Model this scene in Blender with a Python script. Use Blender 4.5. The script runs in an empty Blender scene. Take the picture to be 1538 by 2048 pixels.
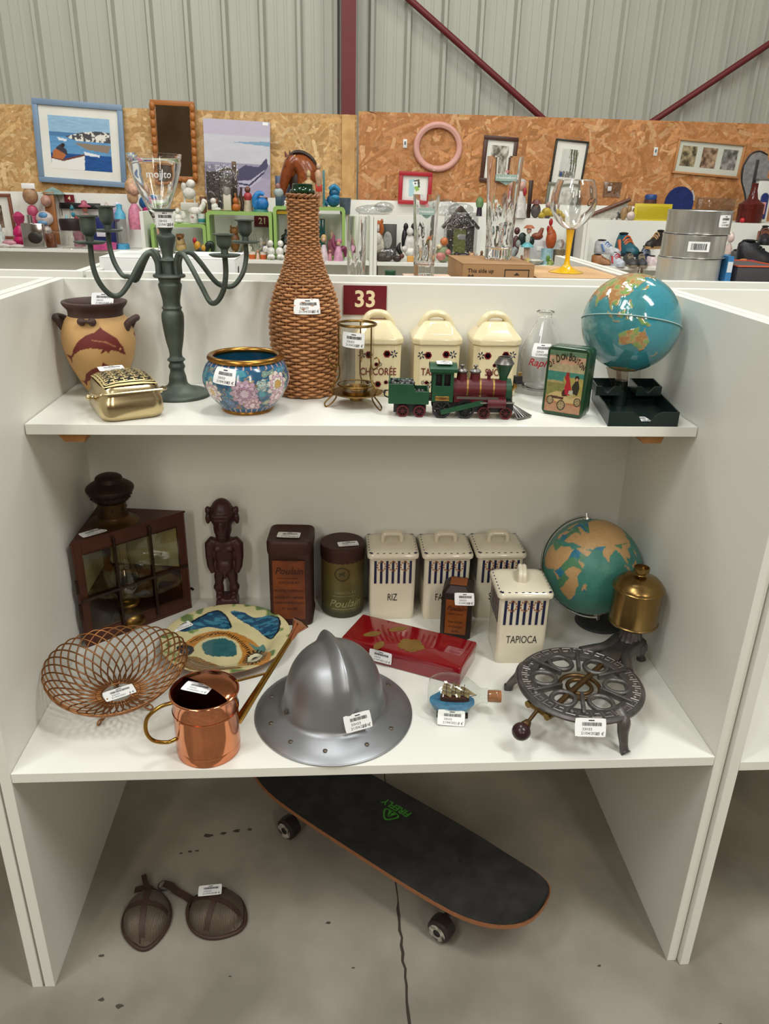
import bpy, bmesh, math, random
import numpy as np
from mathutils import Vector, Matrix
from math import sin, cos, pi, radians, atan2, sqrt
random.seed(7)
rng = np.random.default_rng(7)
SC = bpy.context.scene
COL = SC.collection

# ---------------------------------------------------------------- camera
cam = bpy.data.cameras.new('camera')
cam.sensor_fit = 'VERTICAL'
cam.sensor_height = 24.0
cam.lens = 24.0 * 1526.57 / 2048
cam.clip_start = 0.02
camo = bpy.data.objects.new('camera', cam)
COL.objects.link(camo)
_p, _y, _r = .3996, .0704, .0244
_fw = Vector((sin(_y) * cos(_p), cos(_y) * cos(_p), -sin(_p)))
_rt = Vector((cos(_y), -sin(_y), 0))
_up = _rt.cross(_fw)
_r2 = _rt * cos(_r) + _up * sin(_r)
_u2 = -_rt * sin(_r) + _up * cos(_r)
_m = Matrix((_r2, _u2, -_fw)).transposed().to_4x4()
_m.translation = (.5361, -1.0256, 1.4167)
camo.matrix_world = _m
SC.camera = camo

# ---------------------------------------------------------------- light
SC.view_settings.view_transform = 'Standard'
SC.view_settings.look = 'None'
SC.view_settings.gamma = 1.0
SC.view_settings.exposure = -0.04
SC.view_settings.use_curve_mapping = False
world = bpy.data.worlds.new('hall')
SC.world = world
world.use_nodes = True
_bg = world.node_tree.nodes['Background']
_bg.inputs[0].default_value = (1.0, .89, .74, 1)
_bg.inputs[1].default_value = .25


def area(name, loc, aim, sx, sy, power, col=(.97, 1, .985)):
    l = bpy.data.lights.new(name, 'AREA')
    l.shape = 'RECTANGLE'
    l.size, l.size_y = sx, sy
    l.energy = power
    l.color = col
    o = bpy.data.objects.new(name, l)
    COL.objects.link(o)
    o.location = loc
    d = Vector(aim) - Vector(loc)
    o.rotation_euler = d.to_track_quat('-Z', 'Y').to_euler()
    return o


area('ceiling_light_aisle_right', (2.3, -1.25, 4.3), (1.0, .0, .6), .5, 1.6, 84)
area('ceiling_light_aisle_left', (-1.2, -1.3, 4.3), (.4, .0, .6), .5, 1.6, 46)
area('ceiling_light_hall', (-1.6, -3.2, 4.6), (.5, .3, .6), .5, 1.8, 34)
area('ceiling_light_far_left', (-1.6, 2.6, 4.4), (-1.0, 3.4, .8), .5, 1.8, 58)
area('ceiling_light_far_right', (2.6, 2.4, 4.4), (2.0, 3.4, .8), .5, 1.8, 50)
area('fill_light_hall_rear_left', (-1.8, -6.8, 4.3), (.2, 0, .4), .5, 2.2, 85, (1, .93, .82))  # unseen fill light, added to reach the floor under the shelves
area('fill_light_hall_rear_right', (2.6, -6.8, 4.3), (.8, 0, .4), .5, 2.2, 95, (1, .93, .82))  # second added fill from behind, lifts the shade beneath the upper shelf
area('ceiling_light_mid', (.6, 1.4, 4.6), (.6, 1.7, .8), .5, 1.8, 55)


# ---------------------------------------------------------------- helpers
def L(c):
    if isinstance(c, str):
        c = c.lstrip('#')
        c = [int(c[i:i + 2], 16) / 255 for i in (0, 2, 4)]
        c = [x / 12.92 if x <= .04045 else ((x + .055) / 1.055) ** 2.4 for x in c]
    return tuple(c[:3])


def LA(c):
    return np.array(L(c))


MATS = {}


def mat(name, col=None, rough=.5, metal=0., noise=None, bump=None, coat=0., alpha=1., trans=0., ior=1.45,
        emit=0., spec=.5, vcol=False, col2=None, sss=0., stretch=None, thin=False):
    """Procedural principled material. noise=(scale, amount[, detail]) mixes towards col2, bump=(scale, strength)."""
    if name in MATS:
        return MATS[name]
    m = bpy.data.materials.new(name)
    m.use_nodes = True
    nt = m.node_tree
    N, K = nt.nodes, nt.links
    b = N['Principled BSDF']
    b.inputs['Roughness'].default_value = rough
    b.inputs['Metallic'].default_value = metal
    b.inputs['Specular IOR Level'].default_value = spec
    b.inputs['IOR'].default_value = ior
    b.inputs['Coat Weight'].default_value = coat
    b.inputs['Coat Roughness'].default_value = .06
    b.inputs['Transmission Weight'].default_value = trans
    b.inputs['Alpha'].default_value = alpha
    out = None
    if vcol:
        a = N.new('ShaderNodeAttribute')
        a.attribute_name = 'Col'
        out = a.outputs['Color']
    else:
        b.inputs['Base Color'].default_value = (*L(col), 1)
    tc = None
    if noise or bump:
        tc = N.new('ShaderNodeTexCoord')
        vec = tc.outputs['Object']
        if stretch:
            mp = N.new('ShaderNodeMapping')
            mp.inputs['Scale'].default_value = stretch
            K.new(vec, mp.inputs['Vector'])
            vec = mp.outputs['Vector']
    if noise:
        n = N.new('ShaderNodeTexNoise')
        n.inputs['Scale'].default_value = noise[0]
        n.inputs['Detail'].default_value = noise[2] if len(noise) > 2 else 4
        K.new(vec, n.inputs['Vector'])
        r = N.new('ShaderNodeMapRange')
        r.inputs['From Min'].default_value = .35
        r.inputs['From Max'].default_value = .65
        r.inputs['To Max'].default_value = noise[1]
        K.new(n.outputs['Fac'], r.inputs['Value'])
        mx = N.new('ShaderNodeMix')
        mx.data_type = 'RGBA'
        K.new(r.outputs['Result'], mx.inputs['Factor'])
        if out:
            K.new(out, mx.inputs['A'])
        else:
            mx.inputs['A'].default_value = (*L(col), 1)
        mx.inputs['B'].default_value = (*L(col2 if col2 else '000000'), 1)
        out = mx.outputs['Result']
    if out:
        K.new(out, b.inputs['Base Color'])
    if bump:
        n2 = N.new('ShaderNodeTexNoise')
        n2.inputs['Scale'].default_value = bump[0]
        n2.inputs['Detail'].default_value = 5
        K.new(vec, n2.inputs['Vector'])
        bp = N.new('ShaderNodeBump')
        bp.inputs['Strength'].default_value = bump[1]
        bp.inputs['Distance'].default_value = .002
        K.new(n2.outputs['Fac'], bp.inputs['Height'])
        K.new(bp.outputs['Normal'], b.inputs['Normal'])
    if emit:
        b.inputs['Emission Color'].default_value = (*L(col), 1)
        b.inputs['Emission Strength'].default_value = emit
    MATS[name] = m
    return m


def clear_mat(name, tint='ffffff', rough=.03, ior=1.45, base=.0, bump=None):
    """Thin clear sheet: see-through plus Fresnel gloss (thin glass, plastic film)."""
    if name in MATS:
        return MATS[name]
    m = bpy.data.materials.new(name)
    m.use_nodes = True
    nt = m.node_tree
    N, K = nt.nodes, nt.links
    N.remove(N['Principled BSDF'])
    t = N.new('ShaderNodeBsdfTransparent')
    t.inputs[0].default_value = (*L(tint), 1)
    g = N.new('ShaderNodeBsdfGlossy')
    g.inputs['Roughness'].default_value = rough
    fr = N.new('ShaderNodeLayerWeight')
    fr.inputs['Blend'].default_value = .5
    pw = N.new('ShaderNodeMath')
    pw.operation = 'POWER'
    pw.inputs[1].default_value = 4.5
    K.new(fr.outputs['Facing'], pw.inputs[0])
    ad = N.new('ShaderNodeMath')
    ad.operation = 'MULTIPLY_ADD'
    ad.use_clamp = True
    ad.inputs[1].default_value = .8
    ad.inputs[2].default_value = ((ior - 1) / (ior + 1)) ** 2 + base
    K.new(pw.outputs[0], ad.inputs[0])
    mx = N.new('ShaderNodeMixShader')
    K.new(ad.outputs[0], mx.inputs[0])
    K.new(t.outputs[0], mx.inputs[1])
    K.new(g.outputs[0], mx.inputs[2])
    if bump:
        tc = N.new('ShaderNodeTexCoord')
        n2 = N.new('ShaderNodeTexNoise')
        n2.inputs['Scale'].default_value = bump[0]
        K.new(tc.outputs['Object'], n2.inputs['Vector'])
        bp = N.new('ShaderNodeBump')
        bp.inputs['Strength'].default_value = bump[1]
        bp.inputs['Distance'].default_value = .01
        K.new(n2.outputs['Fac'], bp.inputs['Height'])
        K.new(bp.outputs['Normal'], g.inputs['Normal'])
        K.new(bp.outputs['Normal'], fr.inputs['Normal'])
    K.new(mx.outputs[0], N['Material Output'].inputs[0])
    MATS[name] = m
    return m


class MB:
    """Collects shapes into one mesh; build() links it as one object."""

    def __init__(s):
        s.v, s.f, s.c = [], [], []
        s.n = 0

    def add(s, v, f, col=None):
        v = np.asarray(v, dtype=float).reshape(-1, 3)
        s.v.append(v)
        k = s.n
        s.f.extend([tuple(i + k for i in q) for q in f])
        if col is None:
            col = (1, 1, 1)
        col = np.asarray(col, dtype=float)
        if col.ndim == 1:
            col = np.tile(col, (len(v), 1))
        s.c.append(col)
        s.n += len(v)
        return s

    def xf(s, M, start=0):
        """transform everything added from block `start` on"""
        M = np.array(M)
        for i in range(start, len(s.v)):
            s.v[i] = s.v[i] @ M[:3, :3].T + M[:3, 3]
        return s

    def mark(s):
        return len(s.v)

    def box(s, c, d, col=None, rz=0., bev=0.):
        x, y, z = [q / 2 for q in d]
        if bev > 0:
            bm = bmesh.new()
            bmesh.ops.create_cube(bm, size=1)
            for w in bm.verts:
                w.co = (w.co.x * d[0], w.co.y * d[1], w.co.z * d[2])
            bmesh.ops.bevel(bm, geom=bm.edges[:], offset=min(bev, .49 * min(d)), segments=2, profile=.5, affect='EDGES')
            v = np.array([w.co[:] for w in bm.verts])
            bm.verts.index_update()
            f = [[w.index for w in q.verts] for q in bm.faces]
            bm.free()
        else:
            v = np.array([(i, j, k) for i in (-x, x) for j in (-y, y) for k in (-z, z)])
            f = [(0, 1, 3, 2), (4, 6, 7, 5), (0, 4, 5, 1), (2, 3, 7, 6), (0, 2, 6, 4), (1, 5, 7, 3)]
        if rz:
            R = np.array([[cos(rz), -sin(rz), 0], [sin(rz), cos(rz), 0], [0, 0, 1]])
            v = v @ R.T
        return s.add(v + np.array(c), f, col)

    def lathe(s, prof, n=32, c=(0, 0, 0), col=None, colfn=None, capb=False, capt=False, sx=1., sy=1., close=False):
        prof = np.asarray(prof, dtype=float)
        m = len(prof)
        a = np.arange(n) * 2 * pi / n
        v = np.zeros((m, n, 3))
        v[:, :, 0] = prof[:, 0:1] * np.cos(a) * sx
        v[:, :, 1] = prof[:, 0:1] * np.sin(a) * sy
        v[:, :, 2] = prof[:, 1:2]
        f = []
        for i in range(m - 1 + (1 if close else 0)):
            i2 = (i + 1) % m
            for j in range(n):
                k = (j + 1) % n
                f.append((i * n + j, i * n + k, i2 * n + k, i2 * n + j))
        if capb:
            f.append(tuple(range(n - 1, -1, -1)))
        if capt:
            f.append(tuple((m - 1) * n + j for j in range(n)))
        v = v.reshape(-1, 3)
        if colfn is not None:
            col = colfn(v)
        return s.add(v + np.array(c), f, col)

    def grid(s, P, col=None, cu=False, cv=False):
        """P: array (nu, nv, 3)"""
        nu, nv = P.shape[:2]
        f = []
        for i in range(nu - (0 if cu else 1)):
            i2 = (i + 1) % nu
            for j in range(nv - (0 if cv else 1)):
                j2 = (j + 1) % nv
                f.append((i * nv + j, i2 * nv + j, i2 * nv + j2, i * nv + j2))
        return s.add(P.reshape(-1, 3), f, col)

    def sph(s, c, r, nu=14, nv=10, col=None):
        if not hasattr(r, '__len__'):
            r = (r, r, r)
        t = np.linspace(0, pi, nv)
        prof = np.stack([np.maximum(np.sin(t), 1e-4), -np.cos(t)], 1)
        a = np.arange(nu) * 2 * pi / nu
        v = np.zeros((nv, nu, 3))
        v[:, :, 0] = prof[:, 0:1] * np.cos(a) * r[0]
        v[:, :, 1] = prof[:, 0:1] * np.sin(a) * r[1]
        v[:, :, 2] = prof[:, 1:2] * r[2]
        f = []
        for i in range(nv - 1):
            for j in range(nu):
                k = (j + 1) % nu
                f.append((i * nu + j, i * nu + k, (i + 1) * nu + k, (i + 1) * nu + j))
        return s.add(v.reshape(-1, 3) + np.array(c), f, col)

    def tube(s, path, r, n=8, closed=False, col=None, caps=True, flat=None):
        P = np.asarray(path, dtype=float)
        m = len(P)
        r = np.full(m, r) if not hasattr(r, '__len__') else np.asarray(r, dtype=float)
        if closed:
            T = np.roll(P, -1, 0) - np.roll(P, 1, 0)
        else:
            T = np.gradient(P, axis=0)
        T /= np.maximum(np.linalg.norm(T, axis=1, keepdims=True), 1e-9)
        ref = np.array([0, 0, 1.]) if abs(T[0][2]) < .9 else np.array([1., 0, 0])
        if flat is not None:
            ref = np.array(flat, dtype=float)
        nrm = np.zeros_like(P)
        cur = ref - T[0] * (ref @ T[0])
        cur /= np.linalg.norm(cur)
        for i in range(m):
            base = ref if flat is not None else cur
            cur = base - T[i] * (base @ T[i])
            nn = np.linalg.norm(cur)
            cur = cur / nn if nn > 1e-6 else nrm[i - 1]
            nrm[i] = cur
        B = np.cross(T, nrm)
        a = np.arange(n) * 2 * pi / n
        v = P[:, None, :] + r[:, None, None] * (np.cos(a)[None, :, None] * nrm[:, None, :] + np.sin(a)[None, :, None] * B[:, None, :])
        f = []
        for i in range(m if closed else m - 1):
            i2 = (i + 1) % m
            for j in range(n):
                k = (j + 1) % n
                f.append((i * n + j, i * n + k, i2 * n + k, i2 * n + j))
        if caps and not closed:
            f.append(tuple(range(n - 1, -1, -1)))
            f.append(tuple((m - 1) * n + j for j in range(n)))
        if col is not None and np.ndim(col) == 2:
            col = np.repeat(np.asarray(col), n, axis=0)
        return s.add(v.reshape(-1, 3), f, col)

    def cyl(s, p0, p1, r0, r1=None, n=16, col=None):
        return s.tube([p0, p1], [r0, r0 if r1 is None else r1], n, col=col)

    def prism(s, poly, z0, z1, M=None, col=None):
        """poly: 2-D outline extruded from z0 to z1, M maps local xyz to place"""
        poly = np.asarray(poly, dtype=float)
        n = len(poly)
        v = np.concatenate([np.c_[poly, np.full(n, z0)], np.c_[poly, np.full(n, z1)]])
        f = [tuple(range(n - 1, -1, -1)), tuple(range(n, 2 * n))]
        f += [(i, (i + 1) % n, n + (i + 1) % n, n + i) for i in range(n)]
        k = s.mark()
        s.add(v, f, col)
        if M is not None:
            s.xf(M, k)
        return s

    def mesh(s, name):
        me = bpy.data.meshes.new(name)
        v = np.concatenate(s.v) if s.v else np.zeros((0, 3))
        me.from_pydata(v.tolist(), [], s.f)
        c = np.concatenate(s.c)
        if c.size and not np.allclose(c, 1):
            at = me.color_attributes.new('Col', 'FLOAT_COLOR', 'POINT')
            at.data.foreach_set('color', np.c_[c, np.ones(len(c))].astype(np.float32).ravel())
        return me

    def build(s, name, m, parent=None, smooth=35, bevel=0., remesh=0., label=None, fix=True):
        me = s.mesh(name)
        if fix:
            bm = bmesh.new()
            bm.from_mesh(me)
            bmesh.ops.recalc_face_normals(bm, faces=bm.faces)
            bm.to_mesh(me)
            bm.free()
        if remesh:
            t = bpy.data.objects.new('tmp', me)
            COL.objects.link(t)
            md = t.modifiers.new('r', 'REMESH')
            md.mode = 'VOXEL'
            md.voxel_size = remesh
            sm = t.modifiers.new('s', 'SMOOTH')
            sm.iterations = 3
            me2 = bpy.data.meshes.new_from_object(t.evaluated_get(bpy.context.evaluated_depsgraph_get()))
            bpy.data.objects.remove(t)
            me = me2
            me.name = name
        if smooth:
            me.polygons.foreach_set('use_smooth', [True] * len(me.polygons))
            if smooth < 180:
                me.set_sharp_from_angle(angle=radians(smooth))
        me.materials.clear()
        me.materials.append(m)
        o = bpy.data.objects.new(name, me)
        COL.objects.link(o)
        if parent:
            o.parent = parent
        if bevel:
            md = o.modifiers.new('bevel', 'BEVEL')
            md.width = bevel
            md.segments = 2
            md.limit_method = 'ANGLE'
        if label:
            o['label'] = label
        return o


def tag(o, label, cat, group=None):
    o['label'] = label
    o['category'] = cat
    if group:
        o['group'] = group
    return o


def thing(name, label, cat, loc=(0, 0, 0), rz=0., group=None):
    o = bpy.data.objects.new(name, None)
    o.empty_display_size = .03
    COL.objects.link(o)
    o.location = loc
    o.rotation_euler = (0, 0, rz)
    return tag(o, label, cat, group)


def stuff(o):
    o['kind'] = 'stuff'
    return o


def struct(o):
    o['kind'] = 'structure'
    return o


def copy_tree(o, parent=None):
    c = o.copy()
    COL.objects.link(c)
    c.parent = parent
    for ch in list(o.children):
        copy_tree(ch, c)
    return c


def text_geo(body, size, align='CENTER', shear=0., bold=0., space=1.):
    """outline lettering as flat triangles in the xy plane"""
    cu = bpy.data.curves.new('t', 'FONT')
    cu.body = body
    cu.size = size
    cu.align_x = align
    cu.align_y = 'CENTER'
    cu.shear = shear
    cu.offset = bold * size
    cu.space_character = space
    cu.resolution_u = 3
    t = bpy.data.objects.new('t', cu)
    COL.objects.link(t)
    me = bpy.data.meshes.new_from_object(t.evaluated_get(bpy.context.evaluated_depsgraph_get()))
    v = np.array([w.co[:] for w in me.vertices]).reshape(-1, 3)
    f = [tuple(p.vertices) for p in me.polygons]
    bpy.data.objects.remove(t)
    bpy.data.curves.remove(cu)
    bpy.data.meshes.remove(me)
    return v, f


def plane_map(o, ux, uy):
    """flat surface: (u, v, off) -> point"""
    o, ux, uy = [np.array(q, dtype=float) for q in (o, ux, uy)]
    ux = ux / np.linalg.norm(ux)
    uy = uy - ux * (uy @ ux)
    uy = uy / np.linalg.norm(uy)
    n = np.cross(ux, uy)
    return lambda u, v, w: o + np.outer(u, ux) + np.outer(v, uy) + np.outer(w, n)


def cyl_map(r, z0, a0=-pi / 2, tilt=0., rfn=None):
    """surface of revolution about z: u along the girth, v up"""
    def fn(u, v, w):
        ct, st = cos(tilt), sin(tilt)
        uu, vv = u * ct - v * st, u * st + v * ct
        rr = (rfn(z0 + vv) if rfn else r) + w
        a = a0 + uu / (rfn(z0) if rfn else r)
        return np.stack([rr * np.cos(a), rr * np.sin(a), z0 + vv], 1)
    return fn


def decal(mb, fn, v2, f, off=.0004, col=None):
    v2 = np.asarray(v2, dtype=float)
    return mb.add(fn(v2[:, 0], v2[:, 1], np.full(len(v2), off)), f, col)


def quad2(x0, y0, x1, y1, n=1):
    """flat rectangle cut into n columns"""
    xs = np.linspace(x0, x1, n + 1)
    v = np.array([(x, y) for x in xs for y in (y0, y1)])
    f = [(2 * i, 2 * i + 2, 2 * i + 3, 2 * i + 1) for i in range(n)]
    return v, f


def disc2(cx, cy, rx, ry=None, n=14, rot=0.):
    ry = rx if ry is None else ry
    a = np.arange(n) * 2 * pi / n
    x, y = rx * np.cos(a), ry * np.sin(a)
    v = np.stack([cx + x * cos(rot) - y * sin(rot), cy + x * sin(rot) + y * cos(rot)], 1)
    return v, [tuple(range(n))]


def inpoly(x, y, poly):
    poly = np.asarray(poly, dtype=float)
    r = np.zeros(x.shape, bool)
    n = len(poly)
    j = n - 1
    for i in range(n):
        xi, yi = poly[i]
        xj, yj = poly[j]
        if yi != yj:
            r ^= ((yi > y) != (yj > y)) & (x < (xj - xi) * (y - yi) / (yj - yi) + xi)
        j = i
    return r


def segd(x, y, pts):
    """distance to a polyline"""
    d = np.full(x.shape, 1e9)
    for (ax, ay), (bx, by) in zip(pts[:-1], pts[1:]):
        dx, dy = bx - ax, by - ay
        t = np.clip(((x - ax) * dx + (y - ay) * dy) / (dx * dx + dy * dy + 1e-12), 0, 1)
        d = np.minimum(d, np.hypot(x - ax - t * dx, y - ay - t * dy))
    return d


def vnoise(p, scale, seed=0):
    """smooth value noise on points (n,3), 0..1"""
    p = np.asarray(p) * scale
    i = np.floor(p).astype(int)
    fr = p - i
    fr = fr * fr * (3 - 2 * fr)
    out = 0
    for dx in (0, 1):
        for dy in (0, 1):
            for dz in (0, 1):
                h = ((i[:, 0] + dx) * 73856093) ^ ((i[:, 1] + dy) * 19349663) ^ ((i[:, 2] + dz) * 83492791) ^ (seed * 2654435)
                h = (h * 1103515245 + 12345) & 0x7fffffff
                h = ((h >> 7) * 69069 + 1) & 0xffffff
                w = (fr[:, 0] if dx else 1 - fr[:, 0]) * (fr[:, 1] if dy else 1 - fr[:, 1]) * (fr[:, 2] if dz else 1 - fr[:, 2])
                out = out + w * h / 0xffffff
    return out


def fbm(p, scale, seed=0, o=4):
    return sum(vnoise(p, scale * 2 ** k, seed + k) / 2 ** (k + 1) for k in range(o)) / (1 - 2. ** -o)


def smooth_path(pts, n=8, closed=False):
    P = np.asarray(pts, dtype=float)
    m = len(P)
    out = []
    for i in range(m if closed else m - 1):
        if closed:
            a, b, c, d = P[(i - 1) % m], P[i], P[(i + 1) % m], P[(i + 2) % m]
        else:
            a, b, c, d = P[max(i - 1, 0)], P[i], P[i + 1], P[min(i + 2, m - 1)]
        for k in range(n):
            t = k / n
            out.append(.5 * ((2 * b) + (c - a) * t + (2 * a - 5 * b + 4 * c - d) * t * t + (3 * b - a - 3 * c + d) * t ** 3))
    if not closed:
        out.append(P[-1])
    return np.array(out)


def rounded_rect(w, h, r, n=4):
    pts = []
    for cx, cy, a0 in ((w / 2 - r, h / 2 - r, 0), (-w / 2 + r, h / 2 - r, pi / 2), (-w / 2 + r, -h / 2 + r, pi), (w / 2 - r, -h / 2 + r, 1.5 * pi)):
        for k in range(n + 1):
            a = a0 + k * pi / 2 / n
            pts.append((cx + r * cos(a), cy + r * sin(a)))
    return np.array(pts)


def loft(mb, rings, col=None, capb=True, capt=True):
    """rings: list of (n,3) loops"""
    P = np.array(rings)
    nu, nv = P.shape[:2]
    mb.grid(P, col, cv=True)
    k = mb.n - nu * nv
    if capb:
        mb.f.append(tuple(k + j for j in range(nv - 1, -1, -1)))
    if capt:
        mb.f.append(tuple(k + (nu - 1) * nv + j for j in range(nv)))
    return mb


def M_frame(o, ux, uy):
    """matrix whose local x, y lie along ux, uy"""
    ux, uy = Vector(ux).normalized(), Vector(uy)
    uy = (uy - ux * uy.dot(ux)).normalized()
    uz = ux.cross(uy)
    m = Matrix((ux, uy, uz)).transposed().to_4x4()
    m.translation = o
    return m


M_STICK = mat('sticker_paper', 'f4f4f2', .6)
M_INK = mat('sticker_ink', '2a2a2c', .7)
M_PEN = mat('pen_ink', '5d6270', .7)


def sticker(parent, fn, w=.05, h=.03, price='4 €', cut=True):
    """price sticker lying on a surface map fn(u, v, off)"""
    nu, nv = 8, 5
    us, vs = np.meshgrid(np.linspace(-w / 2, w / 2, nu), np.linspace(-h / 2, h / 2, nv), indexing='ij')
    us, vs = us.ravel(), vs.ravel()
    # slightly rounded corners
    cm = (np.abs(us) > w / 2 - 1e-6) & (np.abs(vs) > h / 2 - 1e-6)
    us = np.where(cm, us * .97, us)
    vs = np.where(cm, vs * .95, vs)
    mb = MB()
    mb.grid(fn(us, vs, np.full(len(us), .0005)).reshape(nu, nv, 3))
    st = mb.build('price_sticker', M_STICK, parent, smooth=60, fix=False)
    pk = MB()
    x = -w * .27
    r = random.Random(hash(price) % 999)
    while x < w * .36:
        bw = r.choice((.7, 1.2, 1.8)) * w / 90
        decal(pk, fn, *quad2(x, h * .08, x + bw, h * .27), off=.0008)
        x += bw + r.choice((.8, 1.2)) * w / 100
    decal(pk, fn, *quad2(-w * .07, h * .34, w * .12, h * .40), off=.0008)
    for body, u, v, s in (('33H33', -w * .27, -h * .10, h * .20), ('21/04/2021', -w * .30, -h * .32, h * .21)):
        tv, tf = text_geo(body, s, 'LEFT')
        if len(tv):
            decal(pk, fn, tv[:, :2] + (u, v), tf, .0008)
    tv, tf = text_geo(price, h * .25, 'RIGHT', shear=.2)
    decal(pk, fn, tv[:, :2] + (w * .44, -h * .33), tf, .0008)
    pk.build('print', M_INK, st, smooth=0, fix=False)
    return st
# ================================================================ structure
Z1, Z2, Z3, YB = .5144, 1.0302, 1.2404, .5847
T = .019
W = 1.2
M_WHITE = mat('white_laminate', 'e4e3da', .38, noise=(2.5, .05), col2='dcd7c8')
M_FLOOR = mat('concrete_floor', '9f988b', .55, noise=(4.5, .8, 10), col2='7a7469', bump=(60, .12))

fl = MB()
fl.grid(np.array([[(x, y, 0) for y in np.linspace(-9.25, 5.3, 24)] for x in np.linspace(-6.7, 7.9, 30)], dtype=float))
floor = struct(fl.build('floor', M_FLOOR))
# saw-cut joint in the slab, ragged along its edges
cr = MB()
pts = []
r_ = random.Random(3)
ys = np.linspace(-.9, .62, 90)
for y in ys:
    pts.append((.668 + .0015 * r_.uniform(-1, 1) + (y < .1) * .002 * r_.uniform(-1, 1) - .012 * (y - .2), y, r_.uniform(.0016, .0034) if y < .15 else r_.uniform(.001, .002)))
v, f = [], []
for i, (x, y, w_) in enumerate(pts):
    v += [(x - w_, y, .0006), (x + w_, y, .0006)]
    if i:
        f.append((2 * i - 2, 2 * i - 1, 2 * i + 1, 2 * i))
cr.add(v, f)
cr.build('floor_joint', mat('joint_dark', '3a332c', .9), floor)
for (x, y, rr) in ((.18, .31, .004), (.2, .315, .005), (.215, .316, .005), (.13, -.045, .008), (.095, -.03, .006), (1.335, -.16, .007), (1.25, -.13, .004),
                   (.52, .115, .006), (.57, .012, .003), (.235, .36, .010), (.27, .365, .008), (.3, .372, .008), (.33, .375, .006), (1.06, -.005, .004), (.33, .005, .003), (.07, .06, .005)):
    sp = MB()
    n = 9
    a = np.arange(n) * 2 * pi / n
    q = rr * rng.uniform(.45, 1, n)
    sp.add(np.stack([x + q * np.cos(a) * 1.4, y + q * np.sin(a) * .8, np.full(n, .0005)], 1), [tuple(range(n))])
    sp.build('floor_stain', mat('stain_dark', '4a443c', .8), floor)

# corrugated cladding behind everything
M_CLAD = mat('cladding_metal', 'b4b5a9', .5, metal=.0, noise=(1.3, .25), col2='a6a496')
wb = MB()
wb.box((0.6, 5.36, 2.9), (14.6, .05, 5.8))
wall = struct(wb.build('wall_back', mat('wall_core', '8f8d84', .7)))
prof = [(0, 0), (.055, 0), (.06, .003), (.075, .003), (.08, 0), (.125, 0), (.13, .003), (.145, .003), (.15, 0), (.203, 0), (.220, .045), (.243, .045), (.26, 0)]
PW = .26
for k in range(13):
    sh = MB()
    x0 = -6.7 + k * 4 * PW
    P = []
    for j in range(4):
        for (a, d) in prof[:-1]:
            P.append((x0 + j * PW + a, 5.33 - d))
    P.append((x0 + 4 * PW, 5.33))
    sh.grid(np.array([[(x, y, z) for z in (0, 5.8)] for x, y in P]))
    sh.build('cladding_sheet', M_CLAD, wall, smooth=0)
M_RED = mat('red_oxide_paint', '6d2226', .5, noise=(8, .3), col2='5a1b20')
c = MB()
cx = .642
c.box((cx, 5.12, 2.9), (.10, .008, 5.8)).box((cx, 5.25, 2.9), (.008, .25, 5.8)).box((cx, 5.3, 2.9), (.10, .008, 5.8))
struct(c.build('steel_column', M_RED, label='red painted steel column against the cladding'))
for p0, p1 in (((.61, 5.22, 2.953), (2.45, 5.22, 1.666)), ((4.6, 5.22, 3.06), (2.5, 5.22, 1.655))):
    c = MB()
    c.cyl(p0, p1, .023, n=12)
    struct(c.build('brace_bar', M_RED, label='red steel diagonal brace on the cladding'))


# opposite end of the hall, behind the photographer
m = MB()
m.box((.6, -9.3, 2.9), (14.6, .1, 5.8))
struct(m.build('wall_front', mat('front_wall_board', '8a6a4c', .7, noise=(1.5, .6), col2='a89078')))

# oriented strand boards: strands are laid as real chips on the board
def osb(name, label, x0, x1, z0, z1, y, pal, n, seed):
    t = thing(name, label, 'board', ((x0 + x1) / 2, y, z0))
    w, h = x1 - x0, z1 - z0
    b = MB()
    b.box((0, .009, h / 2), (w, .018, h))
    b.build('panel', mat('osb_core', pal[0], .7), t)
    g = np.random.default_rng(seed)
    cx_, cz = g.uniform(-w / 2, w / 2, n), g.uniform(0, h, n)
    ln, wd = g.uniform(.03, .085, n), g.uniform(.006, .018, n)
    a = g.normal(.5, .75, n)
    a = np.where(g.random(n) < .3, g.uniform(0, pi, n), a)
    off = .0003 + .002 * np.arange(n) / n
    P = np.zeros((n, 6, 3))
    sk = g.uniform(-.35, .35, (n, 2))
    for k, (sx, sy) in enumerate(((-1, -.6), (-.75, -1), (.8, -1), (1, .3), (.7, 1), (-.9, .8))):
        lx, ly = sx * ln + sk[:, 0] * wd * sy, sy * wd
        P[:, k, 0] = np.clip(cx_ + lx * np.cos(a) - ly * np.sin(a), -w / 2, w / 2)
        P[:, k, 2] = np.clip(cz + lx * np.sin(a) + ly * np.cos(a), 0, h)
        P[:, k, 1] = -off
    pc = np.array([LA(q) for q in pal])
    ci = pc[g.choice(len(pal), n, p=[.12, .3, .28, .2, .1])] * g.uniform(.82, 1.12, (n, 1))
    s = MB()
    s.add(P.reshape(-1, 3), [tuple(range(6 * i, 6 * i + 6)) for i in range(n)], np.repeat(ci, 6, 0))
    o = s.build('wood_strands', mat('osb_strand', vcol=True, rough=.65, noise=(55, .28, 3), col2='6b4526', stretch=(1, 1, 1)), t, smooth=0)
    stuff(o)
    return t


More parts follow.
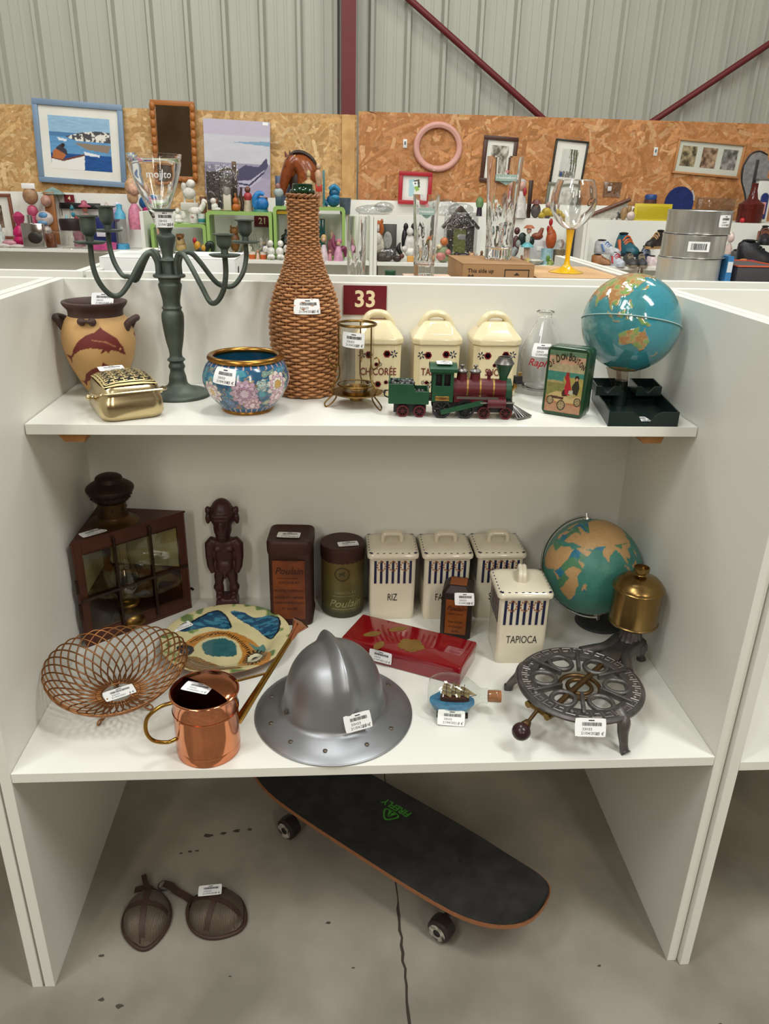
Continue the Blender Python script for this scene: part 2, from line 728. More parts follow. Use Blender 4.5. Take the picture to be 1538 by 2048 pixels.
YO = 4.62
osb('osb_board', 'pale yellow strand board behind the harbour print and the boat canvas', -3.9, .69, .75, 1.865, YO,
    ('bd935a', 'd0a56b', 'd8b27a', 'c69b62', 'e0bf8c'), 9000, 1)
osb('osb_board', 'deep orange strand board behind the pink oval mirror and triple picture', .70, 4.6, .75, 1.885, YO - .02,
    ('b0763f', 'c28450', 'cb905c', 'b57842', 'd6a574'), 8000, 2)
q = MB()
q.box((2.237, -.012, .56), (.085, .02, 1.1))
q.build('osb_joint_strip', mat('osb_strip', 'cfa56a', .7, noise=(14, .6), col2='a97a45'), bpy.data.objects['osb_board'])


# white chipboard booths
def booth(label, x0, yf, yb, zl, zu, zt, w=W, yu=None, facing=1, back=True, left=True, right=True, low=True):
    t = thing('display_booth', label, 'booth', (x0, yf, 0))
    d = (yb - yf)
    s = 1 if d > 0 else -1
    D = abs(d)

    def bx(name, c, dd):
        m = MB()
        m.box((c[0], c[1] * s, c[2]), dd)
        return m.build(name, M_WHITE, t, bevel=.0008)
    if left:
        bx('side_panel', (-T / 2, D / 2, zt / 2), (T, D, zt))
    if right:
        bx('side_panel', (w + T / 2, D / 2, zt / 2), (T, D, zt))
    if back:
        bx('back_panel', (w / 2, D + T / 2, (zt + zl) / 2 - .03), (w + 2 * T, T, zt - zl + .06))
    if low:
        bx('shelf', (w / 2, D / 2, zl - T / 2), (w - .001, D - .001, T))
    yu_ = (yu if yu is not None else .28)
    bx('shelf', (w / 2, (yu_ + D) / 2, zu - T / 2), (w - .004, D - yu_ - .001, T))
    return t, s


B33, _ = booth('white booth with number sign 33 holding the antiques', 0, 0, YB, Z1, Z2, Z3, yu=.2805)
for x in (.068, 1.125):
    m = MB()
    m.prism([(-.03, 0), (.03, 0), (.022, -.022), (-.012, -.022)], -.02, .02, M_frame((x, .33, Z2 - T), (1, 0, 0), (0, 0, 1)))
    m.build('wood_cleat', mat('pine_block', 'a8763f', .6, noise=(30, .5), col2='8a5a2b', stretch=(1, 4, 1)), B33)


def number_sign(parent, n, c, w, h, fs=1.):
    m = MB()
    m.box((c[0], c[1], c[2]), (w, .003, h))
    s = m.build('number_sign', mat('sign_maroon', '6b1622', .4), parent, label='maroon number sign reading ' + n)
    tv, tf = text_geo(n, h * .78 * fs, bold=.025)
    k = MB()
    k.add(np.c_[tv[:, 0] + c[0], np.full(len(tv), c[1] - .0022), tv[:, 1] + c[2] + h * .02], tf)
    k.build('digits', mat('sign_cream', 'ecd9b0', .5), s, smooth=0)


number_sign(B33, '33', (.599, YB - .002, 1.207), .088, .058)
booth('empty white booth on the side of the wicker basket', -W - 2 * T - .004, 0, YB, Z1, Z2, Z3, yu=.28, left=True)
booth('empty white booth on the side of the camping stove', W + 2 * T + .003, -.01, YB - .01, Z1 - .004, Z2, Z3, yu=.28)
# back-to-back booths that face away from us
YB2 = .727
booth('white booth back to back behind sign 33, holding boxed glassware', 0.02, 1.43, YB2 + T, Z1, Z2, Z3, w=1.2, yu=.28)
booth('white booth facing away beside the one with boxed glassware, holding metal tins', 1.265, 1.43, YB2 + T, Z1, Z2, Z3, w=1.2, yu=.28)
booth('white booth facing away on the side of the white flat carton', -1.225, 1.43, YB2 + T, Z1, Z2, Z3, w=1.2, yu=.28)
# far row facing us
YF = 3.58
B4, _ = booth('white booth of dolls and scent bottles with number sign 4', -2.42, 4.10, 4.42, Z1, Z2, 1.352, w=1.86, yu=.0, low=True)
B21, _ = booth('white booth of figurines and green cubbies with number sign 21', -.52, YF, 3.90, Z1, Z2, 1.275, w=1.26, yu=.0)
Bdog, _ = booth('white booth of dog and hen figurines next to booth 21', .78, YF, 3.90, Z1, Z2, 1.275, w=1.19, yu=.0)
Bsho, _ = booth('white booth of shoes and dolls', 2.01, YF, 3.90, Z1, Z2, 1.275, w=1.5, yu=.0)
m = MB()
m.box((.1, .30, .28), (1.9, .012, .56))
for B in (B4, B21, Bdog, Bsho):
    k = MB()
    k.box((.6, .29, .75), (1.15 if B is not B4 else 1.8, .012, .5))
    k.build('lower_back', M_WHITE, B)
number_sign(B4, '4', (2.42 - 1.165, .302, 1.318), .062, .046, .9)
number_sign(B21, '21', (.52 + .11, .304, 1.225), .098, .062)
m = MB()
m.box((2.2, 4.17, 1.2655), (3.0, .49, .019))
tag(m.build('shelf_board', M_WHITE), 'white board laid flat between the far booths and the strand board', 'shelf')
# taller board behind the far row
m = MB()
m.box((1.35, 4.46, .68), (2.5, .019, 1.34))
tag(m.build('partition_board', M_WHITE), 'plain white board standing between the dog booth and the strand board', 'board')
# ================================================================ upper shelf
M_VC = mat('painted_satin', vcol=True, rough=.45)
M_VCG = mat('painted_gloss', vcol=True, rough=.16, coat=.3)
M_BRASS = mat('brass', 'cdbb92', .24, 1., noise=(9, .35), col2='ab9668')
M_BRASSD = mat('aged_brass', '8d6f3c', .34, 1., noise=(14, .5), col2='5c4526')
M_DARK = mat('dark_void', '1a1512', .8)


def interp_r(prof):
    p = np.array(sorted([(z, r) for r, z in prof]))
    return lambda z: np.interp(z, p[:, 0], p[:, 1])


def densify(prof, n):
    P = smooth_path([(r, z, 0) for r, z in prof], n)
    return P[:, :2]


# ---- two-handled pot with dolphins
t = thing('dolphin_vase', 'terracotta two-handled vase painted with red dolphins', 'vase', (.079, .503, Z2))
t.scale = (.96, .96, .985)
pr = densify([(.028, 0), (.032, .004), (.046, .03), (.062, .065), (.0705, .098), (.070, .12), (.063, .142), (.053, .155)], 16)
RF = interp_r(pr)
ZX = .325
D1 = [(318, 948), (370, 950), (395, 905), (430, 865), (480, 830), (540, 812), (570, 785), (578, 800), (600, 815), (650, 850), (675, 900), (682, 955), (650, 925), (612, 912), (600, 932), (590, 915), (555, 932), (572, 905), (500, 897), (440, 910), (390, 940), (366, 968), (362, 1000), (352, 968)]
D2 = [(380, 1100), (415, 1100), (440, 1052), (490, 1018), (548, 1002), (560, 980), (592, 1003), (640, 1025), (660, 1050), (650, 1072), (600, 1062), (545, 1088), (535, 1075), (480, 1078), (432, 1102), (420, 1132), (405, 1112)]
D3 = [(272, 850), (282, 840), (300, 930), (318, 985), (305, 975), (282, 920)]


def px2(p):   # picture of the vase front measured in millimetres from its axis
    return [((x - 495) * ZX * .00098, .182 - (y - 668) * ZX * .00106) for x, y in p]


def vase_col(v):
    x, z = v[:, 0], v[:, 2]
    c = LA('c39a63') * (.86 + .25 * fbm(v, 30, 3))[:, None]
    for D in (D1, D2, D3):
        for s in (1, -1):
            m = inpoly(x * s, z, px2(D)) & ((v[:, 1] < .0) if s == 1 else (v[:, 1] > .0))
            c[m] = LA('6a2620')
    fin = segd(x, z, px2([(520, 855), (590, 865), (640, 895)]))
    c[(fin < .0011) & (v[:, 1] < 0)] = LA('a06a4a')
    eye = np.hypot(x - px2([(662, 912)])[0][0], z - px2([(662, 912)])[0][1])
    c[(eye < .0018) & (v[:, 1] < 0)] = LA('c79a66')
    return c


m = MB()
m.lathe(pr, 220, colfn=vase_col, capb=True)
m.build('body', mat('terracotta_paint', vcol=True, rough=.62), t, smooth=180)
m = MB()
m.lathe(densify([(.0535, .152), (.0525, .158), (.0535, .166), (.060, .174), (.0625, .179), (.061, .182), (.055, .181), (.048, .172), (.0465, .158)], 5), 64)
m.lathe([(.0465, .158), (.055, .13), (.04, .03), (.001, .02)], 48)
M_SLIP = mat('dark_slip', '48312b', .6, noise=(25, .4), col2='33231f')
m.build('rim', M_SLIP, t, smooth=60)
for s in (-1, 1):
    m = MB()
    P = smooth_path([(s * .060, -.017, .132), (s * .068, -.018, .144), (s * .076, -.012, .149), (s * .079, 0, .150), (s * .076, .012, .149), (s * .068, .018, .144), (s * .060, .017, .132)], 6)
    m.tube(P, np.interp(np.linspace(0, 1, len(P)), [0, .25, .5, .75, 1], [.0085, .0065, .0065, .0065, .0085]), 10)
    m.build('handle', M_SLIP, t, smooth=80)
m = MB()
for s in (-1, 1):
    m.sph((s * .010, -.064, .151), (.0085, .006, .0075))
m.tube([(-.012, -.068, .152), (0, -.070, .153), (.012, -.068, .152)], .0035, 8)
m.build('front_handle', M_SLIP, t, smooth=80)
sticker(t, plane_map((.004, .044, .179), (1, -.05, 0), (0, .55, 1)), .045, .026, '18 €')

# ---- brass hand warmer with pierced lid
t = thing('brass_hand_warmer', 'polished brass hand warmer box with pierced fretwork lid', 'brass box', (.156, .362, Z2), radians(27))
BW, BD = .113, .128


def sq_ring(w, d, r, z, n=6):
    p = rounded_rect(w, d, r, n)
    return np.c_[p, np.full(len(p), z)]


m = MB()
rings = [sq_ring(BW - .022, BD - .022, .02, 0), sq_ring(BW - .010, BD - .010, .022, .002), sq_ring(BW, BD, .024, .010), sq_ring(BW, BD, .024, .026),
         sq_ring(BW - .004, BD - .004, .022, .036), sq_ring(BW - .012, BD - .012, .02, .043), sq_ring(BW - .012, BD - .012, .02, .047), sq_ring(BW - .016, BD - .016, .018, .047)]
loft(m, rings)
m.build('body', M_BRASS, t, smooth=40)
m = MB()
rings = [sq_ring(BW - .014, BD - .014, .02, .0475), sq_ring(BW - .010, BD - .010, .02, .0485), sq_ring(BW - .013, BD - .013, .02, .057), sq_ring(BW - .018, BD - .018, .02, .060)]
loft(m, rings, capb=False, capt=False)
lid = m.build('lid_band', M_BRASS, t, smooth=40)


def dome(x, y):
    a, b = (BW - .018) / 2, (BD - .018) / 2
    q = np.clip(1 - np.abs(x / a) ** 2.6, 0, 1) * np.clip(1 - np.abs(y / b) ** 2.6, 0, 1)
    return .0595 + .017 * q ** .5


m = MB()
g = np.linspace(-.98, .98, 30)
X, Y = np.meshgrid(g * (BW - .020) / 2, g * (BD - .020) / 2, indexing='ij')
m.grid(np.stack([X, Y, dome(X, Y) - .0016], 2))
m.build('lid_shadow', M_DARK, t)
m = MB()


def strip(p0, p1, wd=.00085):
    n = 5
    q = np.linspace(0, 1, n)[:, None]
    P = np.array(p0) * (1 - q) + np.array(p1) * q
    d = np.array(p1) - np.array(p0)
    d = d / np.linalg.norm(d)
    nn = np.array([-d[1], d[0]]) * wd
    A, B = P - nn, P + nn
    m.grid(np.stack([np.c_[A, dome(A[:, 0], A[:, 1])], np.c_[B, dome(B[:, 0], B[:, 1])]], 1))


c_ = .0086
fr = random.Random(5)
for i in range(-7, 8):
    for j in range(-6, 7):
        x, y = i * c_ + (c_ / 2 if j % 2 else 0), j * c_
        if abs(x) > BW / 2 - .014 or abs(y) > BD / 2 - .014:
            continue
        k = c_ * .52
        if (i + j) % 2:
            segs = [((-k, -k), (k, -k)), ((k, -k), (k, k * .4)), ((k, k * .4), (-k * .2, k * .4))]
        else:
            segs = [((-k, k), (-k, -k * .4)), ((-k, -k * .4), (k * .5, -k * .4)), ((-k, k), (k, k))]
        for a, b in segs:
            strip((x + a[0], y + a[1]), (x + b[0], y + b[1]))
for r in (.98, .9):
    a, b = (BW - .02) / 2 * r, (BD - .02) / 2 * r
    for p, q in (((-a, -b), (a, -b)), ((a, -b), (a, b)), ((a, b), (-a, b)), ((-a, b), (-a, -b))):
        strip(p, q, .0012)
stuff(m.build('fretwork', mat('fret_brass', 'd2bd86', .45, .55), t, smooth=60))
for s in (-1, 1):
    m = MB()
    m.cyl((s * BW / 2, 0, .034), (s * (BW / 2 + .008), 0, .034), .004, n=10)
    m.sph((s * (BW / 2 + .007), 0, .034), .0055)
    m.build('pivot', M_BRASS, t)
m = MB()
P = smooth_path([(-BW / 2 - .005, 0, .034), (-BW / 2 - .005, -.030, .047), (-BW / 2 - .001, -BD / 2 - .001, .052), (-BW / 2 + .02, -BD / 2 - .006, .053), (BW / 2 - .02, -BD / 2 - .006, .053), (BW / 2 + .001, -BD / 2 - .001, .052), (BW / 2 + .005, -.030, .047), (BW / 2 + .005, 0, .034)], 5)
m.tube(P, .0024, 8)
m.build('swing_handle', M_BRASS, t)
sticker(t, plane_map((-.012, .036, .0745), (1, .0, 0), (0, 1, .12)), .045, .026, '35 €')

# ---- verdigris candelabrum
M_VERD = mat('verdigris_bronze', '474f47', .55, .5, noise=(22, .75), col2='666f64', bump=(90, .15))
t = thing('candelabrum', 'dark verdigris bronze candelabrum with curved arms', 'candelabrum', (.227, .489, Z2))
m = MB()
m.lathe(densify([(.061, 0), (.0615, .004), (.056, .008), (.040, .011), (.028, .017), (.019, .024), (.0165, .038)], 5), 48, capb=True)
m.build('base', M_VERD, t)
m = MB()
m.lathe(densify([(.0165, .038), (.0135, .050), (.016, .058), (.013, .066), (.0175, .071), (.0125, .077), (.0125, .088), (.017, .110), (.0205, .140), (.0205, .158), (.017, .166), (.019, .170), (.0165, .174), (.0165, .184), (.0195, .200), (.022, .212), (.0195, .217), (.021, .224), (.016, .228)], 4), 32)
m.lathe(densify([(.012, .228), (.012, .252), (.015, .256), (.010, .262), (.0115, .276), (.0165, .292), (.0165, .299), (.0105, .304), (.0125, .310)], 4), 32)
m.build('stem', M_VERD, t)
m = MB()
m.lathe([(.012, .226), (.029, .226), (.030, .228), (.029, .231), (.012, .232)], 36)
m.build('collar', M_VERD, t)


def cup(h0, r=.0125, h=.034):
    return [(.0065, h0), (.0065, h0 + .012), (r * .72, h0 + .015), (r * .98, h0 + .02), (r, h0 + .028), (r, h0 + h + .012), (r * 1.42, h0 + h + .0145), (r * 1.42, h0 + h + .016), (r * .85, h0 + h + .016), (r * .8, h0 + .024), (.001, h0 + .022)]


m = MB()
m.lathe([(.0105, .308), (.0135, .312), (.015, .318), (.0155, .340), (.021, .343), (.021, .345), (.012, .345), (.0115, .325), (.001, .324)], 32)
m.build('center_cup', M_VERD, t)
for (ex, ey, zc, zt_, zd) in ((-.118, -.069, .334, .196, .288), (-.127, .085, .346, .217, .300), (.117, -.087, .309, .188, .272), (.137, .071, .327, .203, .285)):
    R_ = sqrt(ex * ex + ey * ey)
    ux, uy = ex / R_, ey / R_
    k = R_ / .148
    pts = [(.021, .230), (.021, .252), (.029, .268), (.043, .268), (.058, .252), (.085, .215), (.104, zt_ + .002), (.122, zt_ + .004), (.140, zt_ + .026), (.148, zt_ + .055), (.148, zd)]
    P = smooth_path([(ux * (a if a < .03 else a * k), uy * (a if a < .03 else a * k), z) for a, z in pts], 7)
    m = MB()
    m.tube(P, .0048, 10)
    m.build('arm', M_VERD, t, smooth=80)
    h = zc - zd - .016
    m = MB()
    m.lathe([(.005, zd - .002), (.022, zd - .001), (.0275, zd + .002), (.0275, zd + .0035), (.02, zd + .002), (.006, zd + .004)], 30, c=(ex, ey, 0))
    m.build('drip_pan', M_VERD, t)
    m = MB()
    m.lathe(cup(zd, .0135, zc - zd - .016), 28, c=(ex, ey, 0))
    m.build('candle_cup', M_VERD, t)
sticker(t, cyl_map(.0165, .328, radians(-80)), .040, .028, '25 €')

# ---- cloisonne pot
t = thing('cloisonne_pot', 'round cloisonné pot with pink peonies on blue enamel', 'pot', (.373, .387, Z2))
pr = densify([(.047, .006), (.054, .014), (.068, .030), (.0785, .052), (.0795, .066), (.073, .085), (.064, .096)], 22)
RF = interp_r(pr)


def petal(x, y, cx, cy, R, n, rot, c):
    """chrysanthemum of n petals: list of (mask, colour)"""
    dx, dy = x - cx, y - cy
    rr, a = np.hypot(dx, dy), np.arctan2(dy, dx) + rot
    out = []
    for k, q in enumerate((1., .78, .56, .36)):
        w = np.abs(np.cos(n / 2 * a + k * 1.2))
        edge = R * q * (.72 + .28 * w ** .7)
        out.append((rr < edge, LA(c[k % len(c)])))
        out.append(((rr < edge) & (rr > edge - .0008), LA('7a5a3a')))
    return out


def pot_col(v):
    a = np.arctan2(v[:, 1], v[:, 0])
    x = (a + pi / 2 + pi) % (2 * pi) - pi
    x = x * .075
    z = v[:, 2]
    n1, n2 = fbm(v, 60, 1), vnoise(v, 160, 5)
    c = np.where((n1 > .5)[:, None], LA('2f6f8e'), LA('2a5676'))
    c = np.where((n1 > .62)[:, None], LA('4f93a0'), c)
    c = np.where((np.abs(n1 - .5) < .012)[:, None], LA('a58a58'), c)
    leaf = vnoise(v, 75, 9)
    c = np.where((leaf > .72)[:, None], LA('6f8f86'), c)
    c = np.where((leaf > .84)[:, None], LA('b9b39a'), c)
    c = np.where((np.abs(leaf - .72) < .01)[:, None], LA('b39a66'), c)
    li, pk = ('b99bb0', 'cdb3c4', 'b08aa6', 'd8c4d0'), ('c9a3b4', 'dcc3c9', 'b98aa0', 'e3d3d2')
    wh = ('d9cfc6', 'c9a8b8', 'e2dcd4', 'caa05a')
    for cx, cz, R, nn, rot, cc in ((-.062, .045, .022, 9, 0, wh), (.004, .048, .026, 11, .3, li), (.019, .022, .019, 9, 1, pk), (.066, .060, .024, 9, .5, wh), (.072, .035, .02, 9, .5, pk),
                                   (.035, .062, .012, 5, 0, ('a9c7c4', '8fb7bd', 'cdd8cf')), (-.032, .072, .010, 5, 0, ('4b7fae', '3c6c9c')), (-.028, .027, .011, 5, 1, ('3f74ac', '5a8cb8')), (-.012, .018, .009, 5, 1, ('3f6ea8', 'b07a3a')),
                                   (.12, .05, .024, 9, 0, li), (.17, .045, .024, 9, 0, wh), (.22, .05, .024, 9, 0, li), (-.11, .05, .024, 9, 0, pk), (-.16, .045, .022, 9, 0, wh)):
        for mm, k in petal(x, z, cx, cz, R, nn, rot, cc):
            c = np.where(mm[:, None], k, c)
    c = np.where(((z > .0885) | (z < .0145))[:, None], np.where((np.sin(x * 420) > .82)[:, None], LA('c9a8a0'), LA('2b5d86')), c)
    return c * (.92 + .14 * n2)[:, None]


m = MB()
m.lathe(pr, 320, colfn=pot_col)
m.build('body', M_VCG, t, smooth=180)
m = MB()
a = np.linspace(0, 2 * pi, 17)
m.lathe([(.0635 + .0062 * cos(q), .099 + .0056 * sin(q)) for q in a], 64)
m.build('rim', mat('gilt_rim', 'a97b3c', .28, 1., noise=(20, .3), col2='7d5626'), t)
m = MB()
m.lathe([(.001, 0), (.046, 0), (.048, .003), (.047, .007)], 64)
m.build('foot_ring', MATS['gilt_rim'], t)
m = MB()
m.lathe([(.0585, .098), (.066, .075), (.068, .05), (.05, .015), (.001, .012)], 64)
m.build('lining', mat('blue_enamel', '174a63', .25, coat=.3), t, smooth=180)
sticker(t, cyl_map(.073, .0775, radians(-114), rfn=RF, tilt=-.06), .044, .028, '43 €')

# ---- wicker covered demijohn
t = thing('wicker_bottle', 'tall wicker-covered green glass bottle', 'bottle', (.478, .517, Z2))
t.scale = (1, 1, .922)
wp = [(.050, 0), (.055, .006), (.0575, .03), (.061, .07), (.0645, .11), (.066, .145), (.064, .18), (.058, .207), (.049, .235), (.040, .26), (.033, .285), (.0285, .31), (.0265, .34), (.0265, .37), (.028, .392), (.0275, .405)]
wpd = densify(wp, 6)
RF = interp_r(wpd)
m = MB()
m.lathe(np.c_[wpd[:, 0] - .0035, wpd[:, 1]], 40, capb=True)
m.build('core', mat('wicker_shadow', '4a2c18', .9), t)
m = MB()
NS = 24
for k in range(NS):
    a = 2 * pi * k / NS
    zz = np.linspace(.002, .402, 50)
    rr = RF(zz) - .0008
    m.tube(np.stack([rr * np.cos(a), rr * np.sin(a), zz], 1), .0021, 5)
stuff(m.build('stakes', mat('wicker_stake', 'a06e46', .6), t))
m = MB()
z = .004
row = 0
g = np.random.default_rng(4)
while z < .398:
    low = z < .235
    pitch = .0062 if low else .0046
    thick = .0031 if low else .0023
    n = 144 if low else 108
    a = np.arange(n) * 2 * pi / n
    rr = RF(np.array([z]))[0]
    ns = NS if not (.31 < z) else 16
    ph = pi * (row % 2)
    amp = .0030 if low else .0021
    wob = .0006 * np.sin(3 * a + row)
    r = rr + amp * np.cos(ns / 2 * a + ph) + .0004
    zz = z + wob
    cc = LA('b98355') * g.uniform(.78, 1.15) * (.9 + .22 * np.cos(ns / 2 * a + ph))[:, None]
    m.tube(np.stack([r * np.cos(a), r * np.sin(a), zz], 1), thick * g.uniform(.92, 1.08), 6, closed=True, col=cc)
    z += pitch
    row += 1
stuff(m.build('wicker_weave', mat('wicker', vcol=True, rough=.5, noise=(120, .3, 2), col2='6b4020'), t, smooth=80))
m = MB()
n = 120
a = np.arange(n) * 2 * pi / n
for s in (0, 1):
    r = .0285 + .0022 * np.cos(8 * a + s * pi)
    m.tube(np.stack([r * np.cos(a), r * np.sin(a), .404 + .0022 * np.sin(8 * a + s * pi)], 1), .0026, 6, closed=True)
m.build('braided_rim', mat('wicker_rim', '8a5a36', .5), t)
m = MB()
m.lathe([(.021, .39), (.0215, .407), (.0235, .409), (.0235, .414), (.0195, .416), (.0190, .421), (.0192, .425), (.0165, .4265), (.0145, .425), (.0145, .39)], 40)
m.build('glass_lip', mat('green_glass', '123d22', .08, trans=.35, coat=.5), t, smooth=60)
sticker(t, cyl_map(.066, .196, radians(-84), rfn=lambda z: RF(z) + .0055), .050, .030, '40 €')

# ---- hurricane candle holder
t = thing('hurricane_candle_holder', 'glass hurricane candle holder in a curled brass wire stand', 'candle holder', (.578, .421, Z2))
m = MB()
m.lathe([(.0325, .031), (.0335, .155), (.0315, .155), (.0308, .031)], 48)
m.build('glass_cylinder', clear_mat('clear_glass', 'fdfdfb', .02, 1.5), t)
m = MB()
m.lathe(densify([(.001, .020), (.030, .021), (.048, .025), (.049, .0265), (.046, .027), (.030, .024), (.001, .023)], 2), 48)
m.lathe([(.026, .024), (.0275, .034), (.0265, .036), (.024, .034), (.022, .026), (.001, .025)], 36)
m.build('drip_dish', M_BRASSD, t)
m = MB()
m.lathe([(.001, .010), (.0125, .010), (.013, .011), (.013, .021), (.001, .021)], 24)
m.build('dish_boss', M_BRASSD, t)
for zz, r in ((.155, .0355), (.041, .0352)):
    m = MB()
    a = np.arange(48) * 2 * pi / 48
    m.tube(np.stack([r * np.cos(a), r * np.sin(a), np.full(48, zz)], 1), .0026 if zz > .1 else .0014, 8, closed=True)
    m.build('ring', M_BRASSD, t)
for k in range(3):
    a = radians(197 + 120 * k)
    m = MB()
    ca, sa = cos(a), sin(a)
    pts = [(.0355, .154), (.0355, .11), (.0360, .085), (.042, .076), (.052, .082), (.056, .092), (.051, .099), (.044, .096)]
    m.tube(smooth_path([(r * ca, r * sa, z) for r, z in pts], 5), .0014, 7)
    pts = [(.036, .085), (.034, .07), (.036, .055), (.044, .045), (.050, .038), (.047, .028), (.040, .022), (.045, .012), (.056, .003), (.062, .002), (.0635, .008), (.056, .016), (.046, .024)]
    m.tube(smooth_path([(r * ca, r * sa, z) for r, z in pts], 5), .0015, 7)
    m.build('scroll_leg', M_BRASSD, t)
sticker(t, cyl_map(.034, .130, radians(-104), tilt=-.06), .044, .028, '25 €')

# ---- cream kitchen canisters
M_CREAM = mat('cream_glaze', 'e2d3ab', .22, coat=.35, noise=(6, .12), col2='d6c496')
M_LETTER = mat('rust_letter', '6e2a1f', .5)


def roses(mb_r, mb_b, fn, cx, cz, s, flip):
    rr = random.Random(int(cx * 1e4) + int(cz * 1e4))
    for k in range(7):
        a = k * 2 * pi / 6
        q = s * (.55 if k < 6 else 0)
        decal(mb_r, fn, *disc2(cx + q * cos(a), cz + q * sin(a), s * .5, n=8))
    for k in range(6):
        a = k * 2 * pi / 6 + .3
        decal(mb_b, fn, *disc2(cx - flip * s * 1.9 + s * .7 * cos(a), cz + s * .75 * sin(a), s * .45, s * .2, n=6, rot=a))
    decal(mb_b, fn, *disc2(cx, cz + s * .1, s * .16, n=6), off=.0006)


def cream_canister(label, word, loc, lidrot=0.):
    t = thing('kitchen_canister', label, 'canister', loc, 0, 'cream canisters with roses')
    w = .091

    def octring(s, ch, z):
        h = s / 2
        p = [(h, -h + ch), (h, h - ch), (h - ch, h), (-h + ch, h), (-h, h - ch), (-h, -h + ch), (-h + ch, -h), (h - ch, -h)]
        return np.array([(x, y, z) for x, y in p])
    m = MB()
    loft(m, [octring(w - .004, .012, 0), octring(w - .001, .012, .003), octring(w + .001, .012, .104)])
    m.build('body', M_CREAM, t, bevel=.0015)
    m = MB()
    loft(m, [octring(w + .002, .013, .1045), octring(w + .009, .014, .106), octring(w + .009, .014, .116), octring(w + .003, .016, .121), octring(w - .022, .014, .136), octring(w - .040, .012, .146), octring(w - .050, .01, .1475)])
    lid = m.build('lid', M_CREAM, t, smooth=30, bevel=.002)
    m = MB()
    P = smooth_path([(-.031, 0, .136), (-.025, 0, .147), (-.015, 0, .157), (0, 0, .160), (.015, 0, .157), (.025, 0, .147), (.031, 0, .136)], 5)
    for dy in (-.006, 0, .006):
        m.tube(P + np.array([0, dy, 0]), .0062, 10)
    m.build('lid_handle', M_CREAM, t, smooth=80)
    fn = plane_map((0, -w / 2 - .0008, 0), (1, 0, 0), (0, 0, 1))
    a, b = MB(), MB()
    for cx, cz, s, fl_ in ((-.019, .085, .0072, 1), (.017, .087, .0072, -1), (-.004, .066, .004, -1), (-.020, .030, .004, 1), (.0, .026, .0065, 1), (.016, .03, .004, -1), (.006, .011, .004, -1)):
        roses(a, b, fn, cx, cz, s, fl_)
    stuff(a.build('rose_print', mat('rose_red', '7c2028', .35), t, smooth=0))
    stuff(b.build('leaf_print', mat('leaf_navy', '2a2f45', .35), t, smooth=0))
    tv, tf = text_geo(word, .0165, bold=.012)
    tv = tv * ((.92, 1.25, 1))
    k = MB()
    decal(k, fn, tv[:, :2] + (0, .051), tf)
    k.build('lettering', M_LETTER, t, smooth=0)
    return t


CY = .531
cream_canister('cream canister lettered CHICORÉE, behind the hurricane candle holder', 'CHICORÉE', (.623, CY, Z2))
t = cream_canister('cream canister lettered TAPIOCA with a price sticker on its lid', 'TAPIOCA', (.741, CY, Z2))
sticker(t, plane_map((.006, -.0335, .1315), (1, 0, 0), (0, 1, .66)), .046, .024, '40 €')
cream_canister('cream canister lettered SUCRE, behind the locomotive funnel', 'SUCRE', (.861, CY, Z2))

# ---- glass carafe
M_GLASS = mat('blown_glass', 'ffffff', .02, trans=1., ior=1.46)
t = thing('glass_carafe', 'clear ribbed glass carafe with red script lettering', 'carafe', (.962, .528, Z2))
op = [(.026, 0), (.031, .002), (.034, .012), (.0395, .05), (.0425, .078), (.0405, .092), (.030, .118), (.0185, .142), (.0145, .150), (.0135, .156), (.0165, .160), (.018, .163), (.0175, .168)]
ip = [(.0155, .168), (.0115, .156), (.016, .142), (.0275, .118), (.0375, .092), (.0395, .078), (.0365, .05), (.031, .014), (.001, .010)]
m = MB()
m.lathe(np.concatenate([[(.001, .003)], densify(op, 4), densify(ip, 4)]), 48)
m.build('body', M_GLASS, t, smooth=70)
RF = interp_r(op)
tv, tf = text_geo('Raphaël', .021, shear=.35, bold=.015)
fn = cyl_map(.041, .070, radians(-96), rfn=lambda z: np.interp(z, [.05, .078, .092], [.0395, .0425, .0405]), tilt=-.04)
k = MB()
decal(k, fn, tv[:, :2], tf, .0007)
k.build('lettering', mat('red_script', 'b3202c', .4), t, smooth=0)
sticker(t, cyl_map(.037, .096, radians(-104), rfn=lambda z: RF(z) + .001), .040, .026, '12 €')
# ---- toy steam locomotive with tender
t = thing('toy_locomotive', 'toy steam locomotive in maroon and green with coal tender', 'toy train', (.7725, .352, Z2), radians(-4.5))
M_TG = mat('toy_green', '1f4c31', .38, noise=(40, .35), col2='123522')
M_TR = mat('toy_maroon', '5c1a20', .38, noise=(40, .35), col2='431216')
M_TK = mat('toy_black', '202022', .45)
M_TS = mat('toy_pewter', '77746f', .38, .8)
M_TGD = mat('toy_gold', 'a9874a', .35, .9)


def X(px):   # plan measure along the train, in metres
    return (px - 925) * .00094


def wheel(x, r, mt, y=-.024, spokes=8, hub=True, w=.005):
    m = MB()
    a = np.arange(28) * 2 * pi / 28
    m.lathe([(r * .76, -w / 2), (r, -w / 2), (r, w / 2), (r * .76, w / 2)], 28, close=True)
    for k in range(spokes):
        q = k * 2 * pi / spokes
        m.tube([(0, 0, 0), (r * .82 * cos(q), r * .82 * sin(q), 0)], r * .07, 5)
    m.lathe([(.001, -w * .7), (r * .24, -w * .7), (r * .24, w * .5), (.001, w * .5)], 14)
    m.xf(M_frame((x, y, r), (1, 0, 0), (0, 0, 1)))
    o = m.build('wheel', mt, t)
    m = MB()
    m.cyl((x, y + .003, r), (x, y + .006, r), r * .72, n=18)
    m.build('wheel_shadow', M_TK, o)


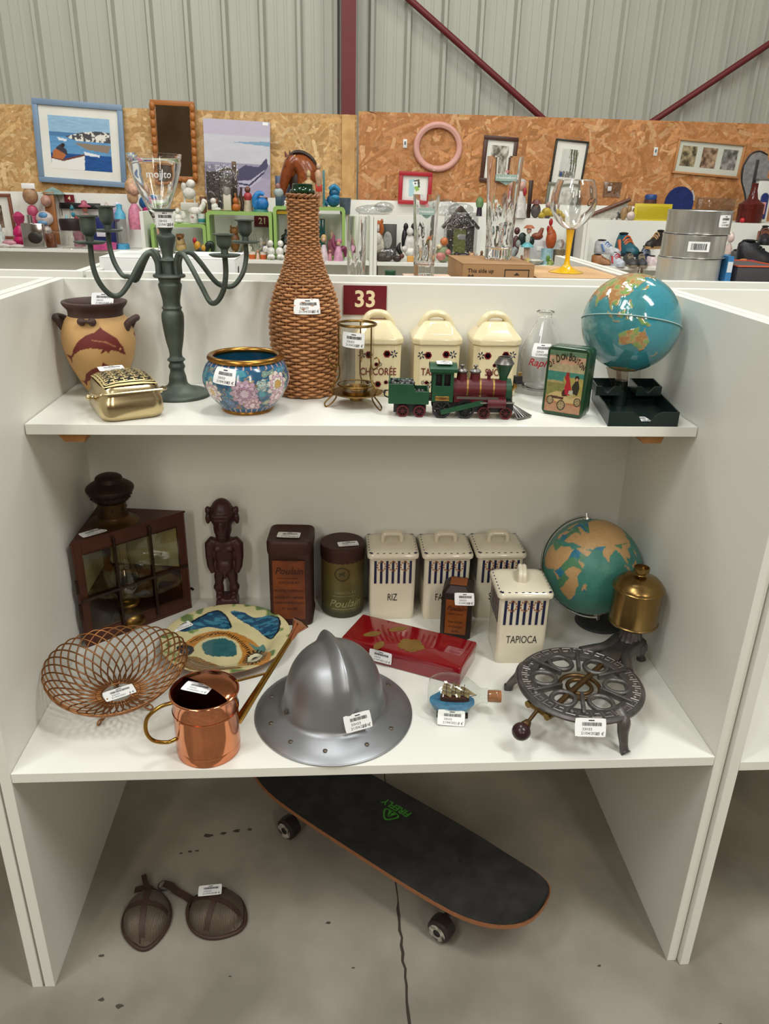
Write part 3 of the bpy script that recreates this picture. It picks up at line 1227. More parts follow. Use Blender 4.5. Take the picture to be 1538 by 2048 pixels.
for s in (-1, 1):
    for px_ in (808, 841):
        wheel(X(px_), .0112, M_TR, s * .021)
    for px_ in (884, 930):
        wheel(X(px_), .0175, M_TK if s < 0 else M_TK, s * .022, 8)
    for px_ in (967, 1010):
        wheel(X(px_), .0115, M_TR, s * .021)
m = MB()
m.box((X(822), 0, .016), (.060, .032, .018)).box((X(950), 0, .020), (.14, .032, .018)).box((X(872), 0, .034), (.05, .040, .006))
m.build('chassis', M_TK, t)
# tender tub: stepped sides, coal inside
m = MB()
prof = [(X(780), .025), (X(858), .025), (X(858), .049), (X(832), .049), (X(827), .062), (X(780), .062)]
for s in (-1, 1):
    m.prism(prof, -.0015, .0015, M_frame((0, s * .024, 0), (1, 0, 0), (0, 0, 1)))
m.box((X(781), 0, .046), (.003, .048, .042)).box((X(857), 0, .037), (.003, .048, .024)).box((X(819), 0, .026), (.072, .048, .003))
m.build('tender', M_TG, t, bevel=.0008)
m = MB()
g = np.random.default_rng(2)
for k in range(70):
    x, y = g.uniform(X(784), X(854)), g.uniform(-.02, .02)
    m.sph((x, y, .040 + (.018 if x < X(828) else .0) + g.uniform(-.004, .003)), g.uniform(.003, .0055), 6, 5)
stuff(m.build('coal', mat('coal', '6a6a6c', .35, .3, noise=(80, .9), col2='131314'), t, smooth=0))
m = MB()
m.tube(smooth_path([(X(781), 0, .03), (X(772), 0, .034), (X(772), 0, .043), (X(779), 0, .044)], 4), .0013, 6)
m.build('rear_hook', M_TK, t)
m = MB()
m.tube([(X(858), 0, .034), (X(866), 0, .034)], .0018, 6)
m.build('drawbar', M_TK, t)
# cab with windows
cw = .046
m = MB()
x0, x1 = X(864), X(905)
for s in (-1, 1):
    y = s * cw / 2
    m.box(((x0 + x1) / 2, y, .045), (x1 - x0, .002, .030))
    m.box(((x0 + x1) / 2, y, .0845), (x1 - x0, .002, .006))
    for xx, ww in ((x0 + .003, .006), ((x0 + x1) / 2, .004), (x1 - .003, .006)):
        m.box((xx, y, .071), (ww, .002, .024))
m.box((x1 - .001, 0, .058), (.002, cw, .056))
cab = m.build('cab', M_TG, t, bevel=.0005)
m = MB()
m.box(((x0 + x1) / 2, .003, .058), (x1 - x0 - .004, cw - .014, .05))
m.build('cab_interior', M_TK, t)
m = MB()
P = []
for q in np.linspace(-1, 1, 13):
    y = q * (cw / 2 + .005)
    P.append([(X(858), y, .092 - .007 * q * q + .006), (X(911), y, .092 - .007 * q * q + .006)])
P = np.array(P)
m.grid(P)
m.grid(P - np.array([0, 0, .005]))
m.box((X(859), 0, .0885), (.002, cw + .008, .006)).box((X(910), 0, .0885), (.002, cw + .008, .006))
for s in (-1, 1):
    m.box((X(884.5), s * (cw / 2 + .0045), .0885), (X(911) - X(858), .0015, .006))
m.build('cab_roof', M_TG, t)
m = MB()
m.box((X(884), -cw / 2 - .0015, .037), (.026, .002, .0085), bev=.003)
pl = m.build('name_plate', M_TGD, t)
k = MB()
tv, tf = text_geo('1864', .007)
decal(k, plane_map((X(884), -cw / 2 - .0025, .037), (1, 0, 0), (0, 0, 1)), tv[:, :2], tf)
k.build('digits', M_TR, pl, smooth=0)
# boiler
m = MB()
m.cyl((X(905), 0, .051), (X(1012), 0, .051), .0195, n=36)
m.box((X(958), 0, .036), (X(1010) - X(908), .034, .014))
m.build('boiler', M_TR, t)
for px_ in (933, 958, 984):
    m = MB()
    m.cyl((X(px_ - 1.6), 0, .051), (X(px_ + 1.6), 0, .051), .0202, n=36)
    m.build('boiler_band', M_TGD, t)
m = MB()
m.cyl((X(1008), 0, .051), (X(1018), 0, .051), .0205, n=36)
m.cyl((X(1018), 0, .051), (X(1020), 0, .051), .014, n=24)
m.build('smokebox', M_TG, t)
for px_, kk in ((922, 0), (948, 1)):
    m = MB()
    m.lathe([(.0105, .066), (.0095, .071), (.0088, .081), (.0105, .083)], 24, c=(X(px_), 0, 0))
    d = m.build('steam_dome', M_TR, t)
    m = MB()
    m.lathe([(.0105, .082), (.0105, .0845), (.006, .088), (.002, .089), (.002, .092), (.004, .0925), (.004, .0945), (.001, .096)], 24, c=(X(px_), 0, 0))
    m.build('dome_cap', M_TS, d)
m = MB()
m.lathe([(.0035, .068), (.003, .075), (.0055, .078), (.0045, .084), (.0015, .087)], 16, c=(X(975), 0, 0))
m.build('bell', M_TR, t)
m = MB()
m.lathe([(.008, .066), (.0075, .074), (.0165, .098), (.0175, .099)], 30, c=(X(1003), 0, 0))
m.build('funnel', M_TG, t)
m = MB()
m.lathe([(.0175, .0985), (.0185, .100), (.0125, .109), (.0125, .111), (.0105, .111), (.0105, .104), (.001, .103)], 30, c=(X(1003), 0, 0))
m.build('funnel_cap', M_TS, t)
m = MB()
m.box((X(1031), -.004, .071), (.013, .012, .014), rz=.2)
m.build('headlamp', M_TK, t)
m = MB()
m.box((X(1026), -.004, .060), (.006, .012, .010)).box((X(1034), -.005, .0815), (.006, .006, .006)).cyl((X(1019), -.008, .052), (X(1025), -.010, .060), .004, n=8)
m.build('lamp_bracket', M_TGD, t)
# running gear
for s in (-1, 1):
    m = MB()
    m.box((X(952), s * .0285, .0405), (X(986) - X(905), .003, .004), rz=0)
    m.build('running_board', M_TS, t)
for s in (-1, 1):
    m = MB()
    m.cyl((X(974), s * .0265, .031), (X(1006), s * .0265, .031), .0088, n=20)
    m.cyl((X(972), s * .0265, .031), (X(975), s * .0265, .031), .0096, n=20)
    m.cyl((X(1004), s * .0265, .031), (X(1007), s * .0265, .031), .0096, n=20)
    m.build('piston_cylinder', M_TR, t)
for s in (-1, 1):
    m = MB()
    p0, p1 = np.array((X(882), s * .030, .0125)), np.array((X(963), s * .030, .033))
    d = (p1 - p0) / np.linalg.norm(p1 - p0)
    n_ = np.array((-d[2], 0, d[0])) * .0045
    q = np.array((0, .0011, 0))
    m.add([p0 - n_ - q, p1 - n_ - q, p1 + n_ - q, p0 + n_ - q, p0 - n_ + q, p1 - n_ + q, p1 + n_ + q, p0 + n_ + q],
          [(0, 1, 2, 3), (7, 6, 5, 4), (0, 4, 5, 1), (1, 5, 6, 2), (2, 6, 7, 3), (3, 7, 4, 0)])
    m.build('connecting_rod', M_TG, t)
for s in (-1, 1):
    m = MB()
    m.cyl((X(958), s * .030, .032), (X(1024), s * .028, .033), .0016, n=8)
    m.build('piston_rod', M_TS, t)
m = MB()
tip = np.array((X(1064), 0, .004))
for q in np.linspace(-1, 1, 13):
    m.tube([(X(1022), q * .006, .025), (X(1064) - .028 * abs(q) ** 1.5, q * .026, .003)], .0013, 5)
m.tube([(X(1064) - .028 * abs(q) ** 1.5, q * .026, .003) for q in np.linspace(-1, 1, 17)], .0018, 6)
m.add([(X(1022), -.006, .024), (X(1022), .006, .024), (X(1034), .026, .0025), (X(1063), 0, .0025), (X(1034), -.026, .0025)], [(0, 1, 2, 3, 4)])
m.tube([(X(1021), 0, .05), (X(1023), 0, .022)], .002, 6)
m.build('cowcatcher', M_TS, t)
sticker(t, plane_map((X(886), -.004, .0985), (1, 0, 0), (0, 1, 0)), .028, .030, '30 €')

# ---- embossed green tin with motoring scene
t = thing('biscuit_tin', 'upright green tin embossed with an early motor car', 'tin', (.974, .366, Z2), radians(-33))
tw, td, th = .080, .046, .128


def sec(w, h, r, y, n=5):
    p = rounded_rect(w, h, r, n)
    return np.c_[p[:, 0], np.full(len(p), y), p[:, 1] + th / 2]


m = MB()
loft(m, [sec(tw - .004, th - .004, .008, -td / 2 + .0004), sec(tw - .001, th - .001, .010, -td / 2 + .002), sec(tw, th, .010, -td / 2 + .004), sec(tw, th, .010, -.004), sec(tw - .003, th - .003, .009, -.003), sec(tw - .003, th - .003, .009, -.001), sec(tw, th, .010, 0), sec(tw, th, .010, td / 2 - .003), sec(tw - .003, th - .003, .010, td / 2)])
lean = Matrix.Rotation(radians(-2), 4, 'X')
m.xf(lean)
m.build('body', mat('tin_green', '24452b', .3, .15, coat=.4, noise=(18, .3), col2='15301c'), t, smooth=40)


def tin_col(u, v):
    """u, v in 0..1 across the printed face"""
    x, y = u * 100, v * 150
    p = np.stack([x, y, 0 * x], 1)
    n = fbm(p, .12, 4)
    c = np.where((y > 98)[:, None], LA('a79a76'), LA('a08f60'))
    c = np.where(((y > 118) & (n > .42))[:, None], LA('b98f74'), c)
    c = np.where((y > 138)[:, None], LA('5b7558'), c)
    c = np.where(((y < 100) & (y > 72 + 10 * n))[:, None], LA('3f7d6e'), c)
    c = np.where(((y < 84 + 8 * n) & (y > 45) & (x > 45))[:, None], LA('9a8d4c'), c)
    c = np.where(((y < 72) & (y > 40) & (x < 50))[:, None], LA('7d7a45'), c)
    c = np.where((y < 34 + 5 * n)[:, None], LA('9c6b4a'), c)
    c = np.where((y < 20)[:, None], LA('a37a5b'), c)
    c = c * (.8 + .4 * n)[:, None]
    for q in (((8, 42), (30, 52), (55, 50), (62, 38), (70, 36), (88, 44), (95, 44), (96, 34), (84, 26), (40, 24), (12, 30)),):
        c = np.where(inpoly(x, y, q)[:, None], LA('b89f6a'), c)
    c = np.where(inpoly(x, y, ((14, 34), (50, 32), (52, 38), (16, 40)))[:, None], LA('4a2c24'), c)
    c = np.where(inpoly(x, y, ((46, 40), (60, 42), (62, 54), (50, 58), (44, 50)))[:, None], LA('3d2019'), c)
    for cx, cy, r in ((14, 28, 11), (46, 18, 13), (90, 30, 11)):
        d = np.hypot((x - cx) / .9, y - cy)
        c = np.where((d < r)[:, None], LA('2d241a'), c)
        c = np.where((d < r * .78)[:, None], LA('9c8a63'), c)
        c = np.where(((d < r * .78) & (np.abs(np.sin(4 * np.arctan2(y - cy, x - cx))) < .25))[:, None], LA('3b3024'), c)
    red = inpoly(x, y, ((50, 92), (58, 98), (62, 86), (70, 60), (66, 44), (54, 46), (50, 64), (54, 76), (48, 86)))
    c = np.where(red[:, None], LA('a3242b'), c)
    c = np.where((np.hypot(x - 56, y - 95) < 5)[:, None], LA('8f2a28'), c)
    blk = inpoly(x, y, ((74, 50), (88, 46), (92, 66), (86, 84), (78, 80), (70, 66)))
    c = np.where(blk[:, None], LA('2f2a20'), c)
    c = np.where((np.hypot(x - 82, y - 88) < 6)[:, None], LA('241c16'), c)
    c = np.where(((np.hypot(x - 82, y - 85) < 3.6))[:, None], LA('b98c6c'), c)
    c = np.where(inpoly(x, y, ((62, 48), (76, 46), (74, 58), (64, 56)))[:, None], LA('a5a894'), c)
    return c


nu, nv = 90, 140
us, vs = np.meshgrid(np.linspace(0, 1, nu), np.linspace(0, 1, nv), indexing='ij')
us, vs = us.ravel(), vs.ravel()
fw_, fh_ = tw - .012, th - .014
rel = fbm(np.stack([us * 12, vs * 18, 0 * us], 1), 1, 2)
m = MB()
P = np.stack([(us - .5) * fw_, -td / 2 - .0004 - .0011 * rel, (vs - .5) * fh_ + th / 2], 1)
m.grid(P.reshape(nu, nv, 3), tin_col(us, vs))
m.xf(lean)
m.build('embossed_scene', mat('tin_print', vcol=True, rough=.3, coat=.3), t, smooth=180)
k = MB()
word = 'DEDIONBOUTON'
gap = [0, 0, 1.1, 0, 0, 0, 1.1, 0, 0, 0, 0, 0]
pos = 0
xs_ = []
big = [1, .8, 1.25, .8, 1, 1, 1.25, .9, .9, .95, .9, .95]
for ch, gp, bg in zip(word, gap, big):
    w_ = (.45 if ch == 'I' else .8) * bg
    pos += gp * .35
    xs_.append(pos + w_ / 2)
    pos += w_
for ch, xx, bg in zip(word, xs_, big):
    q = (xx / pos - .5)
    tv, tf = text_geo(ch, .0125 * bg, bold=.02)
    a = -q * .75
    R = np.array([[cos(a), -sin(a)], [sin(a), cos(a)]])
    tv = tv[:, :2] * (.62, 1.25) @ R.T
    tv = tv + (q * .067, .047 - .020 * (2 * q) ** 2)
    P = np.c_[tv[:, 0], np.full(len(tv), -td / 2 - .0022), tv[:, 1] + th / 2]
    k.add(P, tf)
k.xf(lean)
k.build('lettering', mat('tin_letter', '2b1a14', .4), t, smooth=0)

# ---- globes
LAND = dict(
    africa=((-17, 15), (-16, 21), (-10, 30), (-6, 35), (10, 37), (20, 32), (32, 31), (35, 27), (43, 12), (51, 12), (48, 4), (40, -4), (40, -15), (35, -20), (33, -27), (27, -34), (18, -34), (12, -18), (13, -6), (9, 2), (9, 5), (-5, 5), (-12, 8)),
    eurasia=((-9, 37), (-9, 43), (-1, 44), (-3, 48), (4, 52), (8, 54), (8, 57), (12, 54), (20, 54), (24, 59), (30, 60), (22, 65), (18, 60), (12, 58), (5, 59), (12, 67), (25, 71), (40, 67), (60, 69), (70, 73), (100, 77), (140, 73), (180, 69), (178, 63), (162, 60), (160, 53), (155, 58), (140, 59), (135, 54), (140, 50), (132, 43), (128, 38), (126, 34), (121, 39), (120, 34), (122, 30), (117, 23), (108, 21), (109, 12), (105, 9), (100, 13), (103, 2), (98, 9), (94, 17), (90, 22), (86, 20), (80, 15), (78, 8), (74, 15), (72, 21), (66, 25), (57, 26), (52, 28), (48, 30), (36, 36), (27, 37), (22, 37), (18, 40), (12, 45), (16, 38), (8, 44), (3, 43), (-1, 37)),
    arabia=((35, 28), (48, 30), (56, 25), (60, 22), (52, 16), (44, 12.5)),
    australia=((114, -22), (122, -18), (129, -15), (136, -12), (136, -16), (141, -17), (142, -11), (146, -19), (153, -26), (150, -37), (144, -39), (138, -35), (131, -31), (124, -33), (115, -34), (114, -28)),
    guinea=((131, -1), (138, -2), (147, -6), (150, -10), (143, -9), (138, -8), (133, -4)),
    borneo=((109, 1), (113, 3), (117, 7), (119, 5), (117, 0), (115, -4), (110, -3)),
    sumatra=((95, 5), (100, 2), (106, -6), (102, -4)), java=((105, -6.5), (114, -7), (114, -8.5), (106, -7.5)),
    sulawesi=((119, 1), (125, 1.5), (121, -1), (123, -5), (120, -5)), phil=((120, 18), (122, 17), (126, 8), (122, 8), (120, 14)),
    japan=((130, 32), (136, 34), (141, 36), (142, 41), (140, 41), (137, 37), (131, 34)), nz=((167, -46), (171, -44), (175, -41), (178, -38), (174, -36), (173, -41)),
    madagascar=((43, -22), (44, -17), (49, -12), (50, -16), (47, -25)),
    namerica=((-165, 65), (-156, 71), (-125, 70), (-95, 72), (-82, 68), (-80, 62), (-93, 58), (-80, 52), (-65, 60), (-56, 52), (-66, 45), (-75, 39), (-81, 30), (-83, 29), (-90, 30), (-97, 26), (-97, 20), (-88, 21), (-88, 16), (-83, 10), (-92, 15), (-105, 20), (-115, 31), (-124, 40), (-125, 49), (-140, 60)),
    samerica=((-80, 8), (-72, 12), (-52, 5), (-35, -7), (-40, -20), (-48, -26), (-58, -38), (-68, -52), (-74, -50), (-70, -18), (-81, -5)),
    greenland=((-55, 60), (-20, 70), (-20, 82), (-60, 82), (-70, 76)))


def globe_mesh(R, face, lon0, lat0, roll, colfn, rel):
    """sphere turned so that (lon0, lat0) faces the direction `face`"""
    nu, nv = 300, 150
    lon = np.linspace(-180, 180, nu, endpoint=False)
    lat = np.linspace(-89.9, 89.9, nv)
    LO, LTT = [q.ravel() for q in np.meshgrid(lon, lat, indexing='ij')]
    lo, la = np.radians(LO), np.radians(LTT)
    P = np.stack([np.cos(la) * np.cos(lo), np.cos(la) * np.sin(lo), np.sin(la)], 1)
    a, b = radians(lon0), radians(lat0)
    ed = np.array([cos(b) * cos(a), cos(b) * sin(a), sin(b)])
    ee = np.array([-sin(a), cos(a), 0])
    en = np.cross(ed, ee)
    d = np.array(face, dtype=float)
    d /= np.linalg.norm(d)
    rt = np.cross([0, 0, 1], d)
    rt /= np.linalg.norm(rt)
    up = np.cross(d, rt)
    r2, u2 = rt * cos(roll) + up * sin(roll), -rt * sin(roll) + up * cos(roll)
    Q = np.stack([d, r2, u2], 1) @ np.stack([ed, ee, en])
    w = fbm(P, 5, 11)
    land = np.zeros(len(P), bool)
    jl, jt = LO + 3 * (fbm(P, 14, 21) - .5), LTT + 3 * (fbm(P, 14, 31) - .5)
    for p in LAND.values():
        land |= inpoly(jl, jt, p)
    land |= LTT < -72
    c = colfn(P, LO, LTT, land)
    rr = R * (1 + rel * np.where(land, .3 + fbm(P, 22, 8), .15 * fbm(P, 30, 9)))
    m = MB()
    m.grid((P * rr[:, None] @ Q.T).reshape(nu, nv, 3), c, cu=True)
    return m, Q


t = thing('desk_globe', 'turquoise desk globe on a dark green plastic pen tray', 'globe', (1.099, .42, Z2))


def g1(P, lo, la, land):
    n, n2 = fbm(P, 7, 2), fbm(P, 24, 5)
    c = LA('3a7a80')[None] * (1 - n[:, None] * .5) + LA('4f9a9e')[None] * n[:, None] * .5
    c = np.where((lo > 140)[:, None], c * .55 + LA('2b8ba0') * .45, c)
    c = c * (.85 + .3 * n2)[:, None]
    h = fbm(P, 9, 17)
    lc = np.where((h > .55)[:, None], LA('a5794a'), np.where((h > .44)[:, None], LA('b09262'), LA('7f9a58')))
    return np.where(land[:, None], lc * (.82 + .36 * n2)[:, None], c)


m, Q = globe_mesh(.0905, (-.563, -1.446, .224), 126, -8.5, radians(-2), g1, .010)
m.xf(Matrix.Translation((0, 0, .163)))
m.build('sphere', mat('globe_gloss', vcol=True, rough=.12, coat=.8), t, smooth=180)
a = np.arange(96) * 2 * pi / 96
ring = np.stack([.0925 * np.cos(a), .0925 * np.sin(a), 0 * a], 1) @ Q.T + np.array([0, 0, .163])
m = MB()
m.tube(ring, .0012, 6, closed=True)
m.build('equator_seam', mat('seam_plastic', '9fbcb8', .2), t)
ax = Q @ np.array([0, 0, 1.])
M_SMOKE = clear_mat('smoky_plastic', 'e6ddd6', .08, 1.5, .06)
m = MB()
c0 = np.array([0, 0, .163])
m.cyl(c0 + ax * .0905, c0 + ax * .104, .006, .004, n=12)
P = [c0 + (ax * cos(q) + np.array([.9, .35, 0]) * .0 + np.cross(ax, [.9, -.35, .0]) * 0 - np.array([0, -1, 0]) * sin(q)) * .098 for q in np.linspace(0, 2.7, 24)]
m.tube(P, .0045, 8)
m.tube([(0, .01, .078), (.004, .006, .03)], [.013, .009], 14)
m.tube([(-.018, .012, .078), (0, .02, .03)], [.014, .01], 14)
m.build('meridian_arm', M_SMOKE, t)
M_TRAY = mat('dark_green_plastic', '1b2a27', .3, noise=(60, .3), col2='142220')


def tray_box(o, x0, x1, y0, y1, z0, z1, sk, notch, name, th=.0025):
    """open tray sheared by sk, front wall with a scooped notch"""
    m = MB()

    def S(x, y):
        return x + sk * (y - y0), y

    def wall(a, b, za, zb):
        a, b = np.array(a), np.array(b)
        d = (b - a) / np.linalg.norm(b - a)
        n = np.array([-d[1], d[0]]) * th
        v = [(*a, za), (*b, za), (*b, zb), (*a, zb), (*(a + n), za), (*(b + n), za), (*(b + n), zb), (*(a + n), zb)]
        m.add(v, [(0, 1, 2, 3), (7, 6, 5, 4), (0, 4, 5, 1), (1, 5, 6, 2), (2, 6, 7, 3), (3, 7, 4, 0)])
    A, B, C_, D_ = S(x0, y0), S(x1, y0), S(x1, y1), S(x0, y1)
    n0, n1 = notch
    pts = [(0, z0), (1, z0), (1, z1), (n1 + .10, z1), (n1 + .02, z1 - .004), (n1 - .06, z0 + .008), ((n0 + n1) / 2, z0 + .004), (n0 + .06, z0 + .008), (n0 - .02, z1 - .004), (n0 - .08, z1), (0, z1)]
    lx = x1 - x0
    m.prism([(x0 + p * lx, z) for p, z in pts], -th, 0, M_frame((0, y0, 0), (1, 0, 0), (0, 0, 1)))
    wall(B, C_, z0, z1)
    wall(C_, D_, z0, z1)
    wall(D_, A, z0, z1)
    m.add([(*A, z0 + .002), (*B, z0 + .002), (*C_, z0 + .002), (*D_, z0 + .002)], [(0, 1, 2, 3)])
    m.add([(*A, z0), (*B, z0), (*C_, z0), (*D_, z0)], [(3, 2, 1, 0)])
    return m.build(name, M_TRAY, o, smooth=30)


tray_box(t, -.069, .061, -.138, .060, 0, .027, .16, (.42, .66), 'paper_tray')
tray_box(t, -.058, -.008, -.022, .050, .028, .046, .16, (.30, .62), 'pen_well')
tray_box(t, .022, .072, -.022, .050, .028, .046, .16, (.30, .62), 'pen_well')
m = MB()
m.cyl((.003, .012, .002), (.003, .012, .05), .016, .012, n=20)
m.build('post', M_TRAY, t)
sticker(t, plane_map((.006, -.10, .003), (1, .05, 0), (0, 1, 0)), .03, .03, '15 €')
# ================================================================ lower shelf
# ---- triangular corner lantern
M_COP = mat('old_copper', '5a3428', .42, .5, noise=(12, .6), col2='402820')
M_COPD = mat('old_copper_dark', '3a2a20', .45, .6, noise=(16, .6), col2='241a15')
LA_, LB_, LC_ = np.array((.014, .376)), np.array((.205, .541)), np.array((.012, .566))
LO_ = (LA_ + LB_ + LC_) / 3
t = thing('corner_lantern', 'triangular copper ship lantern with barred glass door', 'lantern', (LO_[0], LO_[1], Z1))
A, B, C_ = LA_ - LO_, LB_ - LO_, LC_ - LO_
LH = .243
m = MB()
m.prism([A, B, C_], 0, .008)
m.build('case_floor', M_COP, t)
m = MB()
m.prism([A * 1.03, B * 1.02, C_ * 1.0], LH - .004, LH)
m.build('case_top', M_COP, t)


def vwall(mb, p, q, z0, z1, th):
    p, q = np.array(p), np.array(q)
    d = (q - p) / np.linalg.norm(q - p)
    n = np.array([-d[1], d[0]]) * th
    v = [(*p, z0), (*q, z0), (*q, z1), (*p, z1), (*(p + n), z0), (*(q + n), z0), (*(q + n), z1), (*(p + n), z1)]
    mb.add(v, [(0, 1, 2, 3), (7, 6, 5, 4), (0, 4, 5, 1), (1, 5, 6, 2), (2, 6, 7, 3), (3, 7, 4, 0)])


M_PANE = mat('pale_pane', 'c2c3a4', .3, .25, noise=(7, .4), col2='9a9678')  # pale tone painted in for the brightness seen through clear panes
for p, q in ((B, C_), (C_, A)):
    m = MB()
    vwall(m, p, q, .008, LH - .004, .003)
    w_ = m.build('side_wall', M_COP, t)
    m = MB()
    e = (q - p)
    inn = np.array([-e[1], e[0]]) / np.linalg.norm(e) * .0036
    vwall(m, p + e * .1 + inn, q - e * .1 + inn, .108, LH - .016, .0006)
    m.build('mirror', M_PANE, w_)  # back pane, not a reflector: its brightness is put into the colour
fd = (B - A)
FL = np.linalg.norm(fd)
fd = fd / FL
fx = lambda s: A + fd * s
for s0, s1, z0, z1 in ((0, .020, .008, LH - .004), (FL - .020, FL, .008, LH - .004), (.020, FL - .020, .008, .034), (.020, FL - .020, LH - .034, LH - .004)):
    m = MB()
    vwall(m, fx(s0), fx(s1), z0, z1, .006)
    m.build('door_frame', M_COP, t, bevel=.001)
m = MB()
vwall(m, fx(.018), fx(FL - .018), .03, LH - .03, .002)
m.build('door_glass', clear_mat('lantern_glass', 'efece0', .03, 1.5, bump=(30, .06)), t)
nf = np.array([fd[1], -fd[0]])
for k in (.34, .66):
    m = MB()
    p = fx(FL * k) + nf * .004
    m.tube([(*p, .018), (*p, LH - .014)], .003, 8)
    m.sph((*p, LH - .014), .0042, 8, 6)
    m.sph((*p, .018), .0042, 8, 6)
    m.build('guard_bar', M_COPD, t)
m = MB()
p, q = fx(.004) + nf * .005, fx(FL - .004) + nf * .005
m.tube([(*p, .112), (*q, .112)], .003, 8)
m.build('guard_bar', M_COPD, t)
m = MB()
p = fx(-.001) + nf * .001
m.cyl((*p, .13), (*p, .16), .003, n=8)
m.build('hinge', M_COPD, t)
m = MB()
m.cyl((*p, .07), (*p, .105), .003, n=8)
m.build('hinge', M_COPD, t)
m = MB()
p = fx(FL + .002)
m.cyl((*p, .05), (*(p + nf * .008), .05), .003, n=8)
m.build('latch', M_COPD, t)
cc = np.array((.068, .490)) - LO_
m = MB()
m.lathe(densify([(.052, LH), (.038, LH + .006), (.032, LH + .012), (.031, LH + .014), (.029, LH + .016), (.029, LH + .045), (.031, LH + .047)], 3), 36, c=(*cc, 0))
ch = m.build('chimney', mat('lantern_brass', '6b4f2c', .4, .8, noise=(18, .8), col2='38281a'), t)
m = MB()
m.lathe(densify([(.030, LH + .045), (.038, LH + .052), (.042, LH + .062), (.045, LH + .066), (.0485, LH + .072), (.047, LH + .078), (.036, LH + .086), (.029, LH + .090), (.026, LH + .099), (.015, LH + .104), (.001, LH + .105)], 3), 40, c=(*cc, 0))
m.build('cowl', M_COPD, t, smooth=30)
for rr, zz, nn in ((.0292, LH + .032, 8), (.0425, LH + .059, 14)):
    for k in range(nn):
        a = 2 * pi * k / nn + .25
        if sin(a) > .5:
            continue
        m = MB()
        c0 = np.array([cc[0] + rr * cos(a), cc[1] + rr * sin(a), zz])
        dr = np.array([cos(a), sin(a), 0])
        m.cyl(c0 - dr * .002, c0 + dr * .0006, .0028, n=8)
        m.build('vent_hole', M_DARK, ch)
# oil lamp inside
lc = np.array((.082, .470)) - LO_
m = MB()
m.lathe(densify([(.001, .009), (.034, .009), (.036, .02), (.030, .032), (.016, .040), (.018, .05), (.026, .054), (.026, .06), (.016, .064)], 3), 28, c=(*lc, 0))
m.build('oil_font', M_BRASSD, t)
m = MB()
m.lathe(densify([(.016, .062), (.020, .075), (.030, .098), (.031, .115), (.024, .135), (.017, .155), (.017, .205)], 4), 28, c=(*lc, 0))
m.build('lamp_chimney', clear_mat('lamp_glass', 'eeede6', .08, 1.5, .10), t)
sticker(t, plane_map((*(fx(.055) - nf * .020), LH + .0006), (*fd, 0), (*(-nf), 0)), .052, .026, '60 €')

# ---- carved ancestor figure, one continuous body
t = thing('carved_figure', 'dark carved wooden standing figure on a block', 'figurine', (.288, .540, Z1))
m = MB()
S = m.sph
S((0, -.002, .236), (.027, .026, .038), 20, 14)
S((0, -.006, .205), (.0205, .021, .027), 16, 12)
S((0, -.010, .190), (.0165, .016, .017), 14, 10)
S((0, -.025, .240), (.022, .007, .005), 12, 8)
S((0, -.029, .218), (.0075, .008, .014), 12, 8)
S((0, -.028, .205), (.012, .006, .008), 12, 8)
S((0, -.027, .197), (.012, .0055, .0032), 12, 8)
S((0, -.0265, .190), (.011, .0055, .0032), 12, 8)
for s in (-1, 1):
    S((s * .031, .0, .245), (.006, .008, .010))
    S((s * .032, .0, .226), (.0055, .008, .014))
    S((s * .0105, -.0255, .231), (.0062, .004, .0042))
    m.tube([(s * .022, .0, .176), (s * .031, .0, .163), (s * .033, -.003, .135), (s * .031, -.008, .112), (s * .026, -.012, .097)], [.010, .0125, .0098, .0085, .006], 12)
    m.tube([(s * .011, 0, .100), (s * .015, -.002, .083), (s * .0165, -.003, .066), (s * .018, -.001, .056), (s * .016, 0, .042), (s * .016, -.002, .034)], [.0125, .0125, .0095, .0125, .0095, .0105], 12)
    S((s * .016, -.010, .037), (.009, .013, .006))
    S((s * .013, -.013, .156), (.010, .006, .006))
S((0, 0, .166), (.031, .017, .016), 18, 12)
S((0, 0, .140), (.025, .017, .032), 18, 12)
S((0, -.003, .112), (.022, .018, .022), 18, 12)
S((0, 0, .097), (.022, .016, .014), 16, 10)
m.cyl((0, -.016, .098), (0, -.018, .084), .0045, .0035, n=8)
m.lathe([(.001, 0), (.036, 0), (.036, .020), (.031, .032), (.001, .034)], 4, sx=.95, sy=.75)
m.v[-1] = m.v[-1] @ np.array([[cos(pi / 4), sin(pi / 4), 0], [-sin(pi / 4), cos(pi / 4), 0], [0, 0, 1]]).T * np.array([1.25, 1.15, 1])
m.build('carving', mat('dark_carved_wood', '43201d', .42, noise=(25, .7), col2='2a1514', bump=(70, .3)), t, smooth=180, remesh=.0022)
sticker(t, plane_map((0, -.034, .012), (1, 0, 0), (0, .15, 1)), .042, .022, '20 €')

# ---- cocoa tins
M_RUST = mat('rusty_tin', '47281f', .5, .35, noise=(14, .7), col2='2f1a15', bump=(50, .2))
t = thing('cocoa_tin', 'tall square rusty brown tin with orange embossed panel', 'tin', (.440, .504, Z1), radians(-3))
w, h = .096, .178
m = MB()


def rsec(w, d, r, z, n=4):
    p = rounded_rect(w, d, r, n)
    return np.c_[p, np.full(len(p), z)]


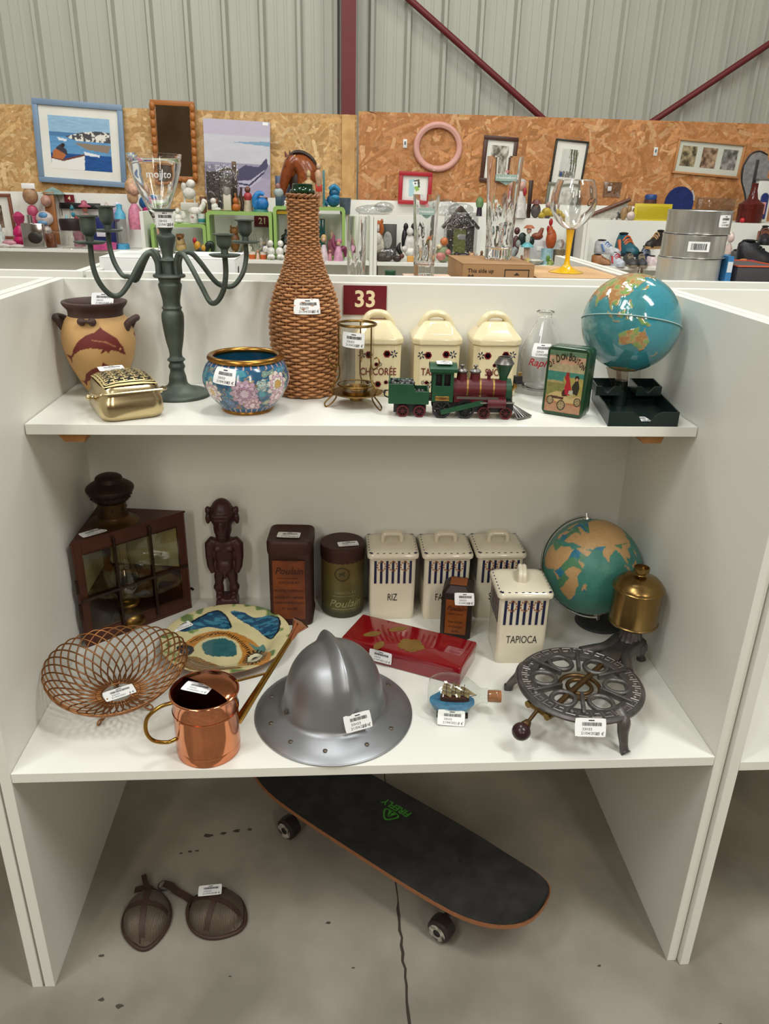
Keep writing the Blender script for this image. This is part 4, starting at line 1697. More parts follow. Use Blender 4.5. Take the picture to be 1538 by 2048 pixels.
loft(m, [rsec(w - .006, w - .006, .012, 0), rsec(w, w, .014, .003), rsec(w, w, .014, .012), rsec(w - .003, w - .003, .013, .014), rsec(w - .003, w - .003, .013, h - .006), rsec(w, w, .014, h - .004), rsec(w, w, .014, h)])
m.build('body', M_RUST, t, smooth=40)
m = MB()
loft(m, [rsec(w + .002, w + .002, .015, h), rsec(w + .003, w + .003, .015, h + .022), rsec(w - .002, w - .002, .015, h + .027), rsec(w - .012, w - .012, .013, h + .0265), rsec(w - .016, w - .016, .012, h + .025)])
m.build('lid', M_RUST, t, smooth=40)
M_ORP = mat('orange_tin_print', '7a3c16', .5, .1, noise=(26, .65), col2='4b2312')
M_EMB = mat('embossed_dark', '35190f', .5, .2)


def label_panel(parent, fn, w, h, lines, mo=M_ORP, me=M_EMB):
    m = MB()
    v, f = quad2(-w / 2, -h / 2, w / 2, h / 2)
    decal(m, fn, v, f, .0006)
    p = m.build('label_panel', mo, parent, fix=False)
    k = MB()
    for body, y, s, sh in lines:
        tv, tf = text_geo(body, s, shear=sh, bold=.01)
        mw = np.abs(tv[:, 0]).max() * 2
        q = min(1, w * .92 / mw)
        decal(k, fn, tv[:, :2] * (q, 1) + (0, y), tf, .0011)
    decal(k, fn, *quad2(-w * .34, h * .20, w * .28, h * .208), .0011)
    k.build('lettering', me, p, smooth=0, fix=False)
    return p


fn = plane_map((-.002, -w / 2 + .0008, h * .50), (1, 0, 0), (0, 0, 1))
LN = (('PULVÉRISÉ', .073, .009, 0), ('Poulain', .047, .023, .35), ('CHOCOLAT', .019, .008, .2), ('POUDRE SUPÉRIEURE', -.001, .008, 0), ('GOÛTEZ ET COMPAREZ', -.018, .0075, 0), ('GARANTI PUR CACAO', -.031, .0075, 0), ('ET SUCRE', -.046, .0075, 0))
label_panel(t, fn, .070, .145, LN)
sticker(t, plane_map((-.004, -.008, h + .0262), (1, -.04, 0), (0, 1, 0)), .050, .028, '18 €')

t = thing('cocoa_tin', 'round olive tin with brown lid and embossed script', 'tin', (.553, .531, Z1))
r = .0485


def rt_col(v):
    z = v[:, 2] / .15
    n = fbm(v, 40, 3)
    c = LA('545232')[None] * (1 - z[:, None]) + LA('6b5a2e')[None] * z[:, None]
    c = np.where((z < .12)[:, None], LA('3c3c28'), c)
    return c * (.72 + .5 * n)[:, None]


m = MB()
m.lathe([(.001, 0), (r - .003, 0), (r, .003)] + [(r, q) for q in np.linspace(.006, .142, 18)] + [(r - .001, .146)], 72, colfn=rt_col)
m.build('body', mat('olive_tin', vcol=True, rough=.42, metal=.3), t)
m = MB()
m.lathe(densify([(r + .001, .140), (r + .0018, .143), (r + .0018, .168), (r - .001, .172), (r - .006, .1725), (.001, .172)], 2), 60)
m.build('lid', M_RUST, t)
m = MB()
a = np.linspace(0, 2 * pi, 240)
m.tube(np.stack([(r + .0004) * np.cos(a), (r + .0004) * np.sin(a), .1385 + .0022 * np.abs(np.sin(a * 14))], 1), .0012, 5)
m.build('scalloped_edge', M_RUST, t)
fn = cyl_map(r, .04, radians(-88))
k = MB()
tv, tf = text_geo('Poulain', .026, shear=.35, bold=.012)
decal(k, fn, tv[:, :2] + (.004, -.002), tf, .0009)
decal(k, fn, *quad2(-.026, -.016, .03, -.0145, 10), .0009)
tv, tf = text_geo('CHOCOLAT', .009)
decal(k, fn, tv[:, :2] + (.004, .026), tf, .0009)
decal(k, fn, *quad2(-.026, .017, .024, .0182, 8), .0009)
k.build('lettering', mat('emboss_olive', '8d8a5e', .35, .4), t, smooth=0, fix=False)
k = MB()
n = 40
a = np.arange(n + 1) * 2 * pi / n
v = np.concatenate([np.stack([-.003 + .017 * np.cos(a), .073 + .017 * np.sin(a)], 1), np.stack([-.003 + .0145 * np.cos(a), .073 + .0145 * np.sin(a)], 1)])
decal(k, fn, v, [(i, i + 1, n + 2 + i, n + 1 + i) for i in range(n)], .0008)
foal = np.array([(-9, 2), (-5, 4), (0, 3), (4, 6), (7, 7), (8, 5), (5, 3), (4, 0), (8, -4), (7, -5), (2, -2), (-3, -2), (-6, -6), (-8, -6), (-6, -2), (-7, 1)]) * .0009 + (-.003, .073)
decal(k, fn, foal, [tuple(range(len(foal)))], .0008)
k.build('foal_medallion', mat('emboss_dark_olive', '39331d', .4, .2), t, smooth=0, fix=False)
sticker(t, plane_map((.012, -.016, .1732), (1, .16, 0), (0, 1, 0)), .046, .024, '15 €')

t = thing('cocoa_tin', 'small dark brown tin with orange printed panels', 'tin', (.804, .425, Z1), radians(-14))
w, h = .066, .108
m = MB()


def csec(w, ch, z):
    q = w / 2
    return np.array([(q, -q + ch, z), (q, q - ch, z), (q - ch, q, z), (-q + ch, q, z), (-q, q - ch, z), (-q, -q + ch, z), (-q + ch, -q, z), (q - ch, -q, z)])


loft(m, [csec(w, .007, 0), csec(w, .007, h), csec(w - .003, .007, h + .004), csec(w - .022, .006, h + .016)])
m.build('body', mat('dark_tin', '2c1d18', .42, .3, noise=(20, .5), col2='1d1310'), t, smooth=30)
for k_, (o_, ux) in enumerate((((0, -w / 2, h / 2), (1, 0, 0)), ((-w / 2, 0, h / 2), (0, -1, 0)))):
    fn = plane_map(o_, ux, (0, 0, 1))
    label_panel(t, fn, .046, .084, (('Poulain', .022, .014, .35), ('CHOCOLAT', .008, .006, 0), ('PUR SUCRE', -.012, .006, 0), ('ET CACAO', -.024, .006, 0), ('BLOIS', -.035, .006, 0)), mat('orange_print_bright', '87481b', .4, .1, noise=(30, .5), col2='5a2c12'))
m = MB()
decal(m, plane_map((0, .001, h + .0162), (1, 0, 0), (0, 1, 0)), *quad2(-.018, -.018, .018, .018), .0002)
m.build('top_print', MATS['orange_print_bright'], t)
sticker(t, plane_map((.016, -w / 2 - .0022, h - .006), (1, 0, .1), (0, .12, 1)), .042, .029, '16 €')

# ---- ivory canisters with navy stripes
M_IV = mat('ivory_glaze', 'ddd4bd', .2, coat=.4, noise=(5, .15), col2='d2c6a8')
M_NAVY = mat('navy_glaze', '1d2140', .3)
M_WR = mat('wreath_rust', '9c5a30', .35)


def ivory_canister(label, word, loc, rz=0., hrot=0., group='ivory striped canisters'):
    t = thing('kitchen_canister', label, 'canister', loc, rz, group)
    w = .102
    m = MB()
    loft(m, [rsec(w - .006, w - .006, .008, .0), rsec(w - .003, w - .003, .010, .003), rsec(w - .001, w - .001, .010, .02), rsec(w + .001, w + .001, .010, .154)])
    m.build('body', M_IV, t, smooth=50)
    m = MB()
    loft(m, [rsec(w + .004, w + .004, .012, .154), rsec(w + .012, w + .012, .013, .156), rsec(w + .013, w + .013, .014, .162), rsec(w + .008, w + .008, .014, .167), rsec(w - .014, w - .014, .015, .172), rsec(w - .05, w - .05, .015, .176), rsec(w - .085, w - .085, .006, .1765)])
    lid = m.build('lid', M_IV, t, smooth=60)
    m = MB()
    P = smooth_path([(-.021, 0, .172), (-.021, 0, .186), (-.016, 0, .193), (0, 0, .194), (.016, 0, .193), (.021, 0, .186), (.021, 0, .172)], 5)
    P = P @ np.array([[cos(hrot), sin(hrot), 0], [-sin(hrot), cos(hrot), 0], [0, 0, 1]])
    sd = np.array([-sin(hrot), cos(hrot), 0]) * .004
    m.tube(P - sd, .0055, 8)
    m.tube(P + sd, .0055, 8)
    m.build('lid_handle', M_IV, lid, smooth=80)
    for s in range(4):
        k = MB()
        Rm = Matrix.Rotation(s * pi / 2, 4, 'Z')
        for q in np.linspace(-.048, .048, 8):
            v = [(q - .0026, -w / 2 - .0022, .1682), (q + .0026, -w / 2 - .0022, .1682), (q + .0026, -w / 2 + .0020, .1694), (q - .0026, -w / 2 + .0020, .1694)]
            k.add(v, [(0, 1, 2, 3)])
        k.xf(Rm)
        stuff(k.build('dash_border', M_NAVY, lid, smooth=0, fix=False))
    for face in (0, 1, 3):
        a = face * pi / 2
        fn0 = plane_map((sin(a) * (w / 2 + .0006), -cos(a) * (w / 2 + .0006), 0), (cos(a), sin(a), 0), (0, 0, 1))
        k, k2 = MB(), MB()
        for i, q in enumerate(np.linspace(-.039, .039, 7)):
            decal(k, fn0, *quad2(q - .0027, .094, q + .0027, .150), .0006)
            if i % 2:
                for e in range(11):
                    b = e * 2 * pi / 11
                    decal(k2, fn0, *disc2(q + .0088 * cos(b), .137 + .011 * sin(b), .002, n=6), .0009)
        stuff(k.build('stripes', M_NAVY, t, smooth=0, fix=False))
        stuff(k2.build('wreaths', M_WR, t, smooth=0, fix=False))
    k = MB()
    tv, tf = text_geo(word, .020)
    tv = tv * (.76, 1.25, 1)
    decal(k, plane_map((0, -w / 2 - .0002, .058), (1, 0, 0), (0, 0, 1)), tv[:, :2], tf)
    k.build('lettering', mat('black_letter', '1d1c1c', .4), t, smooth=0, fix=False)
    return t


t = ivory_canister('ivory striped canister lettered RIZ with a sticker on its lid', 'RIZ', (.664, .527, Z1))
sticker(t, plane_map((0, -.030, .1735), (1, 0, 0), (0, 1, .12)), .040, .022, '45 €')
ivory_canister('ivory striped canister lettered FARINE, behind the small brown tin', 'FARINE', (.785, .525, Z1))
ivory_canister('ivory striped canister lettered SUCRE, between the FARINE canister and the globe', 'SUCRE', (.905, .527, Z1))
ivory_canister('ivory striped canister lettered TAPIOCA standing forward of the others', 'TAPIOCA', (.918, .345, Z1), radians(-1), radians(80))

# ---- red lacquer box
t = thing('lacquer_box', 'long red lacquer box with gold flower on its lid', 'box', (.689, .326, Z1), radians(-27))
bw_, bd_, bh = .262, .108, .042
m = MB()
loft(m, [rsec(bw_ - .006, bd_ - .006, .004, 0), rsec(bw_ - .002, bd_ - .002, .004, .002), rsec(bw_ - .001, bd_ - .001, .004, .026)])
M_LAC = mat('red_lacquer', '7d0b14', .09, coat=.8)
m.build('body', M_LAC, t, smooth=40)
m = MB()
loft(m, [rsec(bw_, bd_, .004, .0265), rsec(bw_ + .001, bd_ + .001, .004, .038), rsec(bw_ - .002, bd_ - .002, .004, .041), rsec(bw_ - .008, bd_ - .008, .003, bh)])
lid = m.build('lid', M_LAC, t, smooth=40)
fnl = plane_map((0, 0, bh), (1, 0, 0), (0, 1, 0))
cs, sn = cos(radians(27)), sin(radians(27))


def wl(p):   # from shelf axes to the turned box
    return [(x * cs - y * sn, x * sn + y * cs) for x, y in p]


M_GOLD = mat('gold_lacquer', '8a6a32', .35, .3, noise=(60, .4), col2='6d4a22')
st_ = wl([(-.052, .060), (-.052, .039), (-.044, .018), (-.030, .0)])
k = MB()
for (x0, y0), (x1, y1) in zip(st_[:-1], st_[1:]):
    d = np.array([x1 - x0, y1 - y0])
    n_ = np.array([-d[1], d[0]]) / np.linalg.norm(d) * .0022
    decal(k, fnl, [(x0 - n_[0], y0 - n_[1]), (x1 - n_[0], y1 - n_[1]), (x1 + n_[0], y1 + n_[1]), (x0 + n_[0], y0 + n_[1])], [(0, 1, 2, 3)])
k.build('gold_stem', mat('gold_dull', '7c2a1e', .3, .2), lid, smooth=0, fix=False)
for (cx, cy), l, w2, rot in (((-.075, .023), .021, .0095, .25), ((-.020, .041), .021, .009, .30), ((-.064, -.021), .018, .009, 1.0)):
    c2 = wl([(cx, cy)])[0]
    u = np.linspace(0, 2 * pi, 24, endpoint=False)
    v = np.stack([l * np.cos(u), w2 * np.sin(u) * np.abs(np.sin(u)) ** .4], 1)
    rt = rot + radians(27)
    v = v @ np.array([[cos(rt), sin(rt)], [-sin(rt), cos(rt)]]) + c2
    k = MB()
    decal(k, fnl, v, [tuple(range(24))])
    k.build('gold_leaf', M_GOLD, lid, smooth=0, fix=False)
c2 = wl([(.002, -.022)])[0]
u = np.linspace(0, 2 * pi, 60, endpoint=False)
rr = .026 * (.80 + .16 * np.abs(np.cos(2.5 * u)) + .04 * np.cos(15 * u))
k = MB()
decal(k, fnl, np.stack([c2[0] + rr * np.cos(u) * 1.15, c2[1] + rr * np.sin(u)], 1), [tuple(range(60))])
k.build('gold_flower', M_GOLD, lid, smooth=0, fix=False)
sticker(t, plane_map((-.04, -bd_ / 2 - .0012, .022), (1, 0, 0), (0, .1, 1)), .050, .026, '10 €')

# ---- earthenware dish with a painted fish
t = thing('fish_plate', 'large earthenware dish painted with a colourful fish', 'plate', (.307, .371, Z1))
FB = [(-.093, -.019), (-.087, .005), (-.066, .036), (-.028, .053), (.011, .045), (.052, .012), (.082, -.033), (.098, -.063), (.099, -.091), (.084, -.109), (.056, -.105), (.034, -.102), (.032, -.074), (.037, -.042), (.023, .002), (.004, .024), (-.017, .031), (-.052, .018), (-.070, -.016), (-.077, -.048)]
F1 = [(-.107, .037), (-.083, .071), (-.054, .104), (-.028, .112), (-.006, .090), (.001, .063), (-.021, .060), (-.048, .066), (-.080, .049), (-.095, .033)]
F2 = [(-.006, .110), (.019, .110), (.052, .088), (.091, .084), (.108, .067), (.109, .028), (.093, .007), (.072, .033), (.047, .066), (.021, .087)]
F3 = [(.045, .005), (.066, -.016), (.076, -.006), (.085, -.030), (.078, -.038), (.063, -.029)]
TE = [(-.053, -.001), (-.034, .018), (-.005, .022), (.016, .002), (.024, -.028), (.018, -.046), (-.032, -.043), (-.046, -.023)]
LO2 = [(-.092, -.064), (-.063, -.047), (-.029, -.066), (.006, -.089), (.047, -.114), (.017, -.120), (-.030, -.125), (-.066, -.113)]
SPN = [(-.076, .008), (-.054, .032), (-.026, .044), (-.003, .040), (.022, .016), (.042, -.015), (.056, -.046)]


FB, F1, F2, F3, TE, LO2 = [smooth_path([(a, b, 0) for a, b in q], 4, closed=True)[:, :2] for q in (FB, F1, F2, F3, TE, LO2)]


def plate_col(v):
    n = fbm(v, 45, 2)
    n3 = fbm(v * np.array([1, 3.5, 1]), 60, 6)
    x, y = v[:, 0] + .006 * (fbm(v, 60, 12) - .5), v[:, 1] + .006 * (fbm(v, 60, 22) - .5)
    c = LA('cfc394')[None] * (.9 + .2 * n)[:, None]
    gl = vnoise(v, 70, 40)
    c = np.where(((np.hypot(x, y) > .085) & (gl > .70))[:, None], LA('8f9c62'), c)
    c = np.where(((np.hypot(x, y) > .085) & (gl > .80))[:, None], LA('63794a'), c)
    stroke = .65 + .7 * n3
    c = np.where(inpoly(x, y, FB)[:, None], LA('b57a35') * stroke[:, None], c)
    for p in (F1, F2):
        c = np.where(inpoly(x, y, p)[:, None], LA('244a66') * stroke[:, None] + LA('3c7f86') * (n3 > .55)[:, None] * .5, c)
        ed = segd(x, y, p[:20]) if p is F1 else segd(x, y, p[12:28])
        c = np.where(((ed < .004) & inpoly(x, y, p))[:, None], LA('17222c'), c)
    c = np.where(inpoly(x, y, F3)[:, None], LA('4d7a72'), c)
    c = np.where(inpoly(x, y, TE)[:, None], LA('2f6064') * stroke[:, None], c)
    s2 = np.abs(np.sin((y + .35 * x) * 520 + 6 * n))
    lw = inpoly(x, y, LO2)
    c = np.where(lw[:, None], np.where((s2 > .6)[:, None], LA('a3763c'), LA('4e4233')), c)
    d = np.hypot(x + .081, (y + .026) * .8)
    c = np.where((d < .017)[:, None], LA('2b2e33'), c)
    c = np.where((d < .007)[:, None], LA('59646a'), c)
    sp = segd(x, y, SPN)
    along = np.sin((x * 1.3 - y) * 620)
    c = np.where(((sp < .0042) & (along > -.1))[:, None], LA('2a1c12'), c)
    a = np.arctan2(y + .065, x - .065)
    d = np.hypot(x - .065, (y + .065) * .62)
    c = np.where(((d < .0245) & (np.sin(a * 26) > -.2))[:, None], LA('2b2018'), c)
    c = np.where((d < .0185)[:, None], LA('3a3023'), c)
    c = np.where((d < .0155)[:, None], LA('ded6b2'), c)
    c = np.where((d < .0075)[:, None], LA('17140f'), c)
    return c


pp = densify([(.0005, .0085), (.04, .0085), (.075, .0095), (.088, .012), (.105, .021), (.122, .0265), (.1335, .0285), (.135, .0275)], 15)
m = MB()
m.lathe(pp[::1], 300, colfn=plate_col)
m.build('dish', mat('glazed_paint', vcol=True, rough=.14, coat=.5), t, smooth=180)
m = MB()
m.lathe(densify([(.1352, .0278), (.134, .025), (.118, .018), (.092, .006), (.085, 0), (.08, .002), (.001, .003)], 3), 80)
m.build('underside', mat('bare_earthenware', '8a5c40', .6), t)
zf = interp_r([(z, r) for r, z in pp])
sticker(t, plane_map((-.103, .048, .0245), (.72, .62, .0), (-.62, .72, .0)), .046, .028, '12 €')

# ---- wire fruit basket
t = thing('wire_basket', 'round copper wire fruit basket on curled feet', 'basket', (.133, .192, Z1))
M_CW = mat('copper_wire', '9c6a40', .33, .85, noise=(30, .3), col2='6d4426')


def bowl(th, q):
    """q 0 at the base ring, 1 at the rim"""
    fr_ = (1 - np.sin(th)) * .5          # 1 at the front
    zr = .092 - .022 * fr_ ** 2 + .004 * np.cos(2 * th)
    r = .030 + .098 * q ** .66
    z = .030 + (zr - .030) * q ** 1.55
    return np.stack([r * np.cos(th), r * np.sin(th) - .014 * (1 - q), z], 1)


NW = 32
for k in range(NW):
    a0 = 2 * pi * k / NW
    s = np.linspace(-1, 1, 41)
    q = 1 - np.abs(s) ** 1.75
    q = np.clip(q, 0, 1)
    m = MB()
    m.tube(bowl(a0 + s * .86, q), .0015, 6)
    m.build('wire', M_CW, t, smooth=80)
m = MB()
a = np.arange(60) * 2 * pi / 60
for q in (0, .03):
    m.tube(bowl(a, np.full(60, q)), .0017, 6, closed=True)
m.build('base_ring', M_CW, t, smooth=80)
for ang in (-110, -15, 110):
    b = radians(ang)
    ux, uy = cos(b), sin(b)
    pts = [(.026, .034), (.036, .026), (.046, .014), (.056, .004), (.064, .003), (.067, .009), (.061, .013), (.055, .008), (.046, .010), (.034, .020), (.022, .032)]
    m = MB()
    P = smooth_path([(ux * r - uy * o, uy * r + ux * o - .014, z) for (r, z), o in zip(pts, np.linspace(-.004, .004, 11))], 5)
    m.tube(P, .0016, 6)
    m.build('foot', M_CW, t, smooth=80)
sticker(t, plane_map((.004, -.020, .0335), (.85, .52, 0), (-.52, .85, .1)), .056, .028, '8 €')

# ---- copper watering can
t = thing('watering_can', 'polished copper watering can with brass handle and spout', 'watering can', (.316, .056, Z1))
M_CU = mat('polished_copper', 'd38a63', .13, 1., noise=(5, .2), col2='b8704c')
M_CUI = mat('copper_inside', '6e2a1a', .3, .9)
cr_ = .0545
m = MB()
m.lathe(densify([(.001, 0), (cr_ - .006, 0), (cr_ - .001, .003), (cr_, .010), (cr_, .018), (cr_ - .0008, .0195), (cr_, .021), (cr_, .084), (cr_ + .0012, .0855), (cr_, .087), (cr_ + .0012, .0885), (cr_, .090), (cr_, .116), (cr_ + .003, .119), (cr_ + .0035, .121), (cr_ + .001, .1225)], 2), 72)
m.build('body', M_CU, t, smooth=50)
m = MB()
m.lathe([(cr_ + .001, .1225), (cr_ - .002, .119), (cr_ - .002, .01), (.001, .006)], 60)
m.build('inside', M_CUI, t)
m = MB()
n = 40
ang = np.linspace(radians(-38), radians(142), n)
rad = np.linspace(0, 1, 14)
P = np.zeros((n, 14, 3))
for i, a in enumerate(ang):
    for j, q in enumerate(rad):
        P[i, j] = (cr_ * cos(a) * q + 0, cr_ * sin(a) * q, .1215 + .011 * (1 - q ** 2) ** .6)
m.grid(P)
m.build('half_cover', M_CU, t, smooth=180)
M_BRT = mat('brass_tube', 'a8823f', .2, 1.)
m = MB()
hx, hy = -.93, -.30
P = smooth_path([(hx * r, hy * r, z) for r, z in ((cr_ - .002, .108), (cr_ + .022, .104), (cr_ + .043, .088), (cr_ + .048, .062), (cr_ + .038, .040), (cr_ + .015, .030), (cr_ - .002, .034))], 6)
m.tube(P, .0034, 10)
m.build('handle', M_BRT, t, smooth=80)
s0, s1 = np.array((cr_ - .004, .012, .045)), np.array((.150, .056, .196))
m = MB()
m.tube([s0, s0 * .55 + s1 * .45, s1], [.0075, .0055, .0042], 12)
m.build('spout', M_BRT, t, smooth=80)
m = MB()
m.tube([(.046, .022, .120), s0 * .45 + s1 * .55], .0022, 8)
m.build('spout_brace', M_BRT, t)
m = MB()
d = (s1 - s0) / np.linalg.norm(s1 - s0)
m.tube([s1 - d * .012, s1 + d * .002, s1 + d * .020, s1 + d * .022], [.0055, .0065, .0155, .001], 20)
m.build('rose', M_CU, t, smooth=40)
sticker(t, plane_map((-.012, .002, .1235), (.93, -.36, .02), (.36, .93, .0)), .050, .026, '15 €')

# ---- aluminium helmet with comb
t = thing('ridged_helmet', 'grey aluminium wide-brimmed helmet with raised ridge', 'helmet', (.533, .147, Z1))
t.scale = (.965, .985, .94)
nth, nr = 180, 70
th = np.arange(nth) * 2 * pi / nth
prof = densify([(.0005, .152), (.030, .149), (.058, .134), (.078, .108), (.090, .074), (.0945, .046), (.0975, .031), (.104, .023), (.118, .0175), (.136, .011), (.148, .0045), (.1505, .0015)], 7)
P = np.zeros((nth, len(prof), 3))
RD = radians(-72)          # ridge runs towards the wearer's brow
for j, (r, z) in enumerate(prof):
    for i, a in enumerate(th):
        x, y = r * cos(a), r * sin(a)
        u, w_ = x * cos(RD) + y * sin(RD), -x * sin(RD) + y * cos(RD)
        q = np.clip(u / .1, -1, 1)
        wid = .013 + .012 * max(0, q) ** 1.2
        hgt = .017 * (1 - .10 * q) * np.clip((z - .030) / .07, 0, 1) ** .8
        g_ = np.exp(-(w_ / wid) ** 2 * 1.2)
        # a ridge with a crisp crest
        g_ = .6 * g_ + .4 * max(0, 1 - abs(w_) / (wid * 1.15))
        nrm = np.array([x, y, .06 + .6 * z])
        nrm /= np.linalg.norm(nrm)
        P[i, j] = np.array([x, y, z]) + nrm * hgt * g_
m = MB()
m.grid(P, cu=True)
M_ALU = mat('brushed_aluminium', '9c9d9f', .42, .85, noise=(9, .45), col2='7b7c80', bump=(35, .06))
hm = m.build('shell', M_ALU, t, smooth=180)
m = MB()
a = np.arange(90) * 2 * pi / 90
m.tube(np.stack([.1502 * np.cos(a), .1502 * np.sin(a), np.full(90, .0022)], 1), .0018, 6, closed=True)
m.build('rolled_edge', M_ALU, t)
for ang in (-158, -128, -97, -62, -33, 165, 30, 80, 125):
    b = radians(ang)
    m = MB()
    m.lathe([(.0042, -.001), (.0042, .0006), (.0028, .0016), (.001, .0018)], 14, c=(.126 * cos(b), .126 * sin(b), .0152))
    m.build('rivet', mat('rivet_bronze', '6f6455', .4, .8), t)
m = MB()
b = radians(-155)
m.lathe([(.0055, 0), (.0055, .0015), (.003, .002), (.001, .001)], 14)
m.xf(M_frame((.0985 * cos(b), .0985 * sin(b), .036), (-sin(b), cos(b), 0), (.3 * cos(b) * -1, .3 * sin(b) * -1, 1)))
m.build('eyelet', MATS['rivet_bronze'], t)
b = radians(-68)
sticker(t, plane_map((.0995 * cos(b) + .006, .0995 * sin(b) - .002, .053), (.95, .20, .14), (-.05, .28, 1)), .050, .034, '25 €')
# ---- ship in a bottle
t = thing('ship_in_bottle', 'small corked glass bottle holding a model sailing ship', 'ship bottle', (.757, .138, Z1), radians(-6))
ZC = .041


def lathe_x(mb, prof, n=36):
    k = mb.mark()
    mb.lathe([(r, x) for x, r in prof], n)
    mb.xf(M_frame((0, 0, ZC), (0, 1, 0), (0, 0, 1)), k)


m = MB()
lathe_x(m, densify([(r, x) for x, r in ((-.050, .001), (-.0495, .018), (-.046, .029), (-.032, .0375), (-.012, .040), (.012, .037), (.030, .028), (.043, .0175), (.050, .0130), (.053, .0145), (.056, .0125), (.060, .0145), (.063, .0125), (.078, .0125), (.080, .014), (.081, .0125))], 4)[:, ::-1])
m.build('glass', clear_mat('bottle_glass', 'fbfdfb', .02, 1.6, .01), t, smooth=80)
m = MB()
lathe_x(m, [(.062, .001), (.062, .0108), (.084, .0112), (.086, .0105), (.086, .001)])
m.build('cork', mat('cork', '9a6238', .7, noise=(90, .5), col2='6a3d20'), t, smooth=40)
m = MB()
n = 40
a = np.arange(n) * 2 * pi / n
m.add(np.concatenate([np.stack([.042 * np.cos(a) - .004, .030 * np.sin(a), ZC - .014 + .0012 * np.sin(7 * a)], 1), np.stack([.034 * np.cos(a) - .004, .018 * np.sin(a), np.full(n, ZC - .031)], 1)]),
      [tuple(range(n)), tuple(range(2 * n - 1, n - 1, -1))] + [(i, (i + 1) % n, n + (i + 1) % n, n + i) for i in range(n)])
m.build('sea', mat('plaster_sea', '2b6186', .4, noise=(80, .6), col2='4b8fae', bump=(90, .6)), t)
m = MB()
H = []
for x in np.linspace(-.026, .028, 12):
    q = (x + .026) / .054
    wd = .0068 * (1 - abs(2 * q - .9) ** 2.5 * .8)
    zt = ZC - .0065 + .004 * (2 * q - 1) ** 2
    H.append([(x, -wd, zt), (x, -wd * .7, ZC - .014), (x, 0, ZC - .0165), (x, wd * .7, ZC - .014), (x, wd, zt)])
loft(m, H)
ship = m.build('hull', mat('ship_hull', '4a2a1a', .5), t)
m = MB()
m.tube([(.026, 0, ZC - .004), (.041, 0, ZC + .001)], .0007, 5)
for x, h in ((-.016, .025), (.001, .029), (.017, .023)):
    m.tube([(x, 0, ZC - .008), (x, 0, ZC + h)], .0007, 5)
stuff(m.build('masts', MATS['ship_hull'], ship))
for x, h in ((-.016, .025), (.001, .029), (.017, .023)):
    for z0, z1, wd in ((-.003, .007, .0105), (.008, .016, .009), (.017, .0235, .007)):
        if z1 > h:
            continue
        m = MB()
        g = np.linspace(-1, 1, 7)
        P = np.array([[(x + .0038 * (1 - v * v) + .001 - .0015 * u * u, u * wd, ZC + (z0 + z1) / 2 + v * (z1 - z0) / 2) for v in g] for u in g])
        m.grid(P @ np.array([[cos(.9), sin(.9), 0], [-sin(.9), cos(.9), 0], [0, 0, 1]]) * 1 if False else P)
        k = m.v[-1]
        # yards braced round so that the sails show their bellies
        q = 1.0
        k2 = k - np.array([x, 0, 0])
        m.v[-1] = k2 @ np.array([[cos(q), sin(q), 0], [-sin(q), cos(q), 0], [0, 0, 1]]) + np.array([x, 0, 0])
        m.build('sail', mat('sail_cloth', 'a8966b', .7, noise=(60, .4), col2='8a7748'), ship, smooth=80)
m = MB()
m.add([(.020, 0, ZC + .016), (.040, 0, ZC + .001), (.022, 0, ZC + .0)], [(0, 1, 2)])
m.build('jib', MATS['sail_cloth'], ship)
m = MB()
m.box((-.028, 0, .004), (.008, .036, .006)).box((.022, 0, .004), (.008, .034, .006)).box((-.003, 0, .0025), (.052, .010, .004))
m.build('cradle', mat('cradle_wood', '33231b', .5), t)
sticker(t, plane_map((-.006, -.034, .014), (1, .0, -.04), (0, .55, 1)), .050, .028, '8 €')

# ---- second globe
t = thing('desk_globe', 'green and beige political globe behind the brass tank', 'globe', (1.093, .425, Z1))
GZ = .158


def g2(P, lo, la, land):
    n2 = fbm(P, 26, 5)
    n = fbm(P, 5, 2)
    c = LA('3f7d70')[None] * (.8 + .3 * n)[:, None] * (.8 + .4 * n2)[:, None]
    cell = (np.floor((lo + 8 * np.sin(la * .11)) / 13) * 31 + np.floor((la + 7 * np.sin(lo * .13)) / 11) * 17).astype(int)
    h = (cell * 7919) % 100
    lc = np.where((h < 62)[:, None], LA('b48f60'), np.where((h < 82)[:, None], LA('4b7a58'), LA('256b86')))
    lc = np.where((la > 28)[:, None] & (lo > 60)[:, None], LA('b48f60'), lc)
    return np.where(land[:, None], lc * (.82 + .36 * n2)[:, None], c)


m, Q = globe_mesh(.1035, (-.557, -1.45, .745), 58, 6, radians(14), g2, .006)
m.xf(Matrix.Translation((0, 0, GZ)))
m.build('sphere', mat('globe_satin', vcol=True, rough=.42), t, smooth=180)
ax = Q @ np.array([0, 0, 1.])
e1 = Q @ np.array([cos(radians(-45)), sin(radians(-45)), 0])
c0 = np.array([0, 0, GZ])
M_CHR = mat('chrome', 'c9c8c4', .15, 1.)
m = MB()
a = np.linspace(0, pi, 40)
P = c0 + .1105 * (np.outer(np.cos(a), ax) + np.outer(np.sin(a), e1))
m.tube(P, .0028, 8)
m.build('meridian_arm', M_CHR, t, smooth=80)
for s in (1, -1):
    m = MB()
    m.cyl(c0 + s * ax * .103, c0 + s * ax * .117, .0035, n=10)
    m.cyl(c0 + s * ax * .1035, c0 + s * ax * .1065, .009, n=14)
    m.build('pivot_pin', M_CHR, t)
m = MB()
b0 = c0 - ax * .112
m.tube([b0, (.046, .02, .012)], .0032, 10)
m.build('stem', M_CHR, t)
m = MB()
m.lathe(densify([(.001, 0), (.050, 0), (.052, .003), (.045, .007), (.012, .012), (.001, .014)], 2), 36, c=(.046, .03, 0))
